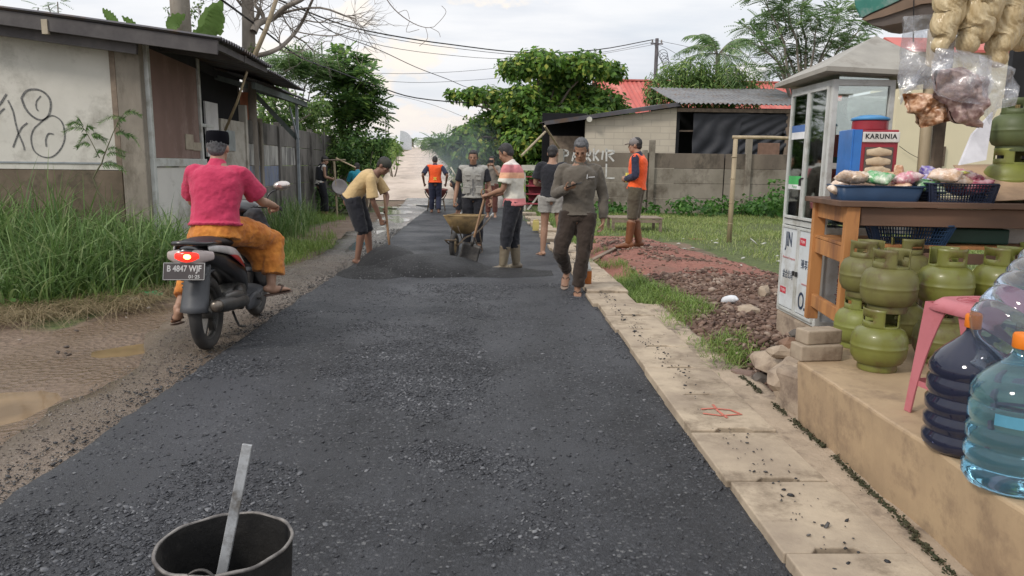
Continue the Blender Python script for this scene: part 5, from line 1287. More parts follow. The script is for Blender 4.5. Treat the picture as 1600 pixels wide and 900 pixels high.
def person(label, loc, yaw, J, skin=skin_a, hair=hair_m, garments=(), hands=None, voxel=.009, H=1.0, feet='bare', cat='man', hat=None, hairfn=None, group=None, girth=1.0):
    j = dict(DEF); j.update(J); j = {k: (V(v) if isinstance(v, (tuple, list)) else v) for k, v in j.items()}
    for s in 'RL':
        if j['to' + s] is None: j['to' + s] = V((j['an' + s].x + (.02 if s == 'R' else -.02), j['an' + s].y + .15, .025))
    b = MB(); P, R_, sd_ = torso_stations(j); R_ = [(a * girth, c * girth) for a, c in R_]; b.loft(P, R_, sd_, 18, 3)
    for s in 'RL':
        P, R_ = arm_st(j, s); b.loft(P, R_, None, 12, 3); P, R_ = leg_st(j, s); b.loft(P, R_, None, 14, 3)
        foot(b, j['an' + s], j['to' + s]); 
        if feet != 'boot': toes(b, j['an' + s], j['to' + s])
        hd = (hands or {}).get(s, {}); d = hd.get('d', (j['wr' + s] - j['el' + s]).normalized())
        hand(b, j['wr' + s], d, hd.get('palm', ((-1 if s == 'R' else 1), 0, 0)), hd.get('side', (-1 if s == 'L' else 1)), hd.get('curl', .35))
    add_head(b, j)
    body = organic(b, 'person', skin, None, voxel, 2)
    body.location = loc; body.rotation_euler = (0, 0, yaw); body.scale = (H, H, H)
    tag(body, label, cat, group)
    R, r, f, u = head_frame(j); c = j['head']; at = lambda x, y, z: c + r * x + f * y + u * z
    # hair: a cap over the skull, cut back from the face
    if hair is not None:
        hb = MB(); hb.ball(at(0, -.024, .036), (.079, .090, .090), 22, R); hb.ball(at(0, -.052, -.012), (.066, .056, .060), 16, R); hb.ball(at(0, .030, .078), (.054, .044, .030), 14, R)
        for s in (-1, 1): hb.ball(at(s * .066, .004, .014), (.012, .026, .034), 10, R)
        organic(hb, 'hair', hair, body, .0085, 1, (.02, .008))
    for s in (-1, 1):
        e = MB(); e.ball(at(s * .030, .0765, -.001), (.0105, .006, .0040), 10, R); e.build('eye', eye_w, body, smooth=True)
        e = MB(); e.loft([at(s * .014, .091, .019), at(s * .032, .089, .024), at(s * .050, .078, .018)], [.0022, .0028, .0016], u, 6); e.build('eyebrow', brow_m, body, smooth=True)
    for g in garments: g(j, body)
    return body, j
def g_top(mat, off=.020, sleeve=1.0, hem=.02, name='shirt', sl_r=1.0, disp=(.13, .022), collar=True, voxel=.011, flare=0.01, neck=.86, girth=1.0, arms=True):
    """sleeve: 0 none, 1 to the elbow, 2 to the wrist; hem: how far below the pelvis"""
    def g(j, body):
        b = MB(); P, R_, sd_ = torso_stations(j); dn = (j['pelvis'] - j['waist']).normalized()
        P = [j['pelvis'] + dn * hem] + P[1:6]; R_ = [(.158 + flare, .112 + flare)] + R_[1:6]
        R_ = [(a * girth + off, c * girth + off) for a, c in R_]; R_[-1] = (R_[-1][0] * .82, R_[-1][1] * .95)
        b.loft(P, R_, sd_, 22, 3, caps='flat')
        for s in 'RL':
            sh, el, wr = j['sh' + s], j['el' + s], j['wr' + s]; ch = j['chest'].lerp(j['neck'], .6)
            if not arms: b.loft([ch.lerp(sh, .5), ch.lerp(sh, .97)], [.052 + off * .5, .050 + off * .4], None, 12, 2); continue
            P = [ch.lerp(sh, .5), sh]; Q = [.048 + off * .5, .048 + off * .5]
            if sleeve <= 1: P += [sh.lerp(el, sleeve * .5), sh.lerp(el, sleeve)]; Q += [.050 + off * 1.0, .047 + off * 1.25 * sl_r]
            else: P += [sh.lerp(el, .5), el, el.lerp(wr, (sleeve - 1) * .5), el.lerp(wr, sleeve - 1)]; Q += [.043 + off * .75, .040 + off * .75, .038 + off * .75, .030 + off * .7]
            b.loft(P, Q, None, 14, 3, caps='flat')
        if collar:
            q = j['neck'].lerp(j['head'], .02); t = (j['head'] - j['neck']).normalized(); b.loft([q - t * .03, q + t * (.028)], [(.074, .070), (.064, .058)], sd_, 16, 1, caps='flat')
        return organic(b, name, mat, body, voxel, 2, [disp, (.035, .007)])
    return g
def g_bottom(mat, off=.018, leg=2.0, name='trousers', disp=(.12, .026), voxel=.011, flare=.0, seat=.0):
    def g(j, body):
        b = MB(); P, R_, sd_ = torso_stations(j); up = (j['waist'] - j['pelvis'])
        b.loft([j['pelvis'] - up.normalized() * .075, j['pelvis'], j['pelvis'] + up * .45], [(.125 + off, .10 + off), (.150 + off, .106 + off * .8), (.130 + off * .5, .092 + off * .4)], sd_, 20, 3, caps='flat')
        for s in 'RL':
            h, k, a = j['hip' + s], j['kn' + s], j['an' + s]
            P = [h + V((0, 0, .03)), h.lerp(k, .45)]; Q = [.094 + off, .080 + off]
            if leg <= 1: P += [h.lerp(k, leg)]; Q += [.072 + off + flare]
            else: P += [k, k.lerp(a, (leg - 1) * .5), k.lerp(a, leg - 1)]; Q += [.061 + off, .056 + off, .048 + off + flare]
            b.loft(P, Q, None, 16, 3, caps='flat')
        return organic(b, name, mat, body, voxel, 2, [disp, (.04, .008)])
    return g
def g_sandal(mat, mat2=None):
    def g(j, body):
        for s in 'RL':
            an, to = j['an' + s], j['to' + s]; d = (to - an); d2 = V((d.x, d.y, 0)).normalized(); side = d2.cross(V((0, 0, 1)))
            base_n = (an + V((0, 0, -.085))) - d2 * .055; tip = to + V((0, 0, -.026)) + (to - (an + V((0, 0, -.06)))).normalized() * .045
            P = [base_n.lerp(tip, t) for t in (0, .12, .4, .72, .93, 1)]; Q = [.022, .037, .036, .047, .038, .018]
            b = MB(); b.loft(P, [(q, .0085) for q in Q], side, 14, 2); o = b.build('sandal', mat, body, smooth=True)
            b = MB(); m = to - d.normalized() * .03 + V((0, 0, .012))
            for q in (-1, 1): b.tube([an.lerp(to, .38) + side * q * .044 + V((0, 0, -.04)), an.lerp(to, .62) + side * q * .028 + V((0, 0, .016)), m], [.007, .008, .006], 6, 3)
            b.build('strap', mat2 or mat, o, smooth=True)
    return g
def g_boot(mat, top=.62):
    def g(j, body):
        for s in 'RL':
            k, a, to = j['kn' + s], j['an' + s], j['to' + s]; b = MB(); foot(b, a, to + (to - a).normalized() * .03 + V((0, 0, .004)), r=.012)
            b.loft([k.lerp(a, 1 - top), k.lerp(a, .75), a], [.072, .060, .052], None, 16, 3, caps='flat')
            d2 = V((to.x - a.x, to.y - a.y, 0)).normalized(); z0 = a.z - .085
            b.loft([V((a.x, a.y, z0 + .012)) - d2 * .06, V((a.x, a.y, z0 + .012)) + d2 * .06, V((to.x, to.y, z0 + .012)) + d2 * .03], [(.04, .013), (.045, .013), (.048, .013)], d2.cross(V((0, 0, 1))), 12)
            organic(b, 'boot', mat, body, .009, 2, (.06, .008))
    return g
def g_cap(mat, brim=True, back=False):
    def g(j, body):
        R, r, f, u = head_frame(j); c = j['head']; at = lambda x, y, z: c + r * x + f * y + u * z
        b = MB(); b.ball(at(0, -.010, .040), (.084, .100, .082), 20, R)
        o = organic(b, 'cap', mat, body, .009, 1)
        if brim:
            q = MB(); s = -1 if back else 1
            q.loft([at(0, s * .07, .030), at(0, s * .115, .028), at(0, s * .150, .018)], [(.068, .007), (.066, .006), (.045, .005)], r, 14, 3); q.build('brim', mat, o, smooth=True)
    return g
def g_vest(mat, hem=.0, name='vest', off=.034, disp=(.12, .022)):
    return g_top(mat, off=off, arms=False, hem=hem, name=name, collar=False, disp=disp)
def loc_at(px, py, z=0.): return G(px, py, z)

# materials
m_pink = cloth('pink_polo', (.55, .050, .115), (.43, .034, .085)); m_sarong = cloth('orange_sarong', (.62, .24, .045), (.40, .125, .025), scale=9)
m_tan = cloth('tan_shirt', (.60, .43, .22), (.52, .37, .185)); m_blk = cloth('black_cloth', (.018, .019, .024), (.028, .028, .034)); m_navy = cloth('navy_cloth', (.025, .028, .055), (.035, .04, .07))
m_jacket = cloth('olive_grey_jacket', (.125, .108, .088), (.10, .086, .07), bscale=10); m_dkbrown = cloth('dark_brown_trousers', (.05, .036, .028), (.036, .026, .021)); m_gvest = cloth('grey_vest', (.36, .35, .32), (.31, .30, .275))
m_orange = cloth('orange_vest', (.92, .13, .03), (.80, .09, .02), rough=.7); m_olive = cloth('olive_trousers', (.11, .095, .065), (.085, .07, .05)); m_gshort = cloth('grey_shorts', (.34, .325, .30), (.29, .28, .26))
m_green = cloth('olive_shirt', (.19, .19, .13), (.15, .15, .10)); m_teal = cloth('teal_shirt', (.02, .24, .32), (.02, .19, .26)); m_white = cloth('white_cloth', (.66, .63, .58), (.56, .53, .48)); m_beige = cloth('grey_beige_shirt', (.27, .235, .20)); m_rust = cloth('rust_trousers', (.13, .05, .04))
m_boot = M('mud_rubber', (.20, .165, .11), (.13, .10, .07), rough=.5, scale=6, bump=.1, spec=.5); m_boot2 = M('rust_rubber', (.20, .075, .03), (.13, .05, .022), rough=.5, scale=6, bump=.1)
m_sand_b = M('sandal_brown', (.10, .065, .05), rough=.7, bump=.1); m_sand_t = M('sandal_tan', (.32, .24, .19), rough=.7, bump=.1); m_sand_k = M('sandal_black', (.02, .02, .022), rough=.7, bump=.1)
steel_blk = M('worn_steel', (.035, .033, .033), (.085, .078, .07), rough=.45, scale=8, bump=.1, metal=.6); wood_h = M('handle_wood', (.30, .18, .10), (.20, .115, .065), rough=.6, scale=12, bump=.1, stretch=(1, 1, .2))
phone_m = M('phone_black', (.015, .015, .018), rough=.2, bump=0)
# striped polo: broad bands of white, pink and orange by height, measured in the shirt itself
m, ns, ls, p, o = new_mat('striped_polo'); MATS['striped_polo'] = m
t = ns.new('ShaderNodeTexCoord'); sx = node(ns, ls, 'ShaderNodeSeparateXYZ', {0: t.outputs['Object']})
mr = node(ns, ls, 'ShaderNodeMapRange', {0: sx.outputs['Z'], 1: .80, 2: 1.50})
col = ramp(ns, ls, mr.outputs[0], [(.0, (.60, .20, .20)), (.20, (.60, .20, .20)), (.215, (.60, .57, .49)), (.56, (.63, .60, .52)), (.575, (.72, .36, .22)), (.66, (.74, .42, .26)), (.675, (.56, .19, .20)), (.80, (.58, .21, .22)), (.815, (.66, .60, .55)), (.93, (.66, .60, .55)), (.945, (.60, .13, .13))])
ls.new(col, p.inputs['Base Color']); p.inputs['Roughness'].default_value = .85
n2 = node(ns, ls, 'ShaderNodeTexNoise', {'Vector': t.outputs['Object'], 'Scale': 14.}); ls.new(node(ns, ls, 'ShaderNodeBump', {'Height': n2.outputs['Fac'], 'Strength': .4, 'Distance': .02}).outputs[0], p.inputs['Normal'])

def shovel(label, grip, tip, blade_n, D=True, bw=.24, bl=.30, handle=wood_h, up=None):
    """grip and tip are world points; the blade hangs at the tip end and faces blade_n"""
    grip, tip = V(grip), V(tip); t = (tip - grip).normalized(); L = (tip - grip).length; base_ = V((tip.x, tip.y, 0))
    root = empty('shovel', tip, label=label, cat='shovel'); g = grip - tip; n_ = V(blade_n); n_ = (n_ - t * n_.dot(t)).normalized(); s_ = t.cross(n_)
    b = MB(); neck = -t * bl; b.tube([g, g.lerp(neck, .5), neck + -t * .02], [.016, .017, .016], 9, 2); b.build('handle', handle, root, smooth=True)
    if D:
        b = MB(); b.tube([g + t * .10, g + s_ * .055 - t * -.02, g + s_ * .055 - t * .04, g - s_ * .055 - t * .04, g - s_ * .055 + t * .02, g + t * .10], .010, 7, 2); b.build('grip', handle, root, smooth=True)
    b = MB(); b.tube([neck - t * .09, neck + t * .03], [.019, .022], 10)
    def f(u, v):
        a = (u - .5) * 2; w_ = bw / 2 * (1 if v < .8 else 1 - .08 * (v - .8) / .2 * abs(a))
        return V(neck) + t * (v * bl) + s_ * a * w_ + n_ * (.028 * a * a + .012 * (1 - v) - .012 * math.sin(PI * v)) 
    b.grid(f, 10, 8); b.build('blade', steel_blk, root, smooth=True, solid=.004)
    return root

# ---------- man with the phone (nearest walker)
L0 = G(900, 463)
Jp = dict(pelvis=(0, 0, .90), waist=(0, .0, 1.05), chest=(-.005, .02, 1.24), neck=(-.01, .03, 1.43), head=(-.015, .075, 1.565), look=(.10, .88, -.52),
          shR=(.18, .02, 1.365), elR=(.245, .03, 1.11), wrR=(.115, .235, 1.17), shL=(-.18, .0, 1.365), elL=(-.260, -.06, 1.09), wrL=(-.265, .0, .83),
          hipR=(.09, 0, .88), knR=(.175, .06, .50), anR=(.12, -.30, .24), toR=(.135, -.19, .10), hipL=(-.09, 0, .88), knL=(-.065, .05, .49), anL=(-.015, .02, .095), toL=(-.02, .18, .035))
def extras_phone(j, body):
    b = MB(); b.beam((-.02, .158, .80), (-.02, .158, .80), .01, .01)
    b = MB(); x = -.115; b.beam((-.10, .148, 1.285), (-.165, .138, 1.29), .006, .008); b.beam((-.085, .148, 1.27), (-.088, .148, 1.315), .008, .008); b.build('zip_pull', M('zip_pale', (.6, .6, .6), bump=0), body)
def zip_line(mat, x=0.0, z0=.86, z1=1.42, y=.135):
    def g(j, body):
        pass
    return g
man_phone, jj = person('grey haired man in an olive grey zip jacket looking down at a phone while walking', L0, rad(172), Jp, skin_a, hair_g,
    [g_bottom(m_dkbrown, off=.020, leg=1.93, disp=(.10, .034)), g_top(m_jacket, off=.024, sleeve=1.93, hem=.01, name='jacket', disp=(.09, .022), flare=.006, voxel=.009, girth=1.04), g_sandal(m_sand_t, m_sand_b), extras_phone],
    hands={'R': dict(d=(-.65, .72, .12), palm=(-.1, .15, 1), side=1, curl=.55), 'L': dict(d=(.05, .1, -1), palm=(1, .2, 0), side=-1, curl=.45)}, voxel=.0075, H=1.0)
cp = [c for c in man_phone.children if c.name.startswith('trousers')]
b = MB(); b.box((-.150, .045, .60), (.03, .12, .16)); b.box((-.156, .045, .665), (.03, .125, .045)); b.build('pocket', m_dkbrown, cp[0], bev=.012)
b = MB(); b.box((0, 0, 0), (.075, .155, .009)); b.box((0, 0, .0055), (.068, .145, .001)); ph = b.build('phone', phone_m, bev=.004)
tag(ph, 'black phone held in the right hand of the man in the jacket', 'phone'); Mx = Matrix.Rotation(rad(172), 4, 'Z'); ph.location = L0 + Mx @ (V((.04, .325, 1.205)) * 1.0)
ph.rotation_euler = (rad(18), rad(6), rad(172) + rad(50))

# ---------- man with the tan shirt bending over his shovel (faces right)
L0 = G(566, 413)
def ptx(px, py, y): return W(px, py, y)
Js = dict(pelvis=(-.0, -.12, .93), waist=(0, -.04, 1.05), chest=(0, .08, 1.17), neck=(0, .235, 1.27), head=(0.01, .33, 1.365), look=(.30, .82, -.60), up=(0, .4, 1),
          shR=(.175, .17, 1.19), elR=(.185, .20, .89), wrR=(.10, .28, .65), shL=(-.175, .20, 1.20), elL=(-.19, .33, .96), wrL=(-.02, .34, .80),
          hipR=(.09, -.10, .90), knR=(.10, .02, .50), anR=(.09, -.05, .085), hipL=(-.09, -.09, .90), knL=(-.10, .06, .50), anL=(-.13, .09, .085))
man_tan, jt = person('man in a tan T-shirt and black shorts bending over a shovel', L0, rad(-90), Js, skin_c, hair_m,
    [g_bottom(m_blk, off=.028, leg=1.06, name='shorts', flare=.02), g_top(m_tan, off=.026, sleeve=.86, hem=.03, name='shirt', collar=False, sl_r=1.2), g_cap(M('dark_cap', (.05, .05, .04), bump=.1), brim=False), g_sandal(m_sand_k)],
    hands={'R': dict(d=(-.1, .25, -.95), palm=(-.8, .5, 0), side=1, curl=1.1), 'L': dict(d=(.55, .2, -.8), palm=(.6, -.6, -.3), side=-1, curl=1.1)}, voxel=.009, H=1.0)
Mt = Matrix.Rotation(rad(-90), 4, 'Z')
h1 = L0 + Mt @ V((.05, .345, .80)); h2 = L0 + Mt @ V((.085, .335, .60))
tipp = G(612, 416); tipp = V((tipp.x, tipp.y + .05, -.10)); 
shovel('shovel with a wooden shaft dug into the black heap by the bent man', h1 + (h1 - tipp).normalized() * .18, tipp, (.2, -1, .5), D=False)

# ---------- man in the striped polo with rubber boots (faces left)
L0 = G(800, 424)
Jb = dict(pelvis=(0, -.02, .90), waist=(0, -.01, 1.05), chest=(0, .0, 1.22), neck=(0, .035, 1.385), head=(0.0, .10, 1.505), look=(.12, .82, -.42),
          shR=(.18, .0, 1.335), elR=(.205, .02, 1.05), wrR=(.10, .26, .97), shL=(-.18, .04, 1.335), elL=(-.20, .09, 1.06), wrL=(-.07, .30, .98),
          hipR=(.085, -.02, .88), knR=(.09, .0, .47), anR=(.09, -.04, .09), hipL=(-.085, -.02, .88), knL=(-.095, .06, .47), anL=(-.10, .10, .09))
man_str, jb = person('man in a pink and cream striped polo and rubber boots holding a shovel', L0, rad(78), Jb, skin_a, hair_m,
    [g_bottom(m_blk, off=.020, leg=1.45, disp=(.1, .032)), g_top(MATS['striped_polo'], off=.028, sleeve=.72, hem=.05, sl_r=1.2, girth=1.04), g_boot(m_boot, .66)],
    hands={'R': dict(d=(-.5, .8, .0), palm=(-.3, -.2, -.9), side=1, curl=1.1), 'L': dict(d=(.3, .9, -.1), palm=(.3, -.2, -.9), side=-1, curl=1.1)}, feet='boot', H=1.03)
Ms = Matrix.Rotation(rad(78), 4, 'Z'); hand_w = L0 + Ms @ (V((.02, .36, .97)) * 1.03)
tp_ = G(727, 424); shovel('square bladed shovel held upright by the man in the striped polo', hand_w + V((.0, 0, .03)), V((tp_.x + .01, tp_.y, .045)), (0, -1, .15), bw=.25, bl=.33)

# ---------- man in the grey vest behind the wheelbarrow (faces the camera)
L0 = G(739, 390)
Jv = dict(pelvis=(0, 0, .90), waist=(0, 0, 1.05), chest=(0, .01, 1.22), neck=(0, .01, 1.385), head=(0, .04, 1.515), look=(.05, 1, -.12),
          shR=(.19, .0, 1.335), elR=(.26, .0, 1.06), wrR=(.30, .12, .80), shL=(-.19, 0, 1.335), elL=(-.26, .0, 1.06), wrL=(-.30, .12, .80))
man_vest, jv = person('man in a grey utility vest standing behind the ochre wheelbarrow', L0, rad(180), Jv, skin_a, hair_m,
    [g_bottom(m_blk, off=.018, leg=1.9), g_top(m_blk, off=.014, sleeve=.75, name='shirt', hem=-.03), g_vest(m_gvest, hem=.04)],
    hands={'R': dict(d=(.1, .5, -.8), palm=(-.8, .0, -.2), side=1, curl=1.0), 'L': dict(d=(-.1, .5, -.8), palm=(.8, 0, -.2), side=-1, curl=1.0)}, feet='boot', H=1.0)
vv = [c for c in man_vest.children if c.name.startswith('vest')][0]
b = MB(); 
for z0, z1 in ((.90, 1.12), (1.12, 1.37)): b.beam((0, .150, z0), (0, .138 if z1 < 1.2 else .118, z1), .008, .008)
b.build('zipper', m_navy, vv)
for s in (-1, 1):
    b = MB(); b.box((s * .085, .138, 1.19), (.09, .014, .075)); b.box((s * .085, .151, 1.235), (.098, .012, .025)); b.build('pocket', m_gvest, vv, bev=.005)
    b = MB(); b.box((s * .10, .150, .99), (.105, .016, .10)); b.box((s * .10, .156, 1.045), (.11, .012, .028)); b.build('pocket', m_gvest, vv, bev=.005)
# wheelbarrow
def wheelbarrow(label, loc, yaw, tray_m, mirror=False):
    """heading +y: wheel in front (+y), handles behind (-y)"""
    r = empty('wheelbarrow', loc, yaw, label=label, cat='wheelbarrow')
    fr_m = M('barrow_frame', (.20, .15, .10), (.10, .075, .055), rough=.5, scale=9, metal=.3)
    b = MB(); T = [(-.30, -.42), (.30, -.42), (.34, -.2), (.33, .15), (.20, .44), (-.20, .44), (-.33, .15), (-.34, -.2)]; Bm = [(-.17, -.22), (.17, -.22), (.18, -.1), (.17, .08), (.12, .2), (-.12, .2), (-.17, .08), (-.18, -.1)]
    n = 8; vs = [(x, y, .62 + .05 * max(0, y)) for x, y in T] + [(x * .8 + X * .2, y * .8 + Y * .2, .42) for (x, y), (X, Y) in zip(Bm, T)] + [(x * .7, y * .7, .345) for x, y in Bm]
    fs = [(i, (i + 1) % n, n + (i + 1) % n, n + i) for i in range(n)] + [(n + i, n + (i + 1) % n, 2 * n + (i + 1) % n, 2 * n + i) for i in range(n)] + [tuple(range(2 * n, 3 * n))]
    b.add(vs, fs); tray = b.build('tray', tray_m, r, smooth=True, solid=.006, angle=rad(40))
    b = MB(); b.tube([V(v) for v in vs[:n]] + [V(vs[0])], .010, 6, 1, None); b.build('rim', tray_m, tray, smooth=True)
    b = MB()
    for s in (-1, 1):
        b.tube([(s * .31, -.98, .60), (s * .29, -.6, .50), (s * .20, -.2, .345), (s * .12, .3, .30), (s * .055, .62, .20)], .015, 8, 3)
        b.tube([(s * .22, -.28, .35), (s * .26, -.36, .02), (s * .26, -.14, .02), (s * .19, .0, .33)], .013, 7, 2)
        b.tube([(s * .10, .46, .29), (s * .07, .52, .4), (s * .05, .58, .5)], .010, 6)
    b.tube([(-.26, -.25, .16), (.26, -.25, .16)], .010, 6); b.tube([(-.1, .80, .30), (.1, .80, .30)], .012, 6)
    b.tube([(-.055, .62, .2), (-.1, .84, .3), (.1, .84, .3), (.055, .62, .2)], .011, 6)
    b.build('frame', fr_m, r, smooth=True)
    for s in (-1, 1):
        b = MB(); b.tube([(s * .312, -1.0, .604), (s * .30, -.86, .565)], .021, 9); b.build('grip', M('grip_grey', (.45, .43, .40), rough=.6), r, smooth=True)
    ax = Matrix.Rotation(PI / 2, 3, 'Y'); b = MB(); b.lathe([(.02, -.04), (.06, -.035), (.14, -.012), (.14, .012), (.06, .035), (.02, .04)], 20, (0, .62, .20), axis=ax); wh = b.build('wheel', M('rim_steel', (.34, .25, .13), (.22, .16, .09), rough=.5, metal=.4), r, smooth=True)
    b = MB(); b.torus((0, .62, .20), .16, .044, ax, 28, 10); b.build('tyre', M('tyre_rubber', (.025, .024, .024), (.05, .046, .042), rough=.8, bump=.3, bscale=60), wh, smooth=True)
    return r
tray_y = M('tray_ochre', (.38, .26, .115), (.22, .155, .08), rough=.6, scale=5, bump=.2, grime=(.12, .085, .055), gscale=4)
wl_ = G(722, 405); wheelbarrow('ochre wheelbarrow with an open steel tray in front of the man in the grey vest', (L0.x - .12, L0.y - .88, 0.03), rad(168), tray_y).scale = (.86, .90, .95)

# ---------- man seen from behind in black T-shirt and grey shorts
L0 = G(852, 402)
Jk = dict(pelvis=(0, 0, .92), waist=(0, 0, 1.06), chest=(0, .0, 1.24), neck=(0, .0, 1.42), head=(.0, .035, 1.55), look=(.1, 1, -.12),
          shL=(-.18, 0, 1.37), elL=(-.25, .03, 1.11), wrL=(-.07, .16, 1.06), shR=(.18, 0, 1.37), elR=(.25, .04, 1.11), wrR=(.10, .18, 1.08),
          hipL=(-.09, 0, .90), knL=(-.10, .03, .49), anL=(-.12, .0, .09), toL=(-.20, .13, .03), knR=(.13, .02, .49), anR=(.18, .02, .09))
person('man seen from behind in a black T-shirt and pale grey shorts', L0 + V((.08, 0, 0)), rad(-8), Jk, skin_b, hair_m,
    [g_bottom(m_gshort, off=.028, leg=.52, name='shorts', flare=.02), g_top(m_blk, off=.024, sleeve=.72, hem=-.0, collar=False, sl_r=1.2), g_sandal(m_sand_b)],
    hands={'L': dict(d=(.8, .5, .2), palm=(.3, -.7, 0), side=-1, curl=.8), 'R': dict(d=(-.8, .5, .2), palm=(-.3, -.7, 0), side=1, curl=.8)}, H=1.02)

# ---------- man in the orange vest on the mound, facing left
L0 = V((2.27, 11.8, 0)); L0.z = mound_z(2.27, 11.8) + .005
q = G(991, 386, L0.z); L0 = V((q.x, q.y, q.z)); L0.z = max(mound_z(q.x, q.y), 0) + .01
Jo = dict(pelvis=(0, 0, .92), waist=(0, -.01, 1.06), chest=(0, -.01, 1.24), neck=(0, .0, 1.42), head=(0, .05, 1.55), look=(-.05, 1, -.05),
          shR=(.18, -.02, 1.37), elR=(.24, -.05, 1.10), wrR=(.10, .14, 1.02), shL=(-.18, .0, 1.37), elL=(-.24, -.02, 1.10), wrL=(-.06, .17, 1.04),
          anR=(.09, -.05, .085), anL=(-.10, .07, .085))
mo_, jo = person('man in a grey cap and orange vest over navy sleeves on the mound', L0, rad(68), Jo, skin_b, hair_m,
    [g_bottom(m_olive, off=.024, leg=1.12), g_top(m_navy, off=.022, sleeve=1.9, name='jacket'), g_vest(m_orange, hem=.02, off=.036), g_boot(m_boot2, .80), g_cap(M('grey_cap', (.22, .20, .19), (.14, .12, .12), bump=.1))],
    hands={'R': dict(d=(-.6, .7, .1), palm=(-.4, -.8, 0), side=1, curl=.8), 'L': dict(d=(.7, .6, .1), palm=(.4, -.8, 0), side=-1, curl=.8)}, feet='boot', H=1.01)
vv = [c for c in mo_.children if c.name.startswith('vest')][0]
refl = M('reflective_yellow', (.85, .80, .12), rough=.4, bump=0)
for s in (-1, 1):
    b = MB(); b.beam((s * .085, .143, 1.00), (s * .07, .150, 1.14), .006, .026); b.build('reflective_strip', refl, vv)

# ---------- orange vest man pushing a barrow away up the road
L0 = G(680, 334)
Jf = dict(pelvis=(0, 0, .92), waist=(0, .02, 1.06), chest=(0, .05, 1.22), neck=(0, .09, 1.38), head=(0, .15, 1.50), look=(0, 1, -.3),
          shR=(.19, .06, 1.33), elR=(.34, -.10, 1.10), wrR=(.31, .06, .86), shL=(-.19, .06, 1.33), elL=(-.34, -.10, 1.10), wrL=(-.31, .06, .86),
          knR=(.10, .08, .49), anR=(.10, -.10, .085), knL=(-.09, .06, .49), anL=(-.10, .12, .085))
mf, jf = person('man in an orange safety vest seen from behind pushing a barrow', L0, rad(4), Jf, skin_c, hair_m,
    [g_bottom(m_navy, off=.022, leg=1.9, voxel=.014), g_top(m_navy, off=.020, sleeve=.9, voxel=.014), g_vest(m_orange, hem=.05, off=.036)],
    hands={'R': dict(d=(0, .5, -.8), palm=(-1, 0, 0), side=1, curl=1.1), 'L': dict(d=(0, .5, -.8), palm=(1, 0, 0), side=-1, curl=1.1)}, feet='boot', voxel=.012)
vv = [c for c in mf.children if c.name.startswith('vest')][0]
b = MB(); 
for a in (45, 135): b.box((0, -.152, 1.0), (.105, .006, .028), rot=Matrix.Rotation(rad(a), 3, 'Y'))
b.build('reflective_cross', refl, vv)
tray_r = M('tray_rust', (.20, .06, .05), (.12, .04, .035), rough=.7, scale=5, bump=.2)
wheelbarrow('rusty red brown wheelbarrow pushed up the road by the man seen from behind', (L0.x - .05, L0.y + 1.08, .03), rad(4), tray_r)

# ---------- bent man in olive shirt and dark trousers behind the vest man
L0 = G(716, 337)
Jn = dict(pelvis=(0, -.10, .90), waist=(0, .0, .99), chest=(0, .15, 1.05), neck=(0, .32, 1.07), head=(0, .45, 1.03), look=(0, .6, -.8), up=(0, .8, .6),
          shR=(.18, .25, 1.02), elR=(.20, .32, .74), wrR=(.12, .42, .5), shL=(-.18, .25, 1.02), elL=(-.2, .32, .74), wrL=(-.12, .42, .5),
          hipR=(.09, -.08, .87), knR=(.10, .05, .48), anR=(.10, -.05, .085), hipL=(-.09, -.08, .87), knL=(-.10, .08, .48), anL=(-.12, .05, .085))
person('stooping man in an olive shirt left of the man in the grey vest', L0, rad(-80), Jn, skin_c, hair_m,
    [g_bottom(m_blk, off=.020, leg=1.8, voxel=.014), g_top(m_green, off=.024, sleeve=.9, voxel=.014, hem=.02)], feet='bare', voxel=.012)
b = MB(); b.tube([W(704, 261, 20.2), W(716, 281, 20.2)], .022, 8); tag(b.build('tool_handle', M('pale_wood', (.55, .52, .42), bump=0), smooth=True), 'pale wooden tool handle sticking up beside the stooping man', 'tool')
# ---------- man holding something to his face, far behind
L0 = G(768, 341)
Jc = dict(elR=(.22, .14, 1.16), wrR=(.08, .20, 1.38), elL=(-.22, .14, 1.16), wrL=(-.08, .20, 1.38), look=(.0, 1, 0))
person('man in a grey beige shirt and rust trousers holding a phone up to his face', L0, rad(172), Jc, skin_b, hair_m,
    [g_bottom(m_rust, off=.018, leg=1.8, voxel=.014), g_top(m_beige, off=.024, sleeve=.9, voxel=.014)],
    hands={'R': dict(d=(-.2, .3, .9), palm=(-.5, .5, 0), side=1, curl=.7), 'L': dict(d=(.2, .3, .9), palm=(.5, .5, 0), side=-1, curl=.7)}, voxel=.012, H=.97)
Mp = Matrix.Rotation(rad(172), 4, 'Z'); b = MB(); b.box((0, 0, 0), (.15, .010, .075)); o = b.build('phone', phone_m, bev=.004); o.location = L0 + Mp @ V((0, .235, 1.49)); o.rotation_euler = (0, 0, rad(172)); tag(o, 'small dark phone held up by the man in the grey beige shirt', 'phone')
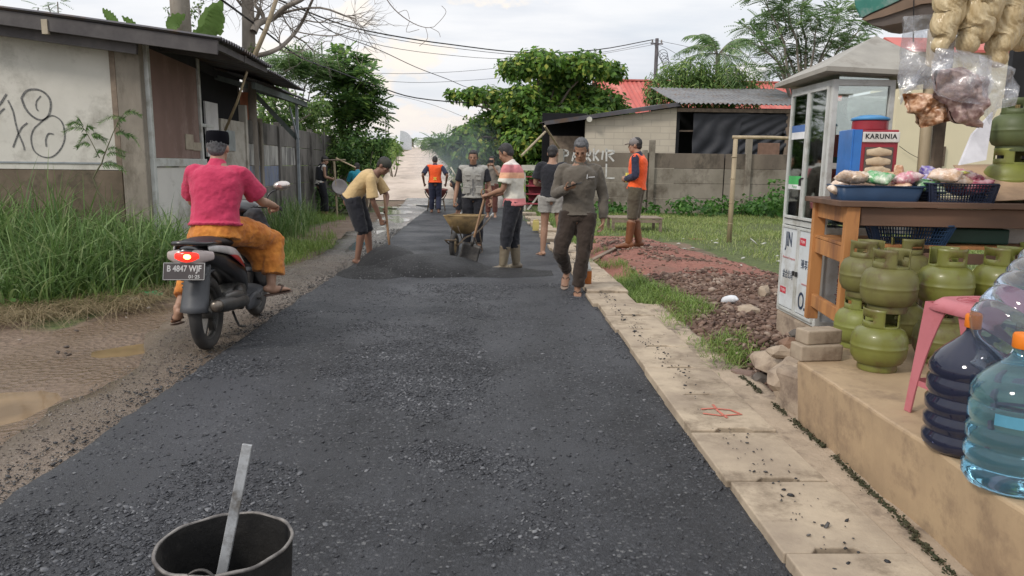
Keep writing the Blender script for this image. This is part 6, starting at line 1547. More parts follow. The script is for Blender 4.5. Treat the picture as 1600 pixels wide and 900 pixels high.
# ---------- two people at the end of the precast fence
L0 = G(518, 338)
Jw = dict(pelvis=(0, -.08, .88), waist=(0, -.06, 1.02), chest=(0, -.03, 1.20), neck=(0, .02, 1.37), head=(0, .08, 1.49), look=(.2, .9, -.35), elR=(.23, .0, 1.06), wrR=(.14, .22, 1.0), elL=(-.23, .0, 1.06), wrL=(-.12, .22, 1.0), shR=(.18, -.01, 1.33), shL=(-.18, -.01, 1.33), hipR=(.085, -.06, .86), hipL=(-.085, -.06, .86),
          anR=(.1, .05, .085))
def open_vest(j, body):
    b = MB()
    for s in (-1, 1):
        b.loft([V((s * .115, -.05, .98)), V((s * .12, -.03, 1.15)), V((s * .10, -.0, 1.30)), V((s * .075, .0, 1.37))], [(.055, .125), (.052, .125), (.06, .11), (.045, .08)], (1, 0, 0), 14, 3)
    b.loft([V((0, -.15, .98)), V((0, -.13, 1.3))], [(.13, .03), (.13, .03)], (1, 0, 0), 12, 3)
    organic(b, 'open_vest', m_blk, body, .012, 2)
person('man in a white tank top and dark open vest by the precast fence', L0 + V((-.25, .2, 0)), rad(-60), Jw, skin_b, hair_m,
    [g_bottom(m_blk, off=.018, leg=1.9, voxel=.014), g_top(m_white, off=.014, arms=False, hem=.03, voxel=.012, name='tank_top', collar=False), open_vest], voxel=.012, feet='boot', H=.98)
L0 = V((W(560, 280, 20.6).x, 20.6, 0))
Jq = dict(pelvis=(0, 0, .70), waist=(0, .02, .84), chest=(0, .06, 1.02), neck=(0, .12, 1.18), head=(0, .19, 1.29), look=(0, 1, -.3), shR=(.18, .09, 1.13), shL=(-.18, .09, 1.13), elR=(.24, .2, .88), wrR=(.18, .42, .86), elL=(-.24, .2, .88), wrL=(-.18, .42, .86),
          hipR=(.09, .02, .68), knR=(.14, .38, .62), anR=(.14, .35, .20), hipL=(-.09, .02, .68), knL=(-.14, .38, .62), anL=(-.14, .35, .20), toR=(.15, .5, .15), toL=(-.15, .5, .15))
person('person in a teal shirt seated with back turned beyond the bent man', L0, rad(20), Jq, skin_c, hair_m, [g_bottom(m_blk, off=.018, leg=1.9, voxel=.014), g_top(m_teal, off=.022, sleeve=.9, voxel=.014)], voxel=.012, cat='person', feet='boot')
seat_ = MB(); seat_.box((L0.x, L0.y - .02, .52), (.5, .4, .05))
for sx_ in (-1, 1):
    for sy_ in (-1, 1): seat_.box((L0.x + sx_ * .2, L0.y + sy_ * .15, .25), (.04, .04, .5))
tag(seat_.build('stool', wood_old), 'rough wooden stool under the person in the teal shirt', 'stool')
# pole frame by them
pf = empty('pole_frame', (*G(504, 338).to_2d(), 0), label='rough frame of thin poles beside the man in the white tank top', cat='frame')
b = MB(); qy = pf.location.y - .15
def pl(px, py, dy=0): q = W(px, py, qy + dy); return q - pf.location
for a_, c_, r_ in ((pl(527, 340), pl(522, 252), .028), (pl(545, 340, .5), pl(546, 285, .5), .02)): b = MB(); b.tube([a_, c_], r_, 7); b.build('upright', bamboo if r_ > .025 else wood_old, pf)
for a_, c_ in ((pl(505, 250), pl(540, 250)), (pl(525, 247), pl(556, 262))): b = MB(); b.tube([a_, c_], .02, 7); b.build('rail', wood_old if a_.z < c_.z + .01 else bamboo, pf)
b = MB(); b.lathe([(.02, -.08), (.20, -.02), (.22, 0), (.21, .02), (.17, .0), (.02, -.05)], 24, pl(531, 292), axis=Matrix.Rotation(rad(70), 3, 'X') @ Matrix.Rotation(rad(30), 3, 'Y'))
o = b.build('old_basin', M('dull_plastic', (.30, .27, .26), rough=.6), smooth=True); o.location = pf.location; tag(o, 'dull grey round basin hung on the pole frame', 'basin')

# ============================================================ SCOOTER AND RIDER
blk_pl = M('scooter_black', (.016, .016, .018), rough=.28, bump=0, coat=.4); gry_pl = M('scooter_grey', (.075, .078, .085), rough=.5, bump=.05); dk_metal = M('dark_metal', (.06, .06, .058), (.10, .095, .09), rough=.45, metal=.6, scale=9)
silver = M('silver_paint', (.52, .50, .49), rough=.35, bump=0, metal=.3); red_pl = M('scooter_red', (.42, .02, .03), rough=.3, bump=0, coat=.5); seat_m = M('seat_vinyl', (.018, .018, .019), rough=.55, bump=.2, bscale=150); rub = MATS['tyre_rubber']; chrome = M('muffler_metal', (.20, .17, .14), (.09, .08, .07), rough=.35, metal=.8, scale=8)
def scooter(label, loc, yaw):
    r = empty('scooter', loc, yaw, label=label, cat='scooter'); ax = Matrix.Rotation(PI / 2, 3, 'Y')
    for y in (-.635, .635):
        b = MB(); b.lathe([(.015, -.06), (.05, -.055), (.055, -.02), (.055, .02), (.05, .055), (.015, .06)], 18, (0, y, .275), axis=ax); b.torus((0, y, .275), .195, .022, ax, 30, 8)
        for k in range(5):
            a = 2 * PI * k / 5 + .3; d = V((0, math.cos(a), math.sin(a))); c = V((0, y, .275)); b.beam(c + d * .045, c + d * .19, .028, .045, up=(1, 0, 0))
        wh = b.build('wheel', dk_metal, r, smooth=True, angle=rad(40)); b = MB(); b.torus((0, y, .275), .233, .044, ax, 36, 12); b.build('tyre', rub, wh, smooth=True)
    # rear mudguard: broad grey flap hanging from the plate bracket
    b = MB()
    def fl(u, v):
        w_ = .085 + .012 * v; a = (u - .5) * 2
        y = -.80 - .14 * v + .02 * a * a; z = .66 - .33 * v
        return (a * w_, y + .035 * a * a, z)
    b.grid(fl, 8, 8); b.build('rear_mudguard', gry_pl, r, smooth=True, solid=.008)
    b = MB(); b.loft([(0, -.86, .58), (0, -.62, .60), (0, -.42, .56)], [(.08, .03), (.075, .02), (.07, .02)], (1, 0, 0), 12, 3); b.build('inner_fender', gry_pl, r, smooth=True)
    # tail body
    b = MB(); b.loft([(0, -.92, .755), (0, -.80, .735), (0, -.55, .68), (0, -.28, .60), (0, -.08, .48), (0, .0, .36)], [(.085, .055), (.125, .085), (.150, .115), (.155, .135), (.14, .12), (.12, .08)], (1, 0, 0), 22, 4)
    bd = organic(b, 'tail_body', blk_pl, r, .012, 2)
    for s in (-1, 1):
        b = MB(); P = [V((s * .118, -.86, .785)), V((s * .152, -.66, .755)), V((s * .168, -.42, .70)), V((s * .160, -.22, .60))]
        b.loft(P, [(.008, .022), (.009, .030), (.009, .034), (.006, .008)], (s, 0, .25), 10, 4); b.build('side_stripe', silver, bd, smooth=True)
        b = MB(); P = [V((s * .163, -.56, .715)), V((s * .172, -.40, .665)), V((s * .160, -.20, .565))]
        b.loft(P, [(.008, .010), (.010, .036), (.006, .006)], (s, 0, .25), 10, 4); b.build('red_flash', red_pl, bd, smooth=True)
    # seat
    b = MB(); b.loft([(0, -.88, .815), (0, -.60, .805), (0, -.35, .775), (0, -.10, .735), (0, .02, .70)], [(.10, .028), (.135, .040), (.135, .042), (.10, .04), (.06, .03)], (1, 0, 0), 18, 4); b.build('seat', seat_m, r, smooth=True)
    b = MB(); b.tube([(.115, -.58, .80), (.125, -.82, .815), (.085, -.95, .825), (0, -.975, .83), (-.085, -.95, .825), (-.125, -.82, .815), (-.115, -.58, .80)], .016, 8, 4); b.build('grab_rail', blk_pl, r, smooth=True)
    # lamps
    b = MB(); b.loft([(-.15, -.885, .735), (-.07, -.945, .735), (.07, -.945, .735), (.15, -.885, .735)], [(.012, .030), (.02, .048), (.02, .048), (.012, .030)], (0, 1, 0), 12, 4); lh = b.build('lamp_housing', M('clear_lens', (.45, .38, .36), rough=.15, bump=0), r, smooth=True)
    m_lamp = M('tail_lamp_red', (.6, .01, .01), rough=.2, bump=0, emit=(1., .03, .015), emis=1.3)
    b = MB(); b.loft([(-.075, -.955, .74), (0, -.972, .735), (.075, -.955, .74)], [(.010, .026), (.012, .036), (.010, .026)], (0, 1, 0), 12, 4); tl_ = b.build('tail_lamp', m_lamp, lh, smooth=True)
    b = MB(); b.ball((0.01, -.982, .738), (.026, .008, .018), 10); b.build('bulb', M('bulb_orange', (.9, .5, .1), emit=(1, .55, .12), emis=6, bump=0), tl_, smooth=True)
    # number plate
    pm_ = M('plate_black', (.055, .045, .045), rough=.5, bump=.05, bscale=100); pw_ = M('plate_white', (.50, .50, .49), rough=.5, bump=0)
    th = rad(-16); Rp = Matrix.Rotation(th, 3, 'X'); c = V((-.02, -.97, .635)); b = MB(); b.box(c, (.285, .006, .125), rot=Rp); pl_ = b.build('number_plate', pm_, r, bev=.002)
    X = V((1, 0, 0)); Y = Rp @ V((0, 0, 1)); nrm = X.cross(Y); b = MB(); f_ = c + nrm * .0045
    for (u0, v0, u1, v1) in ((-.138, -.058, .138, -.058), (-.138, .058, .138, .058), (-.138, -.058, -.138, .058), (.138, -.058, .138, .058)): b.beam(f_ + X * u0 + Y * v0, f_ + X * u1 + Y * v1, .003 if u0 != u1 else .003, .003, up=nrm)
    b.build('plate_rim', pw_, pl_)
    text_mesh('plate_number', 'B 4847 WJF', .060, pw_, pl_, frame(c + nrm * .0035 + Y * .018, X, Y), .0008, .0012, sx=.80, space=1.0)
    text_mesh('plate_date', '01\u00b725', .034, pw_, pl_, frame(c + nrm * .0035 - Y * .038 + X * .07, X, Y), .0008, .0006)
    # engine, gearbox, exhaust
    b = MB(); b.loft([(-.10, -.66, .285), (-.11, -.45, .31), (-.10, -.18, .33), (-.08, -.02, .33)], [(.035, .07), (.045, .085), (.05, .09), (.05, .07)], (1, 0, 0), 14, 3); b.loft([(0.03, -.30, .34), (.03, -.08, .36), (.02, .05, .36)], [(.10, .09), (.10, .10), (.06, .07)], (1, 0, 0), 14, 3); b.lathe([(.02, 0), (.10, .01), (.10, .05), (.06, .07), (.02, .07)], 18, (.10, -.26, .33), axis=ax)
    b.build('engine', dk_metal, r, smooth=True)
    b = MB(); b.loft([(.155, -.86, .37), (.155, -.80, .365), (.160, -.55, .34), (.16, -.30, .31), (.13, -.12, .27), (.08, .0, .24)], [.040, .055, .060, .052, .028, .018], (1, 0, 0), 16, 4); ex = b.build('muffler', dk_metal, r, smooth=True)
    b = MB(); b.lathe([(.018, -.01), (.040, 0), (.043, .03), (.043, .05)], 18, (.155, -.90, .372), axis=Matrix.Rotation(-PI / 2, 3, 'X')); b.build('muffler_end', chrome, ex, smooth=True)
    b = MB(); b.loft([(.17, -.70, .41), (.19, -.55, .40), (.185, -.38, .375)], [(.02, .025), (.022, .035), (.015, .025)], (1, 0, 0), 10, 3); b.build('heat_shield', M('shield_grey', (.11, .105, .10), rough=.4, metal=.4), ex, smooth=True)
    b = MB(); b.tube([(-.12, -.62, .30), (-.135, -.66, .64)], .018, 8)
    for k in range(9): b.torus((-.124 - .0015 * k, -.628 - .0045 * k, .36 + .028 * k), .030, .006, n=14, m=6)
    b.build('shock_absorber', dk_metal, r, smooth=True)
    # floorboard, apron, front
    b = MB(); b.loft([(0, -.12, .30), (0, .10, .275), (0, .38, .29)], [(.13, .05), (.155, .045), (.15, .05)], (1, 0, 0), 18, 3); b.build('floorboard', gry_pl, r, smooth=True)
    for s in (-1, 1):
        b = MB(); b.loft([(s * .15, -.14, .24), (s * .165, .0, .26), (s * .16, .16, .24)], [(.02, .045), (.025, .07), (.015, .05)], (1, 0, 0), 10, 3); b.build('side_skirt', gry_pl, r, smooth=True)
    b = MB()
    def ap(u, v):
        a = (u - .5) * 2; z = .26 + v * .66; w_ = .17 + .05 * math.sin(PI * min(1, v * 1.1)); return (a * w_, .44 + .10 * (1 - v) * 0 - .06 * v + .04 * (1 - a * a), z)
    b.grid(ap, 10, 14); b.build('apron', blk_pl, r, smooth=True, solid=.05)
    b = MB(); b.tube([(0, .62, .28), (0, .47, .62), (0, .36, .98)], [.03, .035, .035], 10); b.tube([(-.09, .635, .275), (-.09, .55, .46)], .016, 7); b.tube([(.09, .635, .275), (.09, .55, .46)], .016, 7); b.build('fork', dk_metal, r, smooth=True)
    b = MB(); b.loft([(0, .86, .48), (0, .72, .575), (0, .55, .56), (0, .42, .44)], [(.055, .01), (.06, .02), (.06, .02), (.05, .012)], (1, 0, 0), 12, 4); b.build('front_mudguard', blk_pl, r, smooth=True)
    b = MB(); b.loft([(0, .28, .98), (0, .38, 1.0), (0, .48, .93)], [(.10, .05), (.14, .07), (.09, .07)], (1, 0, 0), 16, 3); cw_ = b.build('handlebar_cowl', blk_pl, r, smooth=True)
    b = MB(); b.loft([(0, .47, .96), (0, .52, .93)], [(.09, .045), (.06, .035)], (1, 0, 0), 12, 2); b.build('headlight', M('headlight_glass', (.7, .72, .75), rough=.1, bump=0), cw_, smooth=True)
    b = MB(); b.tube([(-.34, .26, 1.0), (-.2, .34, 1.01), (0, .37, 1.0), (.2, .34, 1.01), (.34, .26, 1.0)], .012, 8, 4); b.build('handlebar', dk_metal, r, smooth=True)
    for s in (-1, 1):
        b = MB(); b.tube([(s * .25, .31, 1.006), (s * .35, .255, 1.0)], .018, 10); b.build('grip', rub, r, smooth=True)
        b = MB(); b.tube([(s * .22, .36, 1.02), (s * .36, .25, .985)], .006, 6); b.build('brake_lever', dk_metal, r)
        b = MB(); b.tube([(s * .20, .34, 1.02), (s * .23, .36, 1.12), (s * .33, .38, 1.17)], .007, 7, 3); st = b.build('mirror_stalk', blk_pl, r, smooth=True)
        b = MB(); b.loft([(s * .33, .40, 1.19), (s * .33, .372, 1.19)], [(.075, .042), (.068, .038)], (1, 0, .1), 18); b.build('mirror_glass' if 0 else 'mirror', M('mirror_face', (.62, .55, .52), rough=.12, metal=.7, bump=0), st, smooth=True)
    b = MB(); b.tube([(-.10, -.02, .26), (-.16, -.10, .12)], .010, 7); b.tube([(-.16, -.10, .12), (-.19, -.16, .11)], .010, 7); b.build('side_stand', dk_metal, r, smooth=True)
    b = MB(); b.tube([(.05, -.2, .2), (.12, -.28, .10), (.17, -.27, .10)], .010, 7, 2); b.tube([(-.05, -.2, .2), (-.12, -.28, .10)], .010, 7); b.build('centre_stand', dk_metal, r, smooth=True)
    for s in (-1, 1):
        b = MB(); b.tube([(s * .10, .02, .27), (s * .22, .0, .27)], .011, 7); b.build('footpeg', dk_metal, r)
    return r
SL = V((-2.155, 6.06, .012)); SYW = rad(2)
sco = scooter('black scooter with red and silver flashes and its tail light on', SL, SYW)
# rider
Jr = dict(pelvis=(0, -.34, .90), waist=(0, -.325, 1.02), chest=(0, -.27, 1.19), neck=(0, -.235, 1.37), head=(.0, -.19, 1.49), look=(-.02, 1, -.06),
          shR=(.185, -.25, 1.30), elR=(.275, -.07, 1.08), wrR=(.315, .17, 1.03), shL=(-.185, -.25, 1.30), elL=(-.265, -.07, 1.08), wrL=(-.315, .17, 1.03),
          hipR=(.10, -.30, .86), knR=(.30, .10, .74), anR=(.31, .0, .385), toR=(.41, .10, .335), hipL=(-.10, -.30, .86), knL=(-.27, .0, .62), anL=(-.315, -.36, .24), toL=(-.36, -.30, .15))
def sarong(j, body):
    b = MB(); sd_ = (1, 0, 0)
    b.loft([(0, -.37, .80), (0, -.355, .88), (0, -.335, .99)], [(.195, .155), (.172, .135), (.125, .088)], sd_, 22, 3, caps='flat')
    b.loft([(.06, -.30, .86), (.19, -.10, .82), (.30, .08, .745)], [(.14, .12), (.13, .115), (.105, .095)], None, 16, 3)
    b.loft([(.30, .08, .75), (.315, .06, .60), (.32, .03, .47)], [(.105, .105), (.095, .115), (.085, .125)], None, 16, 3, caps='flat')
    b.loft([(-.06, -.30, .86), (-.17, -.15, .76), (-.26, -.02, .62)], [(.14, .12), (.12, .11), (.09, .085)], None, 16, 3)
    b.loft([(-.27, -.02, .62), (-.29, -.18, .46), (-.305, -.30, .34)], [(.080, .08), (.075, .08), (.065, .07)], None, 14, 3, caps='flat')
    b.loft([(.12, .0, .78), (.22, .05, .62), (.24, .04, .50)], [(.12, .10), (.11, .09), (.08, .08)], None, 14, 3, caps='flat')
    o = organic(b, 'sarong', m_sarong, body, .010, 2, [(.10, .030), (.035, .012)])
def peci(j, body):
    R, r, f, u = head_frame(j); c = j['head'] + u * .04 - f * .012; b = MB()
    b.loft([c - u * .012, c + u * .05, c + u * .088], [(.084, .100), (.085, .101), (.078, .094)], r, 26, 3, caps='flat'); b.build('peci_hat', M('velvet_black', (.006, .006, .009), rough=.95, bump=.1, spec=.1), body, smooth=True, angle=rad(50), bev=.008)
rider, jr = person('man in a pink polo, orange sarong and black peci hat riding the scooter', SL, SYW, Jr, skin_b, hair_g,
    [sarong, g_top(m_pink, off=.026, sleeve=.78, hem=-.02, name='polo_shirt', sl_r=1.3, disp=(.11, .026), girth=1.12, flare=.010, voxel=.009), peci, g_sandal(m_sand_b)],
    hands={'R': dict(d=(-.15, .95, -.15), palm=(0, -.1, -1), side=1, curl=1.0), 'L': dict(d=(.15, .95, -.15), palm=(0, -.1, -1), side=-1, curl=1.0)}, voxel=.008, girth=1.05)
# black bag hanging inside the apron, patterned cloth on top
b = MB(); b.loft([(.13, .14, .62), (.15, .16, .80), (.14, .18, .93)], [(.11, .09), (.13, .11), (.09, .08)], (1, 0, 0), 16, 3); o = organic(b, 'bag', M('bag_black', (.02, .02, .024), rough=.6, bump=.3, bscale=30), None, .012, 1, (.06, .03)); o.location = SL; tag(o, 'black cloth bag hanging inside the front of the scooter', 'bag')
# far motorcyclist coming down from the hilltop
fy = 112.; fx = W(661, 246, fy).x; fz = hill(fy) + .03
s2_ = copy_tree(sco); setloc(s2_, (fx, fy, fz), rad(172)); s2_['label'] = 'tiny scooter coming down from the far hilltop'
Jr2 = dict(Jr); 
person('tiny rider in dark clothes on the scooter coming down the far hill', (fx, fy, fz), rad(172), Jr2, skin_b, hair_m, [g_bottom(m_blk, off=.02, leg=1.9, voxel=.02), g_top(m_blk, off=.026, sleeve=1.9, voxel=.02)], voxel=.016, cat='person')
# ============================================================ THE STALL AND LOOSE THINGS
tbl_m = M('table_wood', (.50, .235, .085), (.36, .155, .055), rough=.55, scale=6, bump=.2, bscale=40, stretch=(1, 1, .2), grime=(.22, .10, .05), gscale=3)
tbl_d = M('table_wood_dark', (.155, .085, .055), (.10, .06, .04), rough=.65, scale=6, bump=.2, bscale=40, stretch=(.25, 1, 1))
TT = 1.22; TB = .40
tb_ = empty('stall_table', (2.03, 4.2, TB), rad(-8), label='long orange brown wooden stall table with a lower shelf on the platform', cat='table')
TL, TD, HT = 2.6, .70, TT - TB
b = MB(); b.box((TL / 2 - .03, TD / 2, HT - .016), (TL + .04, TD + .05, .032)); b.build('top', tbl_d, tb_, bev=.004)
for x in (0.035, TL - .04):
    for y in (.03, TD - .03):
        b = MB(); b.box((x, y, (HT - .034) / 2 - (0 if y < .1 or x > 1 else .0)), (.075, .055, HT - .034)); b.build('leg', tbl_m, tb_, bev=.003)
b = MB(); b.box((TL / 2, .033, HT - .088), (TL - .16, .03, .105)); b.build('apron', tbl_d, tb_, bev=.003)
for x in (.035, TL - .04):
    for z, h in ((HT - .085, .095), (.50, .095), (.13, .085)):
        b = MB(); b.box((x, TD / 2, z), (.035, TD - .12, h)); b.build('end_rail', tbl_m, tb_, bev=.003)
b = MB()
for k in range(4): b.box((TL / 2, .12 + k * .155, .56), (TL - .03, .145, .018))
b.build('shelf', tbl_m, tb_, bev=.002)
b = MB(); b.box((TL / 2 + .02, .02, .50), (TL - .13, .028, .06)); b.build('shelf_rail', tbl_d, tb_, bev=.003)
b = MB(); b.beam((.75, .4, .02), (1.15, .4, .50), .04, .06); b.build('brace', tbl_d, tb_)
def TP(x, y, z=0): r_ = rad(-8); return V((2.03 + x * math.cos(r_) - y * math.sin(r_), 4.2 + x * math.sin(r_) + y * math.cos(r_), TT + z))

# ---- glass display cabinet
CXX, CY0, CY1, CB, CTZ, CW = 2.25, 5.0, 5.70, .30, 1.99, .42
gl_m, ns, ls, p, o = new_mat('cabinet_glass'); MATS['cabinet_glass'] = gl_m
tr_ = node(ns, ls, 'ShaderNodeBsdfTransparent', {'Color': (.93, .97, .95, 1)}); gs_ = node(ns, ls, 'ShaderNodeBsdfGlossy', {'Color': (.9, .95, .92, 1), 'Roughness': .03}); fr_ = node(ns, ls, 'ShaderNodeFresnel', {'IOR': 1.6})
fa = node(ns, ls, 'ShaderNodeMath', {0: fr_.outputs[0], 1: .24}, operation='ADD'); mx_ = node(ns, ls, 'ShaderNodeMixShader', {0: fa.outputs[0], 1: tr_.outputs[0], 2: gs_.outputs[0]}); ls.new(mx_.outputs[0], o.inputs[0])
cab = empty('display_cabinet', (CXX, CY0, CB), label='tall aluminium and glass display cabinet with a pyramid roof', cat='display cabinet')
D_, Hc = CY1 - CY0, CTZ - CB; SPL = .70      # depth along the road, height, height of the lower doors
def cbx(name, mat, boxes, parent=None, bev=.002):
    b = MB()
    for c, d in boxes: b.box(c, d)
    return b.build(name, mat, parent or cab, bev=bev)
cbx('frame', alu, [((.018, y, Hc / 2), (.036, .036, Hc)) for y in (.018, D_ - .018)] + [((CW - .018, y, Hc / 2), (.036, .036, Hc)) for y in (.018, D_ - .018)] +
    [((.018, D_ / 2, z), (.034, D_ - .07, .04)) for z in (.02, SPL, Hc - .02)] + [((CW / 2, .018, z), (CW - .07, .034, .04)) for z in (.02, SPL - .02, SPL + .42, Hc - .02)] + [((CW / 2, D_ - .018, z), (CW - .07, .034, .04)) for z in (.02, SPL, Hc - .02)] + [((CW - .018, D_ / 2, z), (.034, D_ - .07, .04)) for z in (.02, SPL, Hc - .02)])
comp = M('composite_panel', (.60, .63, .65), (.54, .57, .59), rough=.45, bump=.02, grime=(.42, .41, .38), gscale=3)
cbx('side_panel', comp, [((CW / 2, .022, SPL / 2), (CW - .07, .006, SPL - .06))])
cbx('back_panel', comp, [((CW - .015, D_ / 2, SPL / 2), (.006, D_ - .07, SPL - .06)), ((CW / 2, D_ - .02, SPL / 2), (CW - .07, .006, SPL - .06))])
navy_t = M('navy_print', (.03, .05, .10), bump=0, rough=.5); red_t = M('red_print', (.60, .045, .07), bump=0, rough=.5); pale_t = M('pink_print', (.60, .30, .30), bump=0, rough=.5); whi_t = M('white_print', (.8, .8, .8), bump=0)
fy_ = lambda y0, y1: ((y0 + y1) / 2, abs(y1 - y0))
for k, (y0, y1) in enumerate(((D_ / 2 + .004, D_ - .04), (.04, D_ / 2 - .004))):
    c, w_ = fy_(y0, y1)
    dr = cbx('lower_door', comp, [((-.002, c, SPL / 2 + .005), (.012, w_ - .03, SPL - .09))])
    cbx('door_frame', alu, [((-.006, y, SPL / 2), (.022, .018, SPL - .05)) for y in (y0 + .008, y1 - .008)] + [((-.006, c, z), (.022, w_ - .034, .018)) for z in (.035, SPL - .035)], dr)
    cbx('handle', M('dark_lock', (.03, .03, .03), bump=0), [((-.022, (y0 + .02) if k == 0 else (y1 - .02), .33), (.016, .016, .035))], dr)
    Xd = V((0, -1, 0)); Zd = V((0, 0, 1)); fx_ = -.0095
    def tx(body, size, mat, y, z, rot=0, sx=1., nm='lettering', bold=.0):
        X = Xd if not rot else -Xd; Y = Zd if not rot else -Zd
        return text_mesh(nm, body, size, mat, dr, frame(V((fx_ - .0005, y, z)), X, Y), .0006, bold, sx=sx)
    if k == 0:
        tx('JIN', .155, navy_t, c + .02, .565, 0, .62, bold=.002); tx('Aluminium Composite', .026, pale_t, c, .43); tx('\u91d1\u5408\u516c\u53f8', .07, navy_t, c, .30, 0, .7)
        q = cbx('red_label', red_t, [((fx_, c + .07, .175), (.002, .11, .05))], dr); tx('TOJIN', .03, whi_t, c + .07, .175).parent = dr
    else:
        tx('TO', .175, navy_t, c - .0, .155, 1, .75, bold=.002); tx('Aluminium', .026, pale_t, c, .27, 1); tx('\u6771\u91d1\u677f', .072, navy_t, c, .42, 1, .8)
        q = cbx('red_label', red_t, [((fx_, c + .08, .575), (.002, .10, .055))], dr); tx('TOJIN', .028, whi_t, c + .08, .575)
cm = M('maroon_print', (.32, .10, .13), bump=0)
text_mesh('lettering', 'Aluminium Composite', .052, cm, [c for c in cab.children if c.name.startswith('side_panel')][0], frame(V((.16, .0185, .36)), (0, 0, -1), (1, 0, 0)), .0006, .0004, space=1.1)
for k, (y0, y1) in enumerate(((D_ / 2 + .004, D_ - .04), (.04, D_ / 2 - .004))):
    c, w_ = fy_(y0, y1); z0, z1 = SPL + .03, Hc - .04
    dr = cbx('glass_door', gl_m, [((-.002, c, (z0 + z1) / 2), (.004, w_ - .03, z1 - z0 - .03))])
    cbx('door_frame', alu, [((-.006, y, (z0 + z1) / 2), (.022, .020, z1 - z0)) for y in (y0 + .009, y1 - .009)] + [((-.006, c, z), (.022, w_ - .038, .02)) for z in (z0 + .01, z1 - .01)], dr)
    if k == 0:
        st = cbx('green_sticker', M('green_sticker', (.08, .45, .13), bump=0), [((-.006, c - .005, z0 + .27), (.001, w_ - .06, .09))], dr); cbx('sticker_band', whi_t, [((-.007, c - .005, z0 + .235), (.001, w_ - .06, .035))], st)
        text_mesh('lettering', 'Pamay', .035, M('green_text', (.04, .3, .08), bump=0), dr, frame(V((-.0078, c, z0 + .235)), (0, -1, 0), (0, 0, 1)), .0003)
        st = cbx('blue_sticker', M('blue_sticker', (.09, .18, .42), bump=0), [((-.006, c, z1 - .26), (.001, w_ - .06, .05))], dr); cbx('sticker_band', whi_t, [((-.006, c, z1 - .31), (.001, w_ - .06, .05))], st)
        cbx('handle', MATS['dark_lock'], [((-.024, y0 + .02, z0 + .27), (.016, .016, .05)), ((-.02, y0 + .0, z0 + .30), (.01, .05, .01))], dr)
cbx('front_glass', gl_m, [((CW / 2, .018, SPL + .78), (CW - .08, .004, .60)), ((CW / 2, .018, SPL + .21), (CW - .08, .004, .38))])
cbx('rear_glass', gl_m, [((CW / 2, D_ - .018, SPL + .48), (CW - .08, .004, .9)), ((CW - .018, D_ / 2, SPL + .48), (.004, D_ - .08, .9))])
for z in (SPL + .03, SPL + .34, SPL + .66): cbx('shelf', gl_m if z > SPL + .1 else comp, [((CW / 2, D_ / 2, z), (CW - .05, D_ - .06, .008))])
b = MB(); ov = .10; E_ = [(-ov, -ov, Hc + .04), (CW + .35, -ov, Hc + .01), (CW + .35, D_ + ov, Hc + .01), (-ov, D_ + ov, Hc + .02)]; ap_ = (CW / 2 + .22, D_ / 2, Hc + .34)
b.add(E_ + [(x, y, z + .03) for x, y, z in E_] + [ap_], [(3, 2, 1, 0), (0, 1, 5, 4), (1, 2, 6, 5), (2, 3, 7, 6), (3, 0, 4, 7), (4, 5, 8), (5, 6, 8), (6, 7, 8), (7, 4, 8)])
b.build('roof', M('cabinet_roof', (.34, .32, .28), (.26, .245, .215), rough=.6, scale=4, bump=.1, grime=(.22, .2, .17), gscale=5), cab)
# bottles and bundles inside the cabinet
gb = M('bottle_clear', (.55, .62, .60), rough=.12, bump=0, trans=.6); gb2 = M('bottle_green', (.05, .11, .07), rough=.2, bump=0); bread = M('bread', (.55, .40, .26), (.42, .28, .16), rough=.8, scale=12)
def bottle(label, loc, r, h, mat, neck=.25):
    o = MB().lathe([(r * .8, 0), (r, .01), (r, h * .60), (r * .85, h * .70), (r * .32, h * .86), (r * .30, h * .95), (r * .38, h * .955), (r * .38, h)], 20).build('bottle', mat, smooth=True, angle=rad(50)); o.location = loc; return tag(o, label, 'bottle')
bottle('large dark green glass bottle inside the top of the cabinet', (CXX + .14, CY0 + .22, CB + SPL + .345), .115, .52, gb2)
bottle('clear glass bottle standing inside the near corner of the cabinet', (CXX + .33, CY0 + .12, CB + SPL + .04), .07, .27, gb)
for k in range(5):
    b = MB(); b.ball((0, 0, .05), (.075, .05, .05), 12); o = b.build('bread_bag', gb if k % 2 else M('bag_white', (.6, .6, .57), rough=.4), smooth=True, disp=(.05, .03)); o.location = (CXX + .12 + .08 * (k % 3), CY0 + .12 + .12 * k, CB + SPL + .05 + (.31 if k > 2 else 0)); tag(o, 'small filled plastic bag on a shelf inside the cabinet', 'bag', 'bags inside the cabinet')

# ---- cracker tin
kt = empty('cracker_tin', TP(.12, .50), rad(-8), label='blue and red cracker tin with a glass window and white name plate', cat='cracker tin')
blu = M('tin_blue', (.025, .16, .50), rough=.35, bump=.03, coat=.3); redp = M('tin_red', (.33, .02, .035), rough=.4, bump=.03, coat=.2)
b = MB(); b.box((.13, .0, .21), (.26, .26, .42)); b.build('body', redp, kt, bev=.006)
b = MB(); b.box((-.006, 0, .21), (.012, .262, .425)); b.build('side_wall', blu, kt, bev=.003)
b = MB(); b.box((.022, -.1325, .21), (.046, .005, .42)); b.build('blue_edge', blu, kt)
b = MB(); b.box((.15, -.134, .19), (.165, .006, .25)); wn = b.build('window', M('tin_window', (.10, .075, .06), rough=.15, bump=0), kt)
for k in range(4):
    b = MB(); b.loft([(.085, -.137, .11 + k * .058), (.15, -.139, .118 + k * .056), (.215, -.137, .11 + k * .058)], [(.010, .02), (.012, .028), (.010, .02)], (0, 1, 0), 10, 3); b.build('cracker', M('cracker', (.58, .47, .33), (.46, .35, .23), scale=20, bump=.5), wn, smooth=True, disp=(.03, .02))
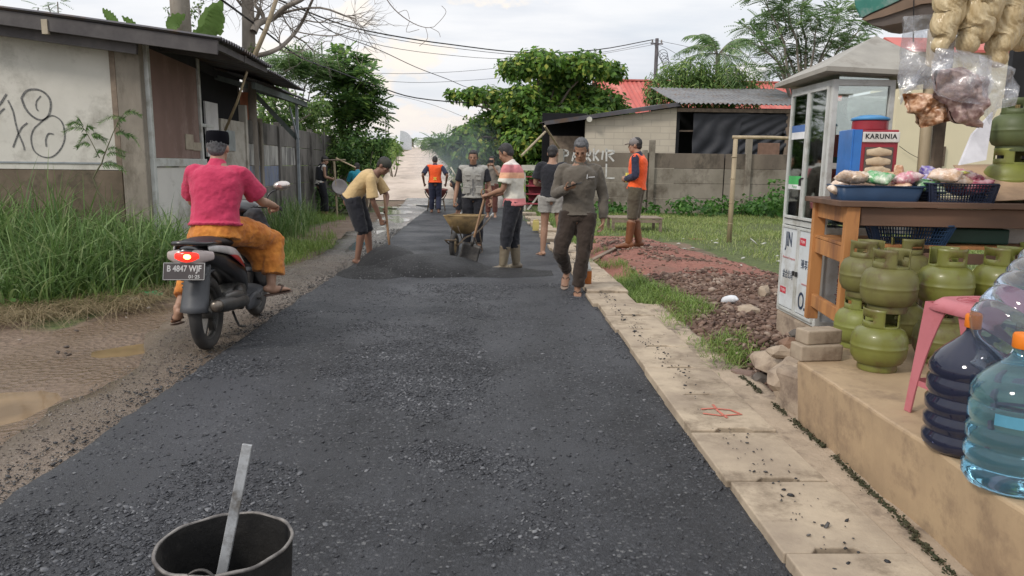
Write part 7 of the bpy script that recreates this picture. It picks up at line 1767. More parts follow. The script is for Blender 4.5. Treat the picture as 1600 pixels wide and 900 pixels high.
b = MB(); b.box((.155, -.137, .375), (.215, .012, .062)); sg_ = b.build('name_plate', M('sign_white', (.68, .66, .62), rough=.5, bump=0), kt, bev=.004)
text_mesh('lettering', 'KARUNIA', .040, M('black_print', (.03, .03, .03), bump=0), sg_, frame(V((.152, -.1436, .378)), (1, 0, 0), (0, 0, 1)), .0005, .0012, sx=.98, space=1.12)
b = MB(); b.lathe([(.10, .42), (.105, .425), (.105, .475), (.10, .48)], 28, (.13, 0, 0)); ln = b.build('neck_ring', redp, kt, smooth=True, angle=rad(40)); b = MB(); b.lathe([(.10, .48), (.112, .482), (.112, .495), (.06, .512), (.01, .516)], 28, (.13, 0, 0)); b.build('lid', M('lid_blue', (.08, .28, .55), rough=.4, bump=0), kt, smooth=True)

# ---- trays and snack packets
def tray(name, label, loc, rz, L, D, h, mat, holes=False, fl=.02, z0=0):
    r = empty(name, loc, rz, label=label, cat='basket' if holes else 'tray')
    def ring(z, e, rr=.03):
        pts = []
        for (sx_, sy_, a0) in ((1, 1, 0), (-1, 1, 90), (-1, -1, 180), (1, -1, 270)):
            for k in range(4): a = rad(a0 + 30 * k); pts.append((sx_ * (L / 2 + e - rr) + rr * math.cos(a), sy_ * (D / 2 + e - rr) + rr * math.sin(a), z))
        return pts
    n = 16; nz = 6 if holes else 1; vs = []; fs = []
    vs += ring(0, -fl)
    for k in range(nz): vs += ring(h * (k + 1) / nz, -fl + fl * (k + 1) / nz)
    for k in range(nz):
        for i in range(n): fs.append((k * n + i, k * n + (i + 1) % n, (k + 1) * n + (i + 1) % n, (k + 1) * n + i))
    b = MB()
    if not holes: b.add(vs, fs + [tuple(range(n))[::-1]]); b.build('shell', mat, r, solid=.004, smooth=True, angle=rad(50))
    else:
        b.box((0, 0, .003), (L - 2 * fl, D - 2 * fl, .006)); e = fl
        for z in np.linspace(.02, h - .012, 5):
            P = [V(q) for q in ring(z, -fl + fl * z / h)]; b.tube(P + [P[0]], .0035, 4, 1, None)
        for i in range(4):
            s0 = [(1, -1), (1, 1), (-1, 1), (-1, -1)][i]; s1 = [(1, 1), (-1, 1), (-1, -1), (1, -1)][i]; cnt = int((D if i % 2 == 0 else L) / .016)
            for k in range(cnt + 1):
                t = k / cnt; x = s0[0] * (1 - t) + s1[0] * t; y = s0[1] * (1 - t) + s1[1] * t
                b.beam((x * (L / 2 - fl), y * (D / 2 - fl), 0), (x * (L / 2 - .002), y * (D / 2 - .002), h), .0045, .0045, up=(x, y, 0.01))
        b.build('lattice', mat, r)
        for sx_, sy_ in ((1, 1), (-1, 1), (-1, -1), (1, -1)):
            b = MB(); b.beam((sx_ * (L / 2 - fl - .01), sy_ * (D / 2 - fl - .004), 0), (sx_ * (L / 2 - .014), sy_ * (D / 2 - .004), h), .04, .006, up=(0, 1, 0)); b.build('corner', mat, r)
    b = MB(); P = [V(q) for q in ring(h, .004)]; b.tube(P + [P[0]], .006, 6, 1, None); b.build('rim', mat, r, smooth=True); return r
navy_pl = M('tray_navy', (.022, .055, .12), rough=.45, bump=.03); navy2 = M('tray_dark', (.018, .028, .06), rough=.45, bump=.03)
tray('snack_tray', 'solid dark blue tray heaped with snacks at the left end of the table', TP(.20, .19), rad(-10), .46, .30, .085, navy_pl)
tray('snack_basket', 'dark lattice basket of snacks beside the solid blue tray on the table', TP(.64, .17), rad(-12), .36, .28, .105, navy2, True)
tray('empty_basket', 'empty dark blue lattice basket on the shelf under the table', TP(.42, .22, -.254), rad(-20), .44, .32, .12, navy_pl, True, .045)
def packet(label, loc, size, rot, mat, grp, crimp=.25):
    L, Wd, T = size; b = MB(); nu, nv = 20, 14
    def f(sgn):
        def g(u, v):
            x, y = (u - .5) * 2, (v - .5) * 2; e = (1 - abs(x) ** 3.2) * (1 - abs(y) ** 2.4)
            z = sgn * T / 2 * e ** .6 * (1 + .25 * noise.noise(V((x * 2.2 + loc[0] * 30, y * 2.2, loc[1] * 20)))); z += sgn * T * .16 * e * (noise.noise(V((x * 6 + loc[0] * 50, y * 7, loc[1] * 40))) + .6 * noise.noise(V((x * 14 + loc[0] * 50, y * 3, loc[1] * 90)))); wv = .004 * math.sin(y * 16 + loc[0] * 90) * abs(x) ** 5
            return (x * L / 2, y * Wd / 2 * (1 - .10 * (1 - x * x)), z + wv)
        return g
    b.grid(f(1), nu, nv); b.grid(f(-1), nu, nv); o = b.build('snack_packet', mat, smooth=True); bm = bmesh.new(); bm.from_mesh(o.data); bmesh.ops.remove_doubles(bm, verts=bm.verts, dist=.0012); bmesh.ops.recalc_face_normals(bm, faces=bm.faces); bm.to_mesh(o.data); bm.free()
    o.location = loc; o.rotation_euler = rot; return tag(o, label, 'snack packet', grp)
def film(name, c, c2=None, **k): return M(name, c, c2, rough=.3, scale=k.pop('scale', 26), bump=.8, bscale=38, spec=.55, coat=.15, stops=(.42, .6), **k)
films = [('cream', film('film_cream', (.66, .50, .36), (.80, .68, .58))), ('pale', film('film_pale', (.74, .60, .50), (.58, .38, .24))), ('green', film('film_green', (.10, .36, .13), (.55, .60, .48))), ('pink', film('film_pink', (.62, .22, .28), (.75, .60, .58))),
         ('violet', film('film_violet', (.16, .11, .42), (.62, .58, .66))), ('brown', film('film_brown', (.46, .23, .12), (.68, .47, .32))), ('yellow', film('film_yellow', (.72, .66, .10), (.55, .60, .25))), ('maroon', film('film_maroon', (.34, .06, .10), (.55, .32, .34)))]
FM = dict(films)
pk = [(.02, .16, 'cream'), (.05, .26, 'pale'), (.09, .12, 'cream'), (.13, .22, 'pale'), (.10, .30, 'cream'), (.19, .10, 'green'), (.21, .24, 'pale'), (.24, .14, 'pale'), (.28, .26, 'brown'), (.30, .10, 'brown'), (.33, .20, 'pink'), (.36, .12, 'pink'), (.38, .28, 'violet'), (.17, .30, 'pale'), (.04, .10, 'pale'),
      (.50, .14, 'green'), (.52, .26, 'violet'), (.56, .10, 'pale'), (.60, .22, 'brown'), (.65, .12, 'pale'), (.70, .22, 'pink'), (.75, .12, 'maroon'), (.78, .20, 'maroon'), (.57, .28, 'violet'), (.68, .28, 'pink'), (.49, .24, 'violet')]
for i, (x, y, cn) in enumerate(pk):
    top = i % 3; in_b = x > .47
    q = TP(x, y + .02, .065 + .034 * top + (.02 if in_b else 0)); where = 'lattice basket' if in_b else 'solid blue tray'
    packet('%s snack packet heaped in the %s' % (cn, where), q, (.165, .105, .065), (random.uniform(-.6, .6), random.uniform(-.5, .5), random.uniform(-1, 1)), FM[cn], '%s snack packets in the %s' % (cn, where))
packet('tall amber snack packet standing upright between the tray and the basket', TP(.34, .20, .14), (.14, .075, .045), (.2, 1.35, .3), FM['brown'], None)
packet('long yellow snack packet lying across the top of the basket', TP(.62, .18, .16), (.20, .06, .025), (.1, -.12, .15), FM['yellow'], None)
# cardboard sheet propped behind the basket
cb_m = M('cardboard', (.50, .34, .22), (.43, .29, .18), rough=.85, scale=3, bump=.15, bscale=50, grime=(.34, .23, .15), gscale=3)
b = MB(); b.grid(lambda u, v: TP(.80 + u * .85, .06 + v * .52, .012 + v * .20 + .12 * u * u * (1 - v) + .006 * math.sin(u * 6)), 14, 8); o = b.build('cardboard_sheet', cb_m, smooth=True, solid=.006); tag(o, 'curled sheet of brown cardboard on the right half of the table', 'cardboard')
b = MB(); b.grid(lambda u, v: TP(.93 + u * .16, .24 + v * .10, .012 + (.18 + v * .19) * .20 + .16 + .12 * ((.13 + u * .19)) ** 2 - .155 + .008), 4, 3); b.build('torn_label', whi_t, o, solid=.001)

# ---- gas cylinders
gas = M('gas_green', (.165, .172, .034), (.125, .132, .03), rough=.42, scale=5, bump=.12, bscale=30, spec=.5, grime=(.12, .065, .03), gscale=5.5, coat=.15)
gas_d = M('gas_dirty', (.155, .15, .045), (.11, .095, .04), rough=.5, scale=5, bump=.12, grime=(.085, .045, .025), gscale=6)
gas_l = M('gas_light', (.215, .235, .055), (.16, .175, .045), rough=.45, scale=4, bump=.1, grime=(.16, .14, .06), gscale=4)
def cylinder_proto():
    r = empty('gas_cylinder', (0, 0, 0)); R_ = .132
    b = MB(); b.lathe([(.02, .022), (.08, .026), (.112, .042), (R_ - .003, .075), (R_, .105), (R_, .118), (R_ + .002, .121), (R_ + .002, .127), (R_, .130), (R_, .145), (R_ - .004, .175), (.112, .205), (.08, .224), (.03, .232), (.01, .233)], 36); b.build('body', gas, r, smooth=True)
    b = MB(); b.lathe([(.086, .0), (.092, .0), (.094, .012), (.090, .040), (.084, .040)], 30); b.build('foot_ring', gas, r, smooth=True, angle=rad(40))
    b = MB(); n = 48; zs = [.212, .232, .252, .262, .272, .300, .314]; rad_ = .083
    def keep(a, z0, z1):
        a = a % 360
        if 60 < a < 112 or 240 < a < 292: return z0 < .232                      # two wide gaps
        if (150 < a < 200 or 330 < a < 380) and .250 <= z0 < .272 - .001: return False        # hand slots
        return True
    vs = [(rad_ * (1 + .03 * (z > .3)) * math.cos(2 * PI * i / n), rad_ * (1 + .03 * (z > .3)) * math.sin(2 * PI * i / n), z) for z in zs for i in range(n)]
    fs = [(j * n + i, j * n + (i + 1) % n, (j + 1) * n + (i + 1) % n, (j + 1) * n + i) for j in range(len(zs) - 1) for i in range(n) if keep(360 * (i + .5) / n, zs[j], zs[j + 1])]
    b.add(vs, fs); b.build('collar', gas, r, smooth=True, solid=.005, angle=rad(50))
    b = MB(); b.lathe([(.02, .23), (.022, .25), (.014, .255), (.014, .285), (.02, .288), (.02, .30), (.01, .302)], 14); b.build('valve', M('brass', (.45, .34, .16), rough=.4, metal=.7, bump=0), r, smooth=True, angle=rad(40))
    return r
proto = cylinder_proto()
def cyl(label, x, y, z, rz, mat=None, grp='green gas cylinders under the table'):
    c = proto if not hasattr(cyl, 'used') else copy_tree(proto); cyl.used = True
    setloc(c, (x, y, z), rz); c['label'] = label; c['category'] = 'gas cylinder'; c['group'] = grp
    if mat:
        for k in c.children:
            if not k.name.startswith('valve'): k.data = k.data.copy(); k.data.materials[0] = mat
    return c
def cg(px, y, z=.4): q = W(px, 560, y); return q.x, y, z
f1 = cg(1371, 3.58); cyl('front bottom bright green gas cylinder beside the bricks', f1[0], f1[1], .402, .25)
f1 = cg(1378, 3.60); cyl('scuffed green gas cylinder on top of the front stack beside the bricks', f1[0], f1[1], .697, .35, gas_d)
f1 = cg(1466, 3.72); cyl('rusty stained bottom gas cylinder of the middle stack behind the stool', f1[0], f1[1], .402, 1.2, gas_d)
f1 = cg(1464, 3.68); cyl('upper gas cylinder of the middle stack with its open collar side forward', f1[0], f1[1], .697, 1.6)
f1 = cg(1548, 3.74); cyl('upper gas cylinder of the right stack above the pink stool', f1[0], f1[1], .697, .3)
f1 = cg(1552, 3.76); cyl('bottom gas cylinder of the right stack hidden by the pink stool', f1[0], f1[1], .402, .9, gas_d)
f1 = cg(1332, 4.05); cyl('bottom gas cylinder just right of the near table leg', f1[0] + .02, f1[1], .402, .1, gas_l)
f1 = cg(1334, 4.03); cyl('dusty upper gas cylinder just right of the near table leg', f1[0] + .02, f1[1], .697, .7, gas_d)
f1 = cg(1400, 4.20); cyl('rear gas cylinder behind the front stack showing only its collar', f1[0], f1[1], .697, 1.9, gas_d)
f1 = cg(1400, 4.20); cyl('bottom rear gas cylinder behind the front stack', f1[0], f1[1], .402, 1.1, gas_d)
f1 = cg(1600, 3.95); cyl('rear gas cylinder at the right edge of the photo beyond the right stack', f1[0], f1[1], .697, 2.3, gas_l)
q = TP(1.05, .42); cyl('lower gas cylinder behind the cardboard sheet on the table', q.x, q.y, TT + .002, .2, gas_l, 'gas cylinders on the table')
cyl('dark upper gas cylinder stacked above the cardboard sheet', q.x + .01, q.y, TT + .297, .9, M('gas_dark', (.10, .125, .05), (.07, .09, .04), rough=.5, bump=.1), 'gas cylinders on the table')  # darker green than the other cylinders

# ---- pink plastic stool
pk_m = M('stool_pink', (.50, .165, .185), (.44, .14, .16), rough=.5, scale=5, bump=.05, grime=(.42, .12, .13), gscale=4)
so = G(1508, 640, .4); ST = V((1.93, 2.80, .402))
stl = empty('plastic_stool', ST, rad(10), label='faded pink plastic stool standing between the jugs and the cylinders', cat='stool')
HS = .49; b = MB()
def seat_f(u, v):
    a, c = (u - .5) * 2, (v - .5) * 2; r_ = max(abs(a), abs(c)); rr = (abs(a) ** 4 + abs(c) ** 4) ** .25; s = .15
    x, y = a * s * (r_ / max(rr, 1e-6)), c * s * (r_ / max(rr, 1e-6)); drop = max(0, (r_ - .82)) / .18
    return (x * (1 + .06 * drop), y * (1 + .06 * drop), HS - .045 * drop ** 1.6 - .004 * (1 - r_))
b.grid(seat_f, 22, 22); b.build('seat', pk_m, stl, smooth=True, solid=.005)
b = MB()
for k in range(12): a = 2 * PI * k / 12; b.beam((.03 * math.cos(a), .03 * math.sin(a), HS + .0005), (.085 * math.cos(a), .085 * math.sin(a), HS + .0005), .006, .003)
b.torus((0, 0, HS + .0005), .095, .0025, n=30, m=5); b.build('seat_pattern', M('stool_pattern', (.40, .10, .12), bump=0), stl)
for sx_ in (-1, 1):
    for sy_ in (-1, 1):
        b = MB(); P0, P1 = V((sx_ * .142, sy_ * .142, HS - .02)), V((sx_ * .168, sy_ * .168, .0)); n = 6; vs = []
        for k in range(n + 1):
            t = k / n; c = P0.lerp(P1, t); w_ = .085 * (1 - t) ** 2 + .034
            vs += [(c.x - sx_ * w_, c.y, c.z), (c.x, c.y, c.z), (c.x, c.y - sy_ * w_, c.z)]
        b.add(vs, [(3 * k, 3 * k + 1, 3 * k + 4, 3 * k + 3) for k in range(n)] + [(3 * k + 1, 3 * k + 2, 3 * k + 5, 3 * k + 4) for k in range(n)]); b.build('leg', pk_m, stl, solid=.006)
for sx_, sy_, ex, ey in ((-1, -1, 1, -1), (1, -1, 1, 1), (1, 1, -1, 1), (-1, 1, -1, -1)):
    b = MB(); b.beam((sx_ * .156, sy_ * .156, .13), (ex * .156, ey * .156, .13), .006, .022); b.build('stretcher', pk_m, stl)

# ---- water jugs
def jug_mat(name, c, tr=.75, rough=.06):
    m, ns, ls, p, o = new_mat(name); p.inputs['Base Color'].default_value = (*c, 1); p.inputs['Roughness'].default_value = rough; p.inputs['Transmission Weight'].default_value = tr; p.inputs['IOR'].default_value = 1.25
    p.inputs['Specular IOR Level'].default_value = .8; p.inputs['Coat Weight'].default_value = .6; p.inputs['Coat Roughness'].default_value = .05; return m
jm_blue = jug_mat('jug_blue', (.22, .50, .66), .93); jm_dark = jug_mat('jug_dark', (.03, .035, .07), .45); jm_clear = jug_mat('jug_pale', (.50, .60, .74), .93); cap_o = M('cap_orange', (.85, .22, .015), rough=.5, bump=0)
def jug(label, loc, mat, cap=True, rot=None, band=None, lite=None):
    r = empty('water_jug', loc, label=label, cat='water jug'); R_ = .135
    pr = [(.10, 0), (.122, .006), (R_, .03), (R_, .055), (R_ - .010, .070), (R_ - .010, .078), (R_, .092), (R_, .120), (R_ - .010, .134), (R_ - .010, .142), (R_, .156), (R_, .186), (R_ - .010, .200), (R_ - .010, .208), (R_, .222), (R_, .262), (R_ - .007, .274), (R_ - .007, .280), (R_, .290), (R_ - .002, .315), (.118, .345), (.090, .375), (.062, .400), (.040, .420), (.029, .440), (.027, .465), (.031, .470), (.031, .478), (.027, .482)]
    b = MB(); b.lathe(pr, 44); bd_ = b.build('body', mat, r, smooth=True)
    if cap: b = MB(); b.lathe([(.034, .452), (.036, .455), (.036, .492), (.033, .498), (.01, .499)], 28, fn=lambda z, a: 1 + .02 * math.sin(a * 28)); b.build('cap', cap_o, r, smooth=True, angle=rad(50))
    if band:
        for (a0, a1, z0, z1, m_) in band:
            b = MB(); b.grid(lambda u, v: ((R_ + .0015) * math.cos(rad(a0 + (a1 - a0) * u)), (R_ + .0015) * math.sin(rad(a0 + (a1 - a0) * u)), z0 + (z1 - z0) * v), 12, 2); b.build('sticker', m_, bd_, smooth=True)
    if rot is not None: r.rotation_euler = rot
    return r
jug('clear blue water jug with an orange cap at the platform edge', (1.665, 2.205, .402), jm_blue, band=[(-150, -100, .225, .262, M('jug_label', (.10, .30, .42), rough=.3, bump=0)), (-95, -60, .095, .118, M('round_label', (.08, .16, .34), rough=.3, bump=0))])
jug('dark smoky water jug with an orange cap behind the clear blue one', (1.705, 2.505, .402), jm_dark, band=[(-108, -80, .14, .19, M('blue_label', (.03, .15, .55), rough=.3, bump=0)), (-100, -85, .19, .215, whi_t)])
jug('open pale water jug tipped neck down between the two capped jugs', (1.975, 2.47, 1.085), jm_clear, cap=False, rot=V((-.66, -.12, -.74)).to_track_quat('Z', 'Y').to_euler())

# ---- bricks and stones at the corner of the platform
brk = M('brick_grey', (.36, .29, .215), (.27, .21, .155), rough=.9, scale=8, bump=.5, bscale=40, grime=(.18, .13, .09), gscale=6)
for lb, px, py, z, rz, d in (('lower cement brick at the corner of the platform', 1283, 566, .40, .10, (.235, .12, .085)), ('upper cement brick against the table leg', 1287, 540, .485, .22, (.21, .11, .075))):
    q = G(px, py, z); b = MB(); b.box((0, 0, d[2] / 2 + .001), d); o = b.build('cement_brick', brk, bev=.008, disp=(.05, .006)); o.location = (q.x, q.y + .07, z); o.rotation_euler = (0, 0, rz); tag(o, lb, 'brick')
rock_m = M('rock', (.40, .32, .24), (.26, .20, .15), rough=.9, scale=6, bump=.6, bscale=25, grime=(.15, .11, .085), gscale=4, bdist=.01); rock_d = M('rock_dark', (.13, .11, .095), (.08, .07, .06), rough=.85, scale=6, bump=.5)
def rock(label, px, py, z, s, mat=rock_m, seed=0, y=None):
    q = G(px, py, z); bm = bmesh.new(); bmesh.ops.create_icosphere(bm, subdivisions=2, radius=1)
    for v in bm.verts:
        n_ = noise.noise(v.co * 1.1 + V((seed * 3.1, seed, 0))); k = 1 + .45 * n_; v.co = V((v.co.x * k * s[0], v.co.y * k * s[1], max(v.co.z * k, -.8) * s[2]))
    me = bpy.data.meshes.new('stone'); bm.to_mesh(me); bm.free(); me.materials.append(mat); o = bpy.data.objects.new('stone', me); COL.objects.link(o); o.location = (q.x, q.y, z + s[2] * .55); o.rotation_euler = (0, 0, seed * 1.3); add_disp(o, .08, .02); return tag(o, label, 'stone')
rock('flat slab of stone wedged under the corner of the cabinet', 1238, 510, .17, (.15, .12, .045), seed=1)
rock('square pale stone left of the cabinet foot', 1172, 492, .12, (.10, .09, .06), seed=2)
rock('small pale stone against the far foot of the cabinet', 1193, 462, .14, (.07, .06, .07), seed=3)
rock('dark rounded stone on the bricks before the cabinet', 1248, 528, .31, (.075, .05, .04), rock_d, 4)
rock('long leaning slab at the broken end of the platform', 1205, 575, .13, (.12, .20, .07), seed=5)
rock('large blocky stone at the broken corner of the platform', 1228, 620, .10, (.10, .12, .14), seed=6)
rock('pale stone between the leaning slab and the bricks', 1222, 558, .26, (.09, .07, .05), seed=7)
rock('brown stone behind the bricks at the platform end', 1232, 545, .30, (.10, .06, .045), M('rock_brown', (.24, .14, .09), (.16, .10, .07), rough=.9, bump=.5), 8)
rock('reddish flat stone at the foot of the broken platform end', 1163, 588, .03, (.09, .06, .03), M('rock_red', (.22, .15, .12), (.16, .11, .09), rough=.9, bump=.5), 9)
rock('low grey stone at the foot of the leaning slab', 1190, 600, .03, (.07, .06, .05), rock_d, 10)
pp = []
for _ in range(900):
    x = random.uniform(1.5, 2.25); y = random.uniform(3.75, 5.4); pp.append((x, y, max(0, mound_z(x, y)) + .01 + .10 * max(0, 1 - abs(x - 1.95) / .35) * random.random()))
tag(stones('platform_rubble', pp, np.clip(RNG.lognormal(math.log(.022), .5, len(pp)), .008, .06), MATS['rubble_mat']), 'small rubble packed round the broken end of the platform', 'rubble', kind='stuff')
b = MB(); b.prism([(1.68, 3.78, -.02), (1.62, 4.05, -.02), (1.9, 4.5, -.02), (2.1, 4.5, -.02), (2.1, 3.78, -.02)], (0, 0, .30)); o = b.build('broken_base', rock_m, bev=.03, disp=(.15, .09)); tag(o, 'crumbling stone base at the far end of the platform', 'stone base')
b = MB(); b.box((CXX + .2, CY0 + .35, .14), (.40, .66, .31)); tag(b.build('cabinet_base', rock_m, bev=.02, disp=(.12, .04)), 'rough stone footing hidden under the glass cabinet', 'footing')

# ---- posts, canopy, hanging goods
b = MB(); q = W(1501, 240, 4.55); b.tube([(q.x + .05, 4.98, .4), (q.x - .0, 4.98, 2.5)], [.040, .037], 12); tag(b.build('bamboo_post', bamboo, smooth=True), 'bamboo post standing behind the stall table', 'post')
b = MB(); q = W(1482, 240, 5.1); b.box((q.x, 5.25, 1.45), (.07, .07, 2.1)); tag(b.build('timber_post', wood_old, bev=.004), 'square timber post left of the bamboo post of the stall', 'post')
roof_ = empty('added_shade_roof', (3.9, 3.4, 2.45), label='dark sheet roof added above the stall to shade it', cat='roof')  # roof added over the stall, mostly out of view, to cast shade
b = MB(); b.box((.1, .1, .02), (1.9, 3.6, .03)); b.build('sheet', tin_dark, roof_)
b = MB(); b.box((.1, 1.2, -1.0), (1.7, .04, 1.9)); b.build('added_dark_sheet', M('interior_shade_dark', (.03, .032, .036), rough=.9), roof_)  # added near-black sheet, the shop's inner shade is put into its colour
b = MB(); b.tube([(.8, 1.15, -2.05), (.8, 1.15, 0)], .05, 10); b.build('post', bamboo, roof_)
cn = empty('green_canopy', W(1430, -20, 3.0), label='edge of a green canopy with a dark underside at the top of the photo', cat='canopy'); O_ = cn.location
prof_px = [(1330, -60), (1333, -15), (1338, 12), (1348, 30), (1362, 39), (1378, 41), (1410, 35), (1450, 28), (1500, 20), (1560, 8), (1560, -60)]
P = [W(x, y, 3.0) - O_ for x, y in prof_px]
cu_ = M('canopy_under', (.10, .085, .08), (.15, .125, .11), rough=.8, scale=4)
b = MB(); b.prism(P, (.34, .5, .06)); b.build('underside', cu_, cn)
gm_ = M('canopy_green', (.045, .20, .16), (.07, .25, .20), rough=.7, scale=8, bump=.2, grime=(.30, .36, .33), gscale=5)
b = MB(); b.prism([W(x, y, 2.985) - O_ for x, y in ((1331, -60), (1334, -15), (1339, 12), (1347, 28), (1362, 20), (1390, 8), (1440, -16), (1470, -60))], (0, .012, 0)); b.build('valance', gm_, cn, bev=.003)
b = MB(); b.prism([W(x, y, 2.99) - O_ for x, y in ((1347, 30), (1362, 22), (1390, 10), (1440, -14), (1500, -30), (1500, 0), (1440, 6), (1380, 26), (1354, 32))], (0, .008, 0)); b.build('brown_band', M('canopy_band', (.30, .21, .15), rough=.8), cn)
b = MB(); b.tube([W(1428, 0, 2.98), W(1427, 66, 2.98)], .0025, 5); tag(b.build('cord', wire_m), 'thin cord hanging from the green canopy', 'cord')
rail_z = W(1500, -40, 2.75).z; b = MB(); b.tube([W(1445, -40, 2.75), (3.4, 2.9, rail_z)], .014, 8); tag(b.build('hanging_rail', bamboo), 'bamboo rail above the frame from which the goods hang', 'rail')
twist_m = M('noodle_cracker', (.66, .54, .33), (.46, .34, .17), rough=.4, scale=26, bump=1.0, bscale=110, spec=.5, coat=.3, bdist=.006, stretch=(1.6, 1.6, .45))
def twist(label, px0, px1, y0, y1, r, y=2.7, tw=5.5, ph=0):
    A, B_ = W(px0, y0, y), W(px1, y1, y); n = 90; P = [A.lerp(B_, k / n) + V((.006 * math.sin(k * .25 + ph), 0, 0)) for k in range(n + 1)]
    b = MB(); R_ = [r * (.55 + .45 * math.sin(PI * min(1, .12 + .95 * k / n)) ** .5) * (1 + .02 * math.sin(k * .45 + ph)) for k in range(n + 1)]
    b.loft(P, R_, (1, 0, 0), 64, 1, 'round', fn=lambda t, a: 1 + .17 * abs(math.sin(1.5 * (a + t * tw * 1.5 + ph))) - .09 + .040 * math.sin(15 * (a + t * tw * 1.5) + 2.5 * math.sin(t * 11 + a)) + .04 * noise.noise(V((math.cos(a) * 4, math.sin(a) * 4, t * 22))))
    o = b.build('cracker_twist', twist_m, smooth=True); return tag(o, label, 'cracker bag', 'twisted cracker bundles hanging from the rail')
twist('leftmost and slimmest hanging twist of pale crackers', 1500, 1470, -60, 72, .050, ph=.3)
twist('fat second hanging twist of crackers with a blunt lower end', 1545, 1515, -60, 68, .072, 2.72, ph=1.9)
twist('third hanging twist of crackers with the longest tail', 1592, 1558, -60, 92, .058, 2.74, ph=3.1)
twist('rightmost hanging twist of crackers at the edge of the photo', 1640, 1592, -60, 66, .062, 2.8, ph=4.4)
# clear plastic bags
cl_m, ns, ls, p, o = new_mat('clear_film'); MATS['clear_film'] = cl_m
tr_ = node(ns, ls, 'ShaderNodeBsdfTransparent', {'Color': (.93, .94, .96, 1)}); df_ = node(ns, ls, 'ShaderNodeBsdfTranslucent', {'Color': (.75, .76, .80, 1)}); d2 = node(ns, ls, 'ShaderNodeBsdfDiffuse', {'Color': (.75, .76, .80, 1)}); gs_ = node(ns, ls, 'ShaderNodeBsdfGlossy', {'Color': (1, 1, 1, 1), 'Roughness': .12})
tt = ns.new('ShaderNodeTexCoord'); nz = node(ns, ls, 'ShaderNodeTexNoise', {'Vector': tt.outputs['Object'], 'Scale': 16., 'Detail': 5, 'Distortion': 1.5}); bp_ = node(ns, ls, 'ShaderNodeBump', {'Height': nz.outputs['Fac'], 'Strength': .6, 'Distance': .02}); ls.new(bp_.outputs[0], gs_.inputs['Normal'])
m1 = node(ns, ls, 'ShaderNodeMixShader', {0: .5, 1: df_.outputs[0], 2: d2.outputs[0]}); m2 = node(ns, ls, 'ShaderNodeMixShader', {0: ramp(ns, ls, nz.outputs['Fac'], [(.38, .10), (.7, .42)]), 1: tr_.outputs[0], 2: m1.outputs[0]}); m3 = node(ns, ls, 'ShaderNodeMixShader', {0: .09, 1: m2.outputs[0], 2: gs_.outputs[0]}); ls.new(m3.outputs[0], o.inputs[0])
def film_bag(label, outline, y, T, mat, seed=0, name='plastic_bag', wr=.022):
    """a slack bag with this silhouette: two crumpled skins T apart"""
    C_ = [sum(p[i] for p in outline) / len(outline) for i in (0, 1)]; c0 = W(C_[0], C_[1], y); n = 90 if wr > .03 else 40; b = MB()
    O2 = [W(x, z, y) - c0 for x, z in outline]; per = []
    rings_ = 14 if wr > .03 else 7
    tot = sum((O2[i] - O2[i - 1]).length for i in range(len(O2)))
    for i in range(len(O2)):
        a_, c_ = O2[i], O2[(i + 1) % len(O2)]; k = max(1, int(n * (c_ - a_).length / tot))
        for j in range(k): per.append(a_.lerp(c_, j / k))
    m = len(per); rings = rings_
    for sg in (-1, 1):
        vs = []
        for r_ in range(rings + 1):
            t = 1 - r_ / rings
            for p_ in per:
                q = p_ * t; w_ = noise.noise(V((q.x * 17 + seed, q.z * 17, sg * 3 + seed))) * wr * 2 + noise.noise(V((q.x * 40, q.z * 30 + seed, sg))) * wr * .6
                vs.append((q.x, sg * (T / 2) * (1 - t ** 2.5) ** .6 + w_ * (1 if t < 1 else .5) + (wr > .03) * .012 * noise.noise(V((q.x * 75, q.z * 75, sg * 9))), q.z))
        b.add(vs, [(r_ * m + i, r_ * m + (i + 1) % m, (r_ + 1) * m + (i + 1) % m, (r_ + 1) * m + i) for r_ in range(rings) for i in range(m)])
    o = b.build(name, mat, smooth=True); o.location = c0; return tag(o, label, 'plastic bag')
film_bag('large clear empty plastic bag hanging left of the cracker twists', [(1413, 25), (1470, 22), (1492, 60), (1485, 110), (1470, 128), (1462, 138), (1410, 142), (1406, 165), (1404, 120)], 2.82, .03, cl_m, 2)
film_bag('clear knotted plastic bag hanging at the right of the brown chips', [(1530, 85), (1575, 105), (1592, 135), (1585, 165), (1560, 170), (1545, 195), (1530, 170), (1525, 120)], 2.66, .05, cl_m, 5)
film_bag('clear wrapping round the upper part of the bagged chips', [(1462, 75), (1500, 78), (1545, 88), (1550, 130), (1540, 165), (1500, 160), (1465, 150), (1456, 110)], 2.60, .09, cl_m, 9)
chips = film('film_chips', (.30, .13, .055), (.62, .40, .26), scale=42); chips2 = film('film_meat', (.22, .13, .12), (.46, .33, .29), scale=34)
film_bag('bag of orange brown chips hanging lowest below the clear bags', [(1412, 146), (1440, 145), (1500, 152), (1488, 188), (1440, 200), (1433, 178), (1420, 176)], 2.72, .06, chips, 11, 'chip_bag', .034)
film_bag('bag of purplish brown chips hanging before the bamboo post', [(1462, 110), (1500, 105), (1540, 120), (1545, 155), (1530, 175), (1535, 200), (1492, 192), (1480, 165), (1460, 150)], 2.64, .08, chips2, 13, 'chip_bag', .034)
b = MB(); b.prism([W(1552, 175, 4.4), W(1541, 250, 4.2), W(1500, 258, 4.2), W(1520, 210, 4.3)], (0, .02, 0)); tag(b.build('white_sheet', M('white_paper', (.62, .61, .64), rough=.7, bump=.1)), 'white plastic sheet leaning behind the table by the bamboo post', 'plastic sheet')
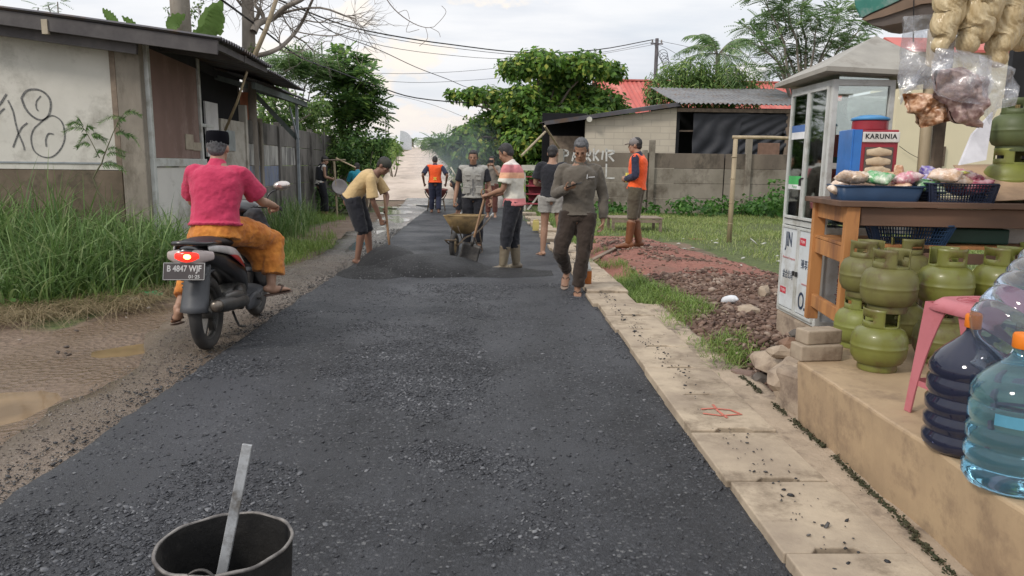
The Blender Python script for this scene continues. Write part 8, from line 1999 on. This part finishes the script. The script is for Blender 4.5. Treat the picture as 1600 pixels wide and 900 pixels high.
# folded things on the lower shelf
b = MB(); b.box(TP(1.05, .4, -.17), (.50, .3, .16), rot=rad(-8)); tag(b.build('white_sack', M('sack_white', (.58, .54, .50), (.46, .42, .38), scale=8, bump=.5), bev=.04, disp=(.12, .07)), 'crumpled white sack on the shelf under the table', 'sack')
b = MB(); b.box(TP(.80, .28, -.20), (.34, .26, .09), rot=rad(-14)); tag(b.build('green_box', M('dark_green_plastic', (.02, .06, .04), rough=.5), bev=.01), 'flat dark green box beside the basket on the shelf', 'box')

# ---- tar bucket in the foreground
zc_ = 1150 * .35 / 202; O_ = V((0, 0, CAM_H)) + _F * zc_ + _R * ((351 - 800) / FPX * zc_) + _U * ((450 - 848) / FPX * zc_); BH = O_.z - .035
bk = empty('tar_bucket', (O_.x, O_.y, .035), label='battered black tar bucket with a pale worn rim in the foreground', cat='bucket')
tar = M('tar_black', (.007, .0065, .0065), (.014, .013, .012), rough=.7, scale=7, bump=.5, bscale=20, grime=(.04, .036, .032), gscale=5, bdist=.01); rimm = M('worn_rim', (.26, .24, .22), (.10, .09, .085), rough=.5, scale=22, bump=.3, metal=.3)
wob = lambda z, a: 1 + .018 * math.sin(2 * a + .5) + .010 * math.sin(5 * a) + .004 * math.sin(11 * a)
b = MB(); b.lathe([(.150, 0), (.156, .01), (.163, BH * .45), (.167, BH * .47), (.163, BH * .49), (.172, BH - .01), (.172, BH), (.166, BH), (.158, BH * .5), (.150, .012), (.01, .010)], 72, fn=wob, close=False); b.build('body', tar, bk, smooth=True, angle=rad(50))
b = MB(); P = [V((.1715 * wob(0, 2 * PI * k / 90) * math.cos(2 * PI * k / 90), .1715 * wob(0, 2 * PI * k / 90) * math.sin(2 * PI * k / 90), BH + .002 * math.sin(k * .7))) for k in range(91)]; b.tube(P, .0052, 7, 1, None); b.build('rim', rimm, bk, smooth=True)
b = MB(); b.lathe([(.155, .10), (.01, .105)], 40, fn=wob, close=False); b.build('tar', M('wet_tar', (.008, .008, .008), rough=.25, bump=.2, bscale=8), bk, smooth=True)
b = MB(); P = [V((.045 * math.cos(rad(a)) + .0, -.182 + .02 * math.sin(rad(a)), BH - .03 + .045 * math.sin(rad(a)))) for a in range(0, 181, 12)]; b.tube(P, .004, 6, 1, None); b.build('handle', steel_blk, bk, smooth=True)
A = W(387, 694, O_.y + .05); B_ = W(350, 880, O_.y - .02); d = (B_ - A).normalized(); b = MB(); b.beam(A, B_ + d * .16, .027, .012, up=(0, 1, .3)); tag(b.build('flat_bar', M('galvanised', (.40, .41, .42), (.29, .30, .31), rough=.45, scale=10, metal=.3, bump=.1, grime=(.12, .11, .10), gscale=9), bev=.002), 'flat grey metal bar standing in the tar bucket', 'metal bar')

# ---- small things along the road
jc = G(837, 365); b = MB(); b.box((0, 0, .11), (.13, .09, .20)); b.tube([(-.03, 0, .21), (-.03, 0, .24)], .02, 8); b.tube([(0, 0, .21), (.02, 0, .245), (.05, 0, .21)], .01, 6, 2); o = b.build('jerrycan', M('can_yellow', (.50, .42, .14), (.40, .33, .12), rough=.6), bev=.015); o.location = (jc.x, jc.y, .05); tag(o, 'small yellow jerrycan on the slabs left of the man in grey shorts', 'jerrycan')
q = G(919, 446, .075); bt = empty('drink_bottle', (q.x, q.y + .04, .077), label='orange tea bottle with a pale top on the slab behind the walking man', cat='bottle')
b = MB(); b.lathe([(.03, 0), (.042, .006), (.042, .14), (.040, .16)], 18); b.build('body', M('tea_orange', (.42, .13, .03), rough=.25, bump=0), bt, smooth=True, angle=rad(50)); b = MB(); b.lathe([(.040, .16), (.036, .19), (.016, .225), (.014, .26), (.005, .262)], 18); b.build('neck', M('pale_plastic', (.55, .56, .54), rough=.3, bump=0), bt, smooth=True)
q = G(1143, 476, .12); b = MB(); b.loft([(-.09, 0, .045), (.0, 0, .05), (.05, 0, .045), (.075, 0, .04)], [.036, .040, .034, .015], (0, 1, 0), 16, 3); o = b.build('white_cup', M('white_plastic', (.72, .74, .78), rough=.35, bump=0), smooth=True); o.location = (q.x, q.y, mound_z(q.x, q.y) + .0); o.rotation_euler = (0, -.25, rad(-60)); tag(o, 'white plastic bottle lying on the rubble near the cabinet', 'bottle')
pa, pb = G(925, 397, .10), G(986, 382, .15); b = MB(); b.beam(pa + V((0, 0, mound_z(pa.x, pa.y) - .06)), pb + V((0, 0, mound_z(pb.x, pb.y) - .08)), .07, .025); tag(b.build('plank', wood_old, bev=.004), 'old plank lying across the mound at the feet of the man in orange', 'plank')
lp = []
for _ in range(46): x = random.uniform(2.6, 6.5); y = random.uniform(8.5, 14.5); lp.append((x, y, .03))
for px, py in ((1040, 388), (1055, 395), (1075, 400), (1100, 408), (1112, 415), (1140, 418), (1158, 420), (1082, 392), (1178, 382), (1120, 378)): q = G(px, py); lp.append((q.x, q.y, .05))
tag(stones('litter', lp, RNG.uniform(.015, .07, len(lp)), leaf_mat('litter_mat', (.42, .42, .38), (.60, .60, .56), (.30, .33, .25), transl=0, rough=.6), flat=.35), 'white scraps of litter scattered on the yard grass', 'litter', kind='stuff')
lp = [];
for _ in range(60): x = random.uniform(-4.2, -2.95); lp.append((x, random.uniform(3.6, 9.0), .015))
tag(stones('mud_debris', lp, RNG.uniform(.006, .03, len(lp)), leaf_mat('debris_mat', (.06, .045, .035), (.20, .15, .11), (.45, .42, .38), transl=0), flat=.5), 'small stones and scraps on the muddy verge', 'debris', kind='stuff')
q = G(238, 466); b = MB(); b.ball((0, 0, .02), (.11, .06, .03), 14); o = b.build('green_wrapper', M('wrapper_green', (.12, .55, .22), rough=.35, bump=.4), smooth=True, disp=(.05, .05)); o.location = (q.x, q.y, .02); tag(o, 'crumpled bright green plastic wrapper at the edge of the tall grass', 'wrapper')
q = G(208, 473); b = MB(); b.ball((0, 0, .015), (.10, .05, .02), 14); o = b.build('white_wrapper', M('wrapper_white', (.5, .48, .44), rough=.5, bump=.3), smooth=True, disp=(.05, .04)); o.location = (q.x, q.y, .02); tag(o, 'crumpled whitish wrapper left of the bright green one', 'wrapper')
# rack with red shelves beyond the striped polo man
q = G(818, 331); rk = empty('display_rack', (q.x, q.y, 0), label='rickety rack with red shelves under a pale board beside the almond tree', cat='rack')
def rp(px, py, dy=0): w_ = W(px, py, q.y + dy); return w_ - rk.location
pw = M('pale_post', (.55, .52, .46), rough=.8); rd = M('red_shelf', (.34, .05, .07), rough=.6)
b = MB(); b.beam(rp(815, 262), rp(872, 262), .25, .16, up=(0, 0, 1)); b.build('top_board', pw, rk)
for x_ in (820, 868): b = MB(); b.beam(rp(x_, 268), rp(x_, 332), .05, .05); b.build('post', pw, rk)
b = MB(); b.beam(rp(824, 328), rp(842, 305), .04, .05); b.build('brace', pw, rk)
for z_ in (276, 290, 303, 318): b = MB(); b.beam(rp(822, z_, .15), rp(868, z_, .15), .35, .035 if z_ != 290 else .05); b.build('shelf', rd, rk)
b = MB(); b.box(rp(845, 297, .35), (.75, .04, .65)); b.build('back', M('red_back', (.22, .035, .055), rough=.7), rk)
o = film_bag('lime green bag hanging on the post of the red rack', [(807, 277), (818, 276), (821, 300), (808, 301)], q.y - .1, .12, M('lime_cloth', (.42, .62, .06), rough=.7), 3, 'green_bag')
w_ = G(776, 326); b = MB(); b.loft([(0, 0, 0), (0, 0, .3), (.02, 0, .55)], [(.22, .16), (.24, .17), (.08, .08)], (1, 0, 0), 16, 3); o = b.build('sack', M('sack_white', (.58, .54, .50)), smooth=True, disp=(.15, .06)); o.location = (w_.x, w_.y, .0); tag(o, 'white sack standing at the road edge behind the striped polo man', 'sack')
# ---- drifting smoke above the far road
sv = bpy.data.materials.new('smoke_mat'); sv.use_nodes = True; ns = sv.node_tree.nodes; ls = sv.node_tree.links; ns.clear(); o = ns.new('ShaderNodeOutputMaterial'); pv = ns.new('ShaderNodeVolumePrincipled')
tt = ns.new('ShaderNodeTexCoord'); nz = node(ns, ls, 'ShaderNodeTexNoise', {'Vector': tt.outputs['Object'], 'Scale': .5, 'Detail': 3}); ln_ = node(ns, ls, 'ShaderNodeVectorMath', {0: tt.outputs['Object']}, operation='LENGTH')
fall = node(ns, ls, 'ShaderNodeMapRange', {0: ln_.outputs['Value'], 1: .25, 2: 1.0, 3: 1.0, 4: 0.}); mu = node(ns, ls, 'ShaderNodeMath', {0: fall.outputs[0], 1: ramp(ns, ls, nz.outputs['Fac'], [(.35, 0.), (.65, 1.)])}, operation='MULTIPLY'); m2_ = node(ns, ls, 'ShaderNodeMath', {0: mu.outputs[0], 1: .42}, operation='MULTIPLY')
ls.new(m2_.outputs[0], pv.inputs['Density']); pv.inputs['Color'].default_value = (.75, .85, .95, 1); pv.inputs['Anisotropy'].default_value = .2; ls.new(pv.outputs[0], o.inputs['Volume'])
b = MB(); b.ball((0, 0, 0), 1.0, 20); sm = b.build('smoke', sv); c_ = W(722, 245, 27.5); sm.location = c_; sm.scale = (2.1, 1.6, 1.5); tag(sm, 'thin bluish smoke drifting by the feathery tree', 'smoke', kind='stuff')
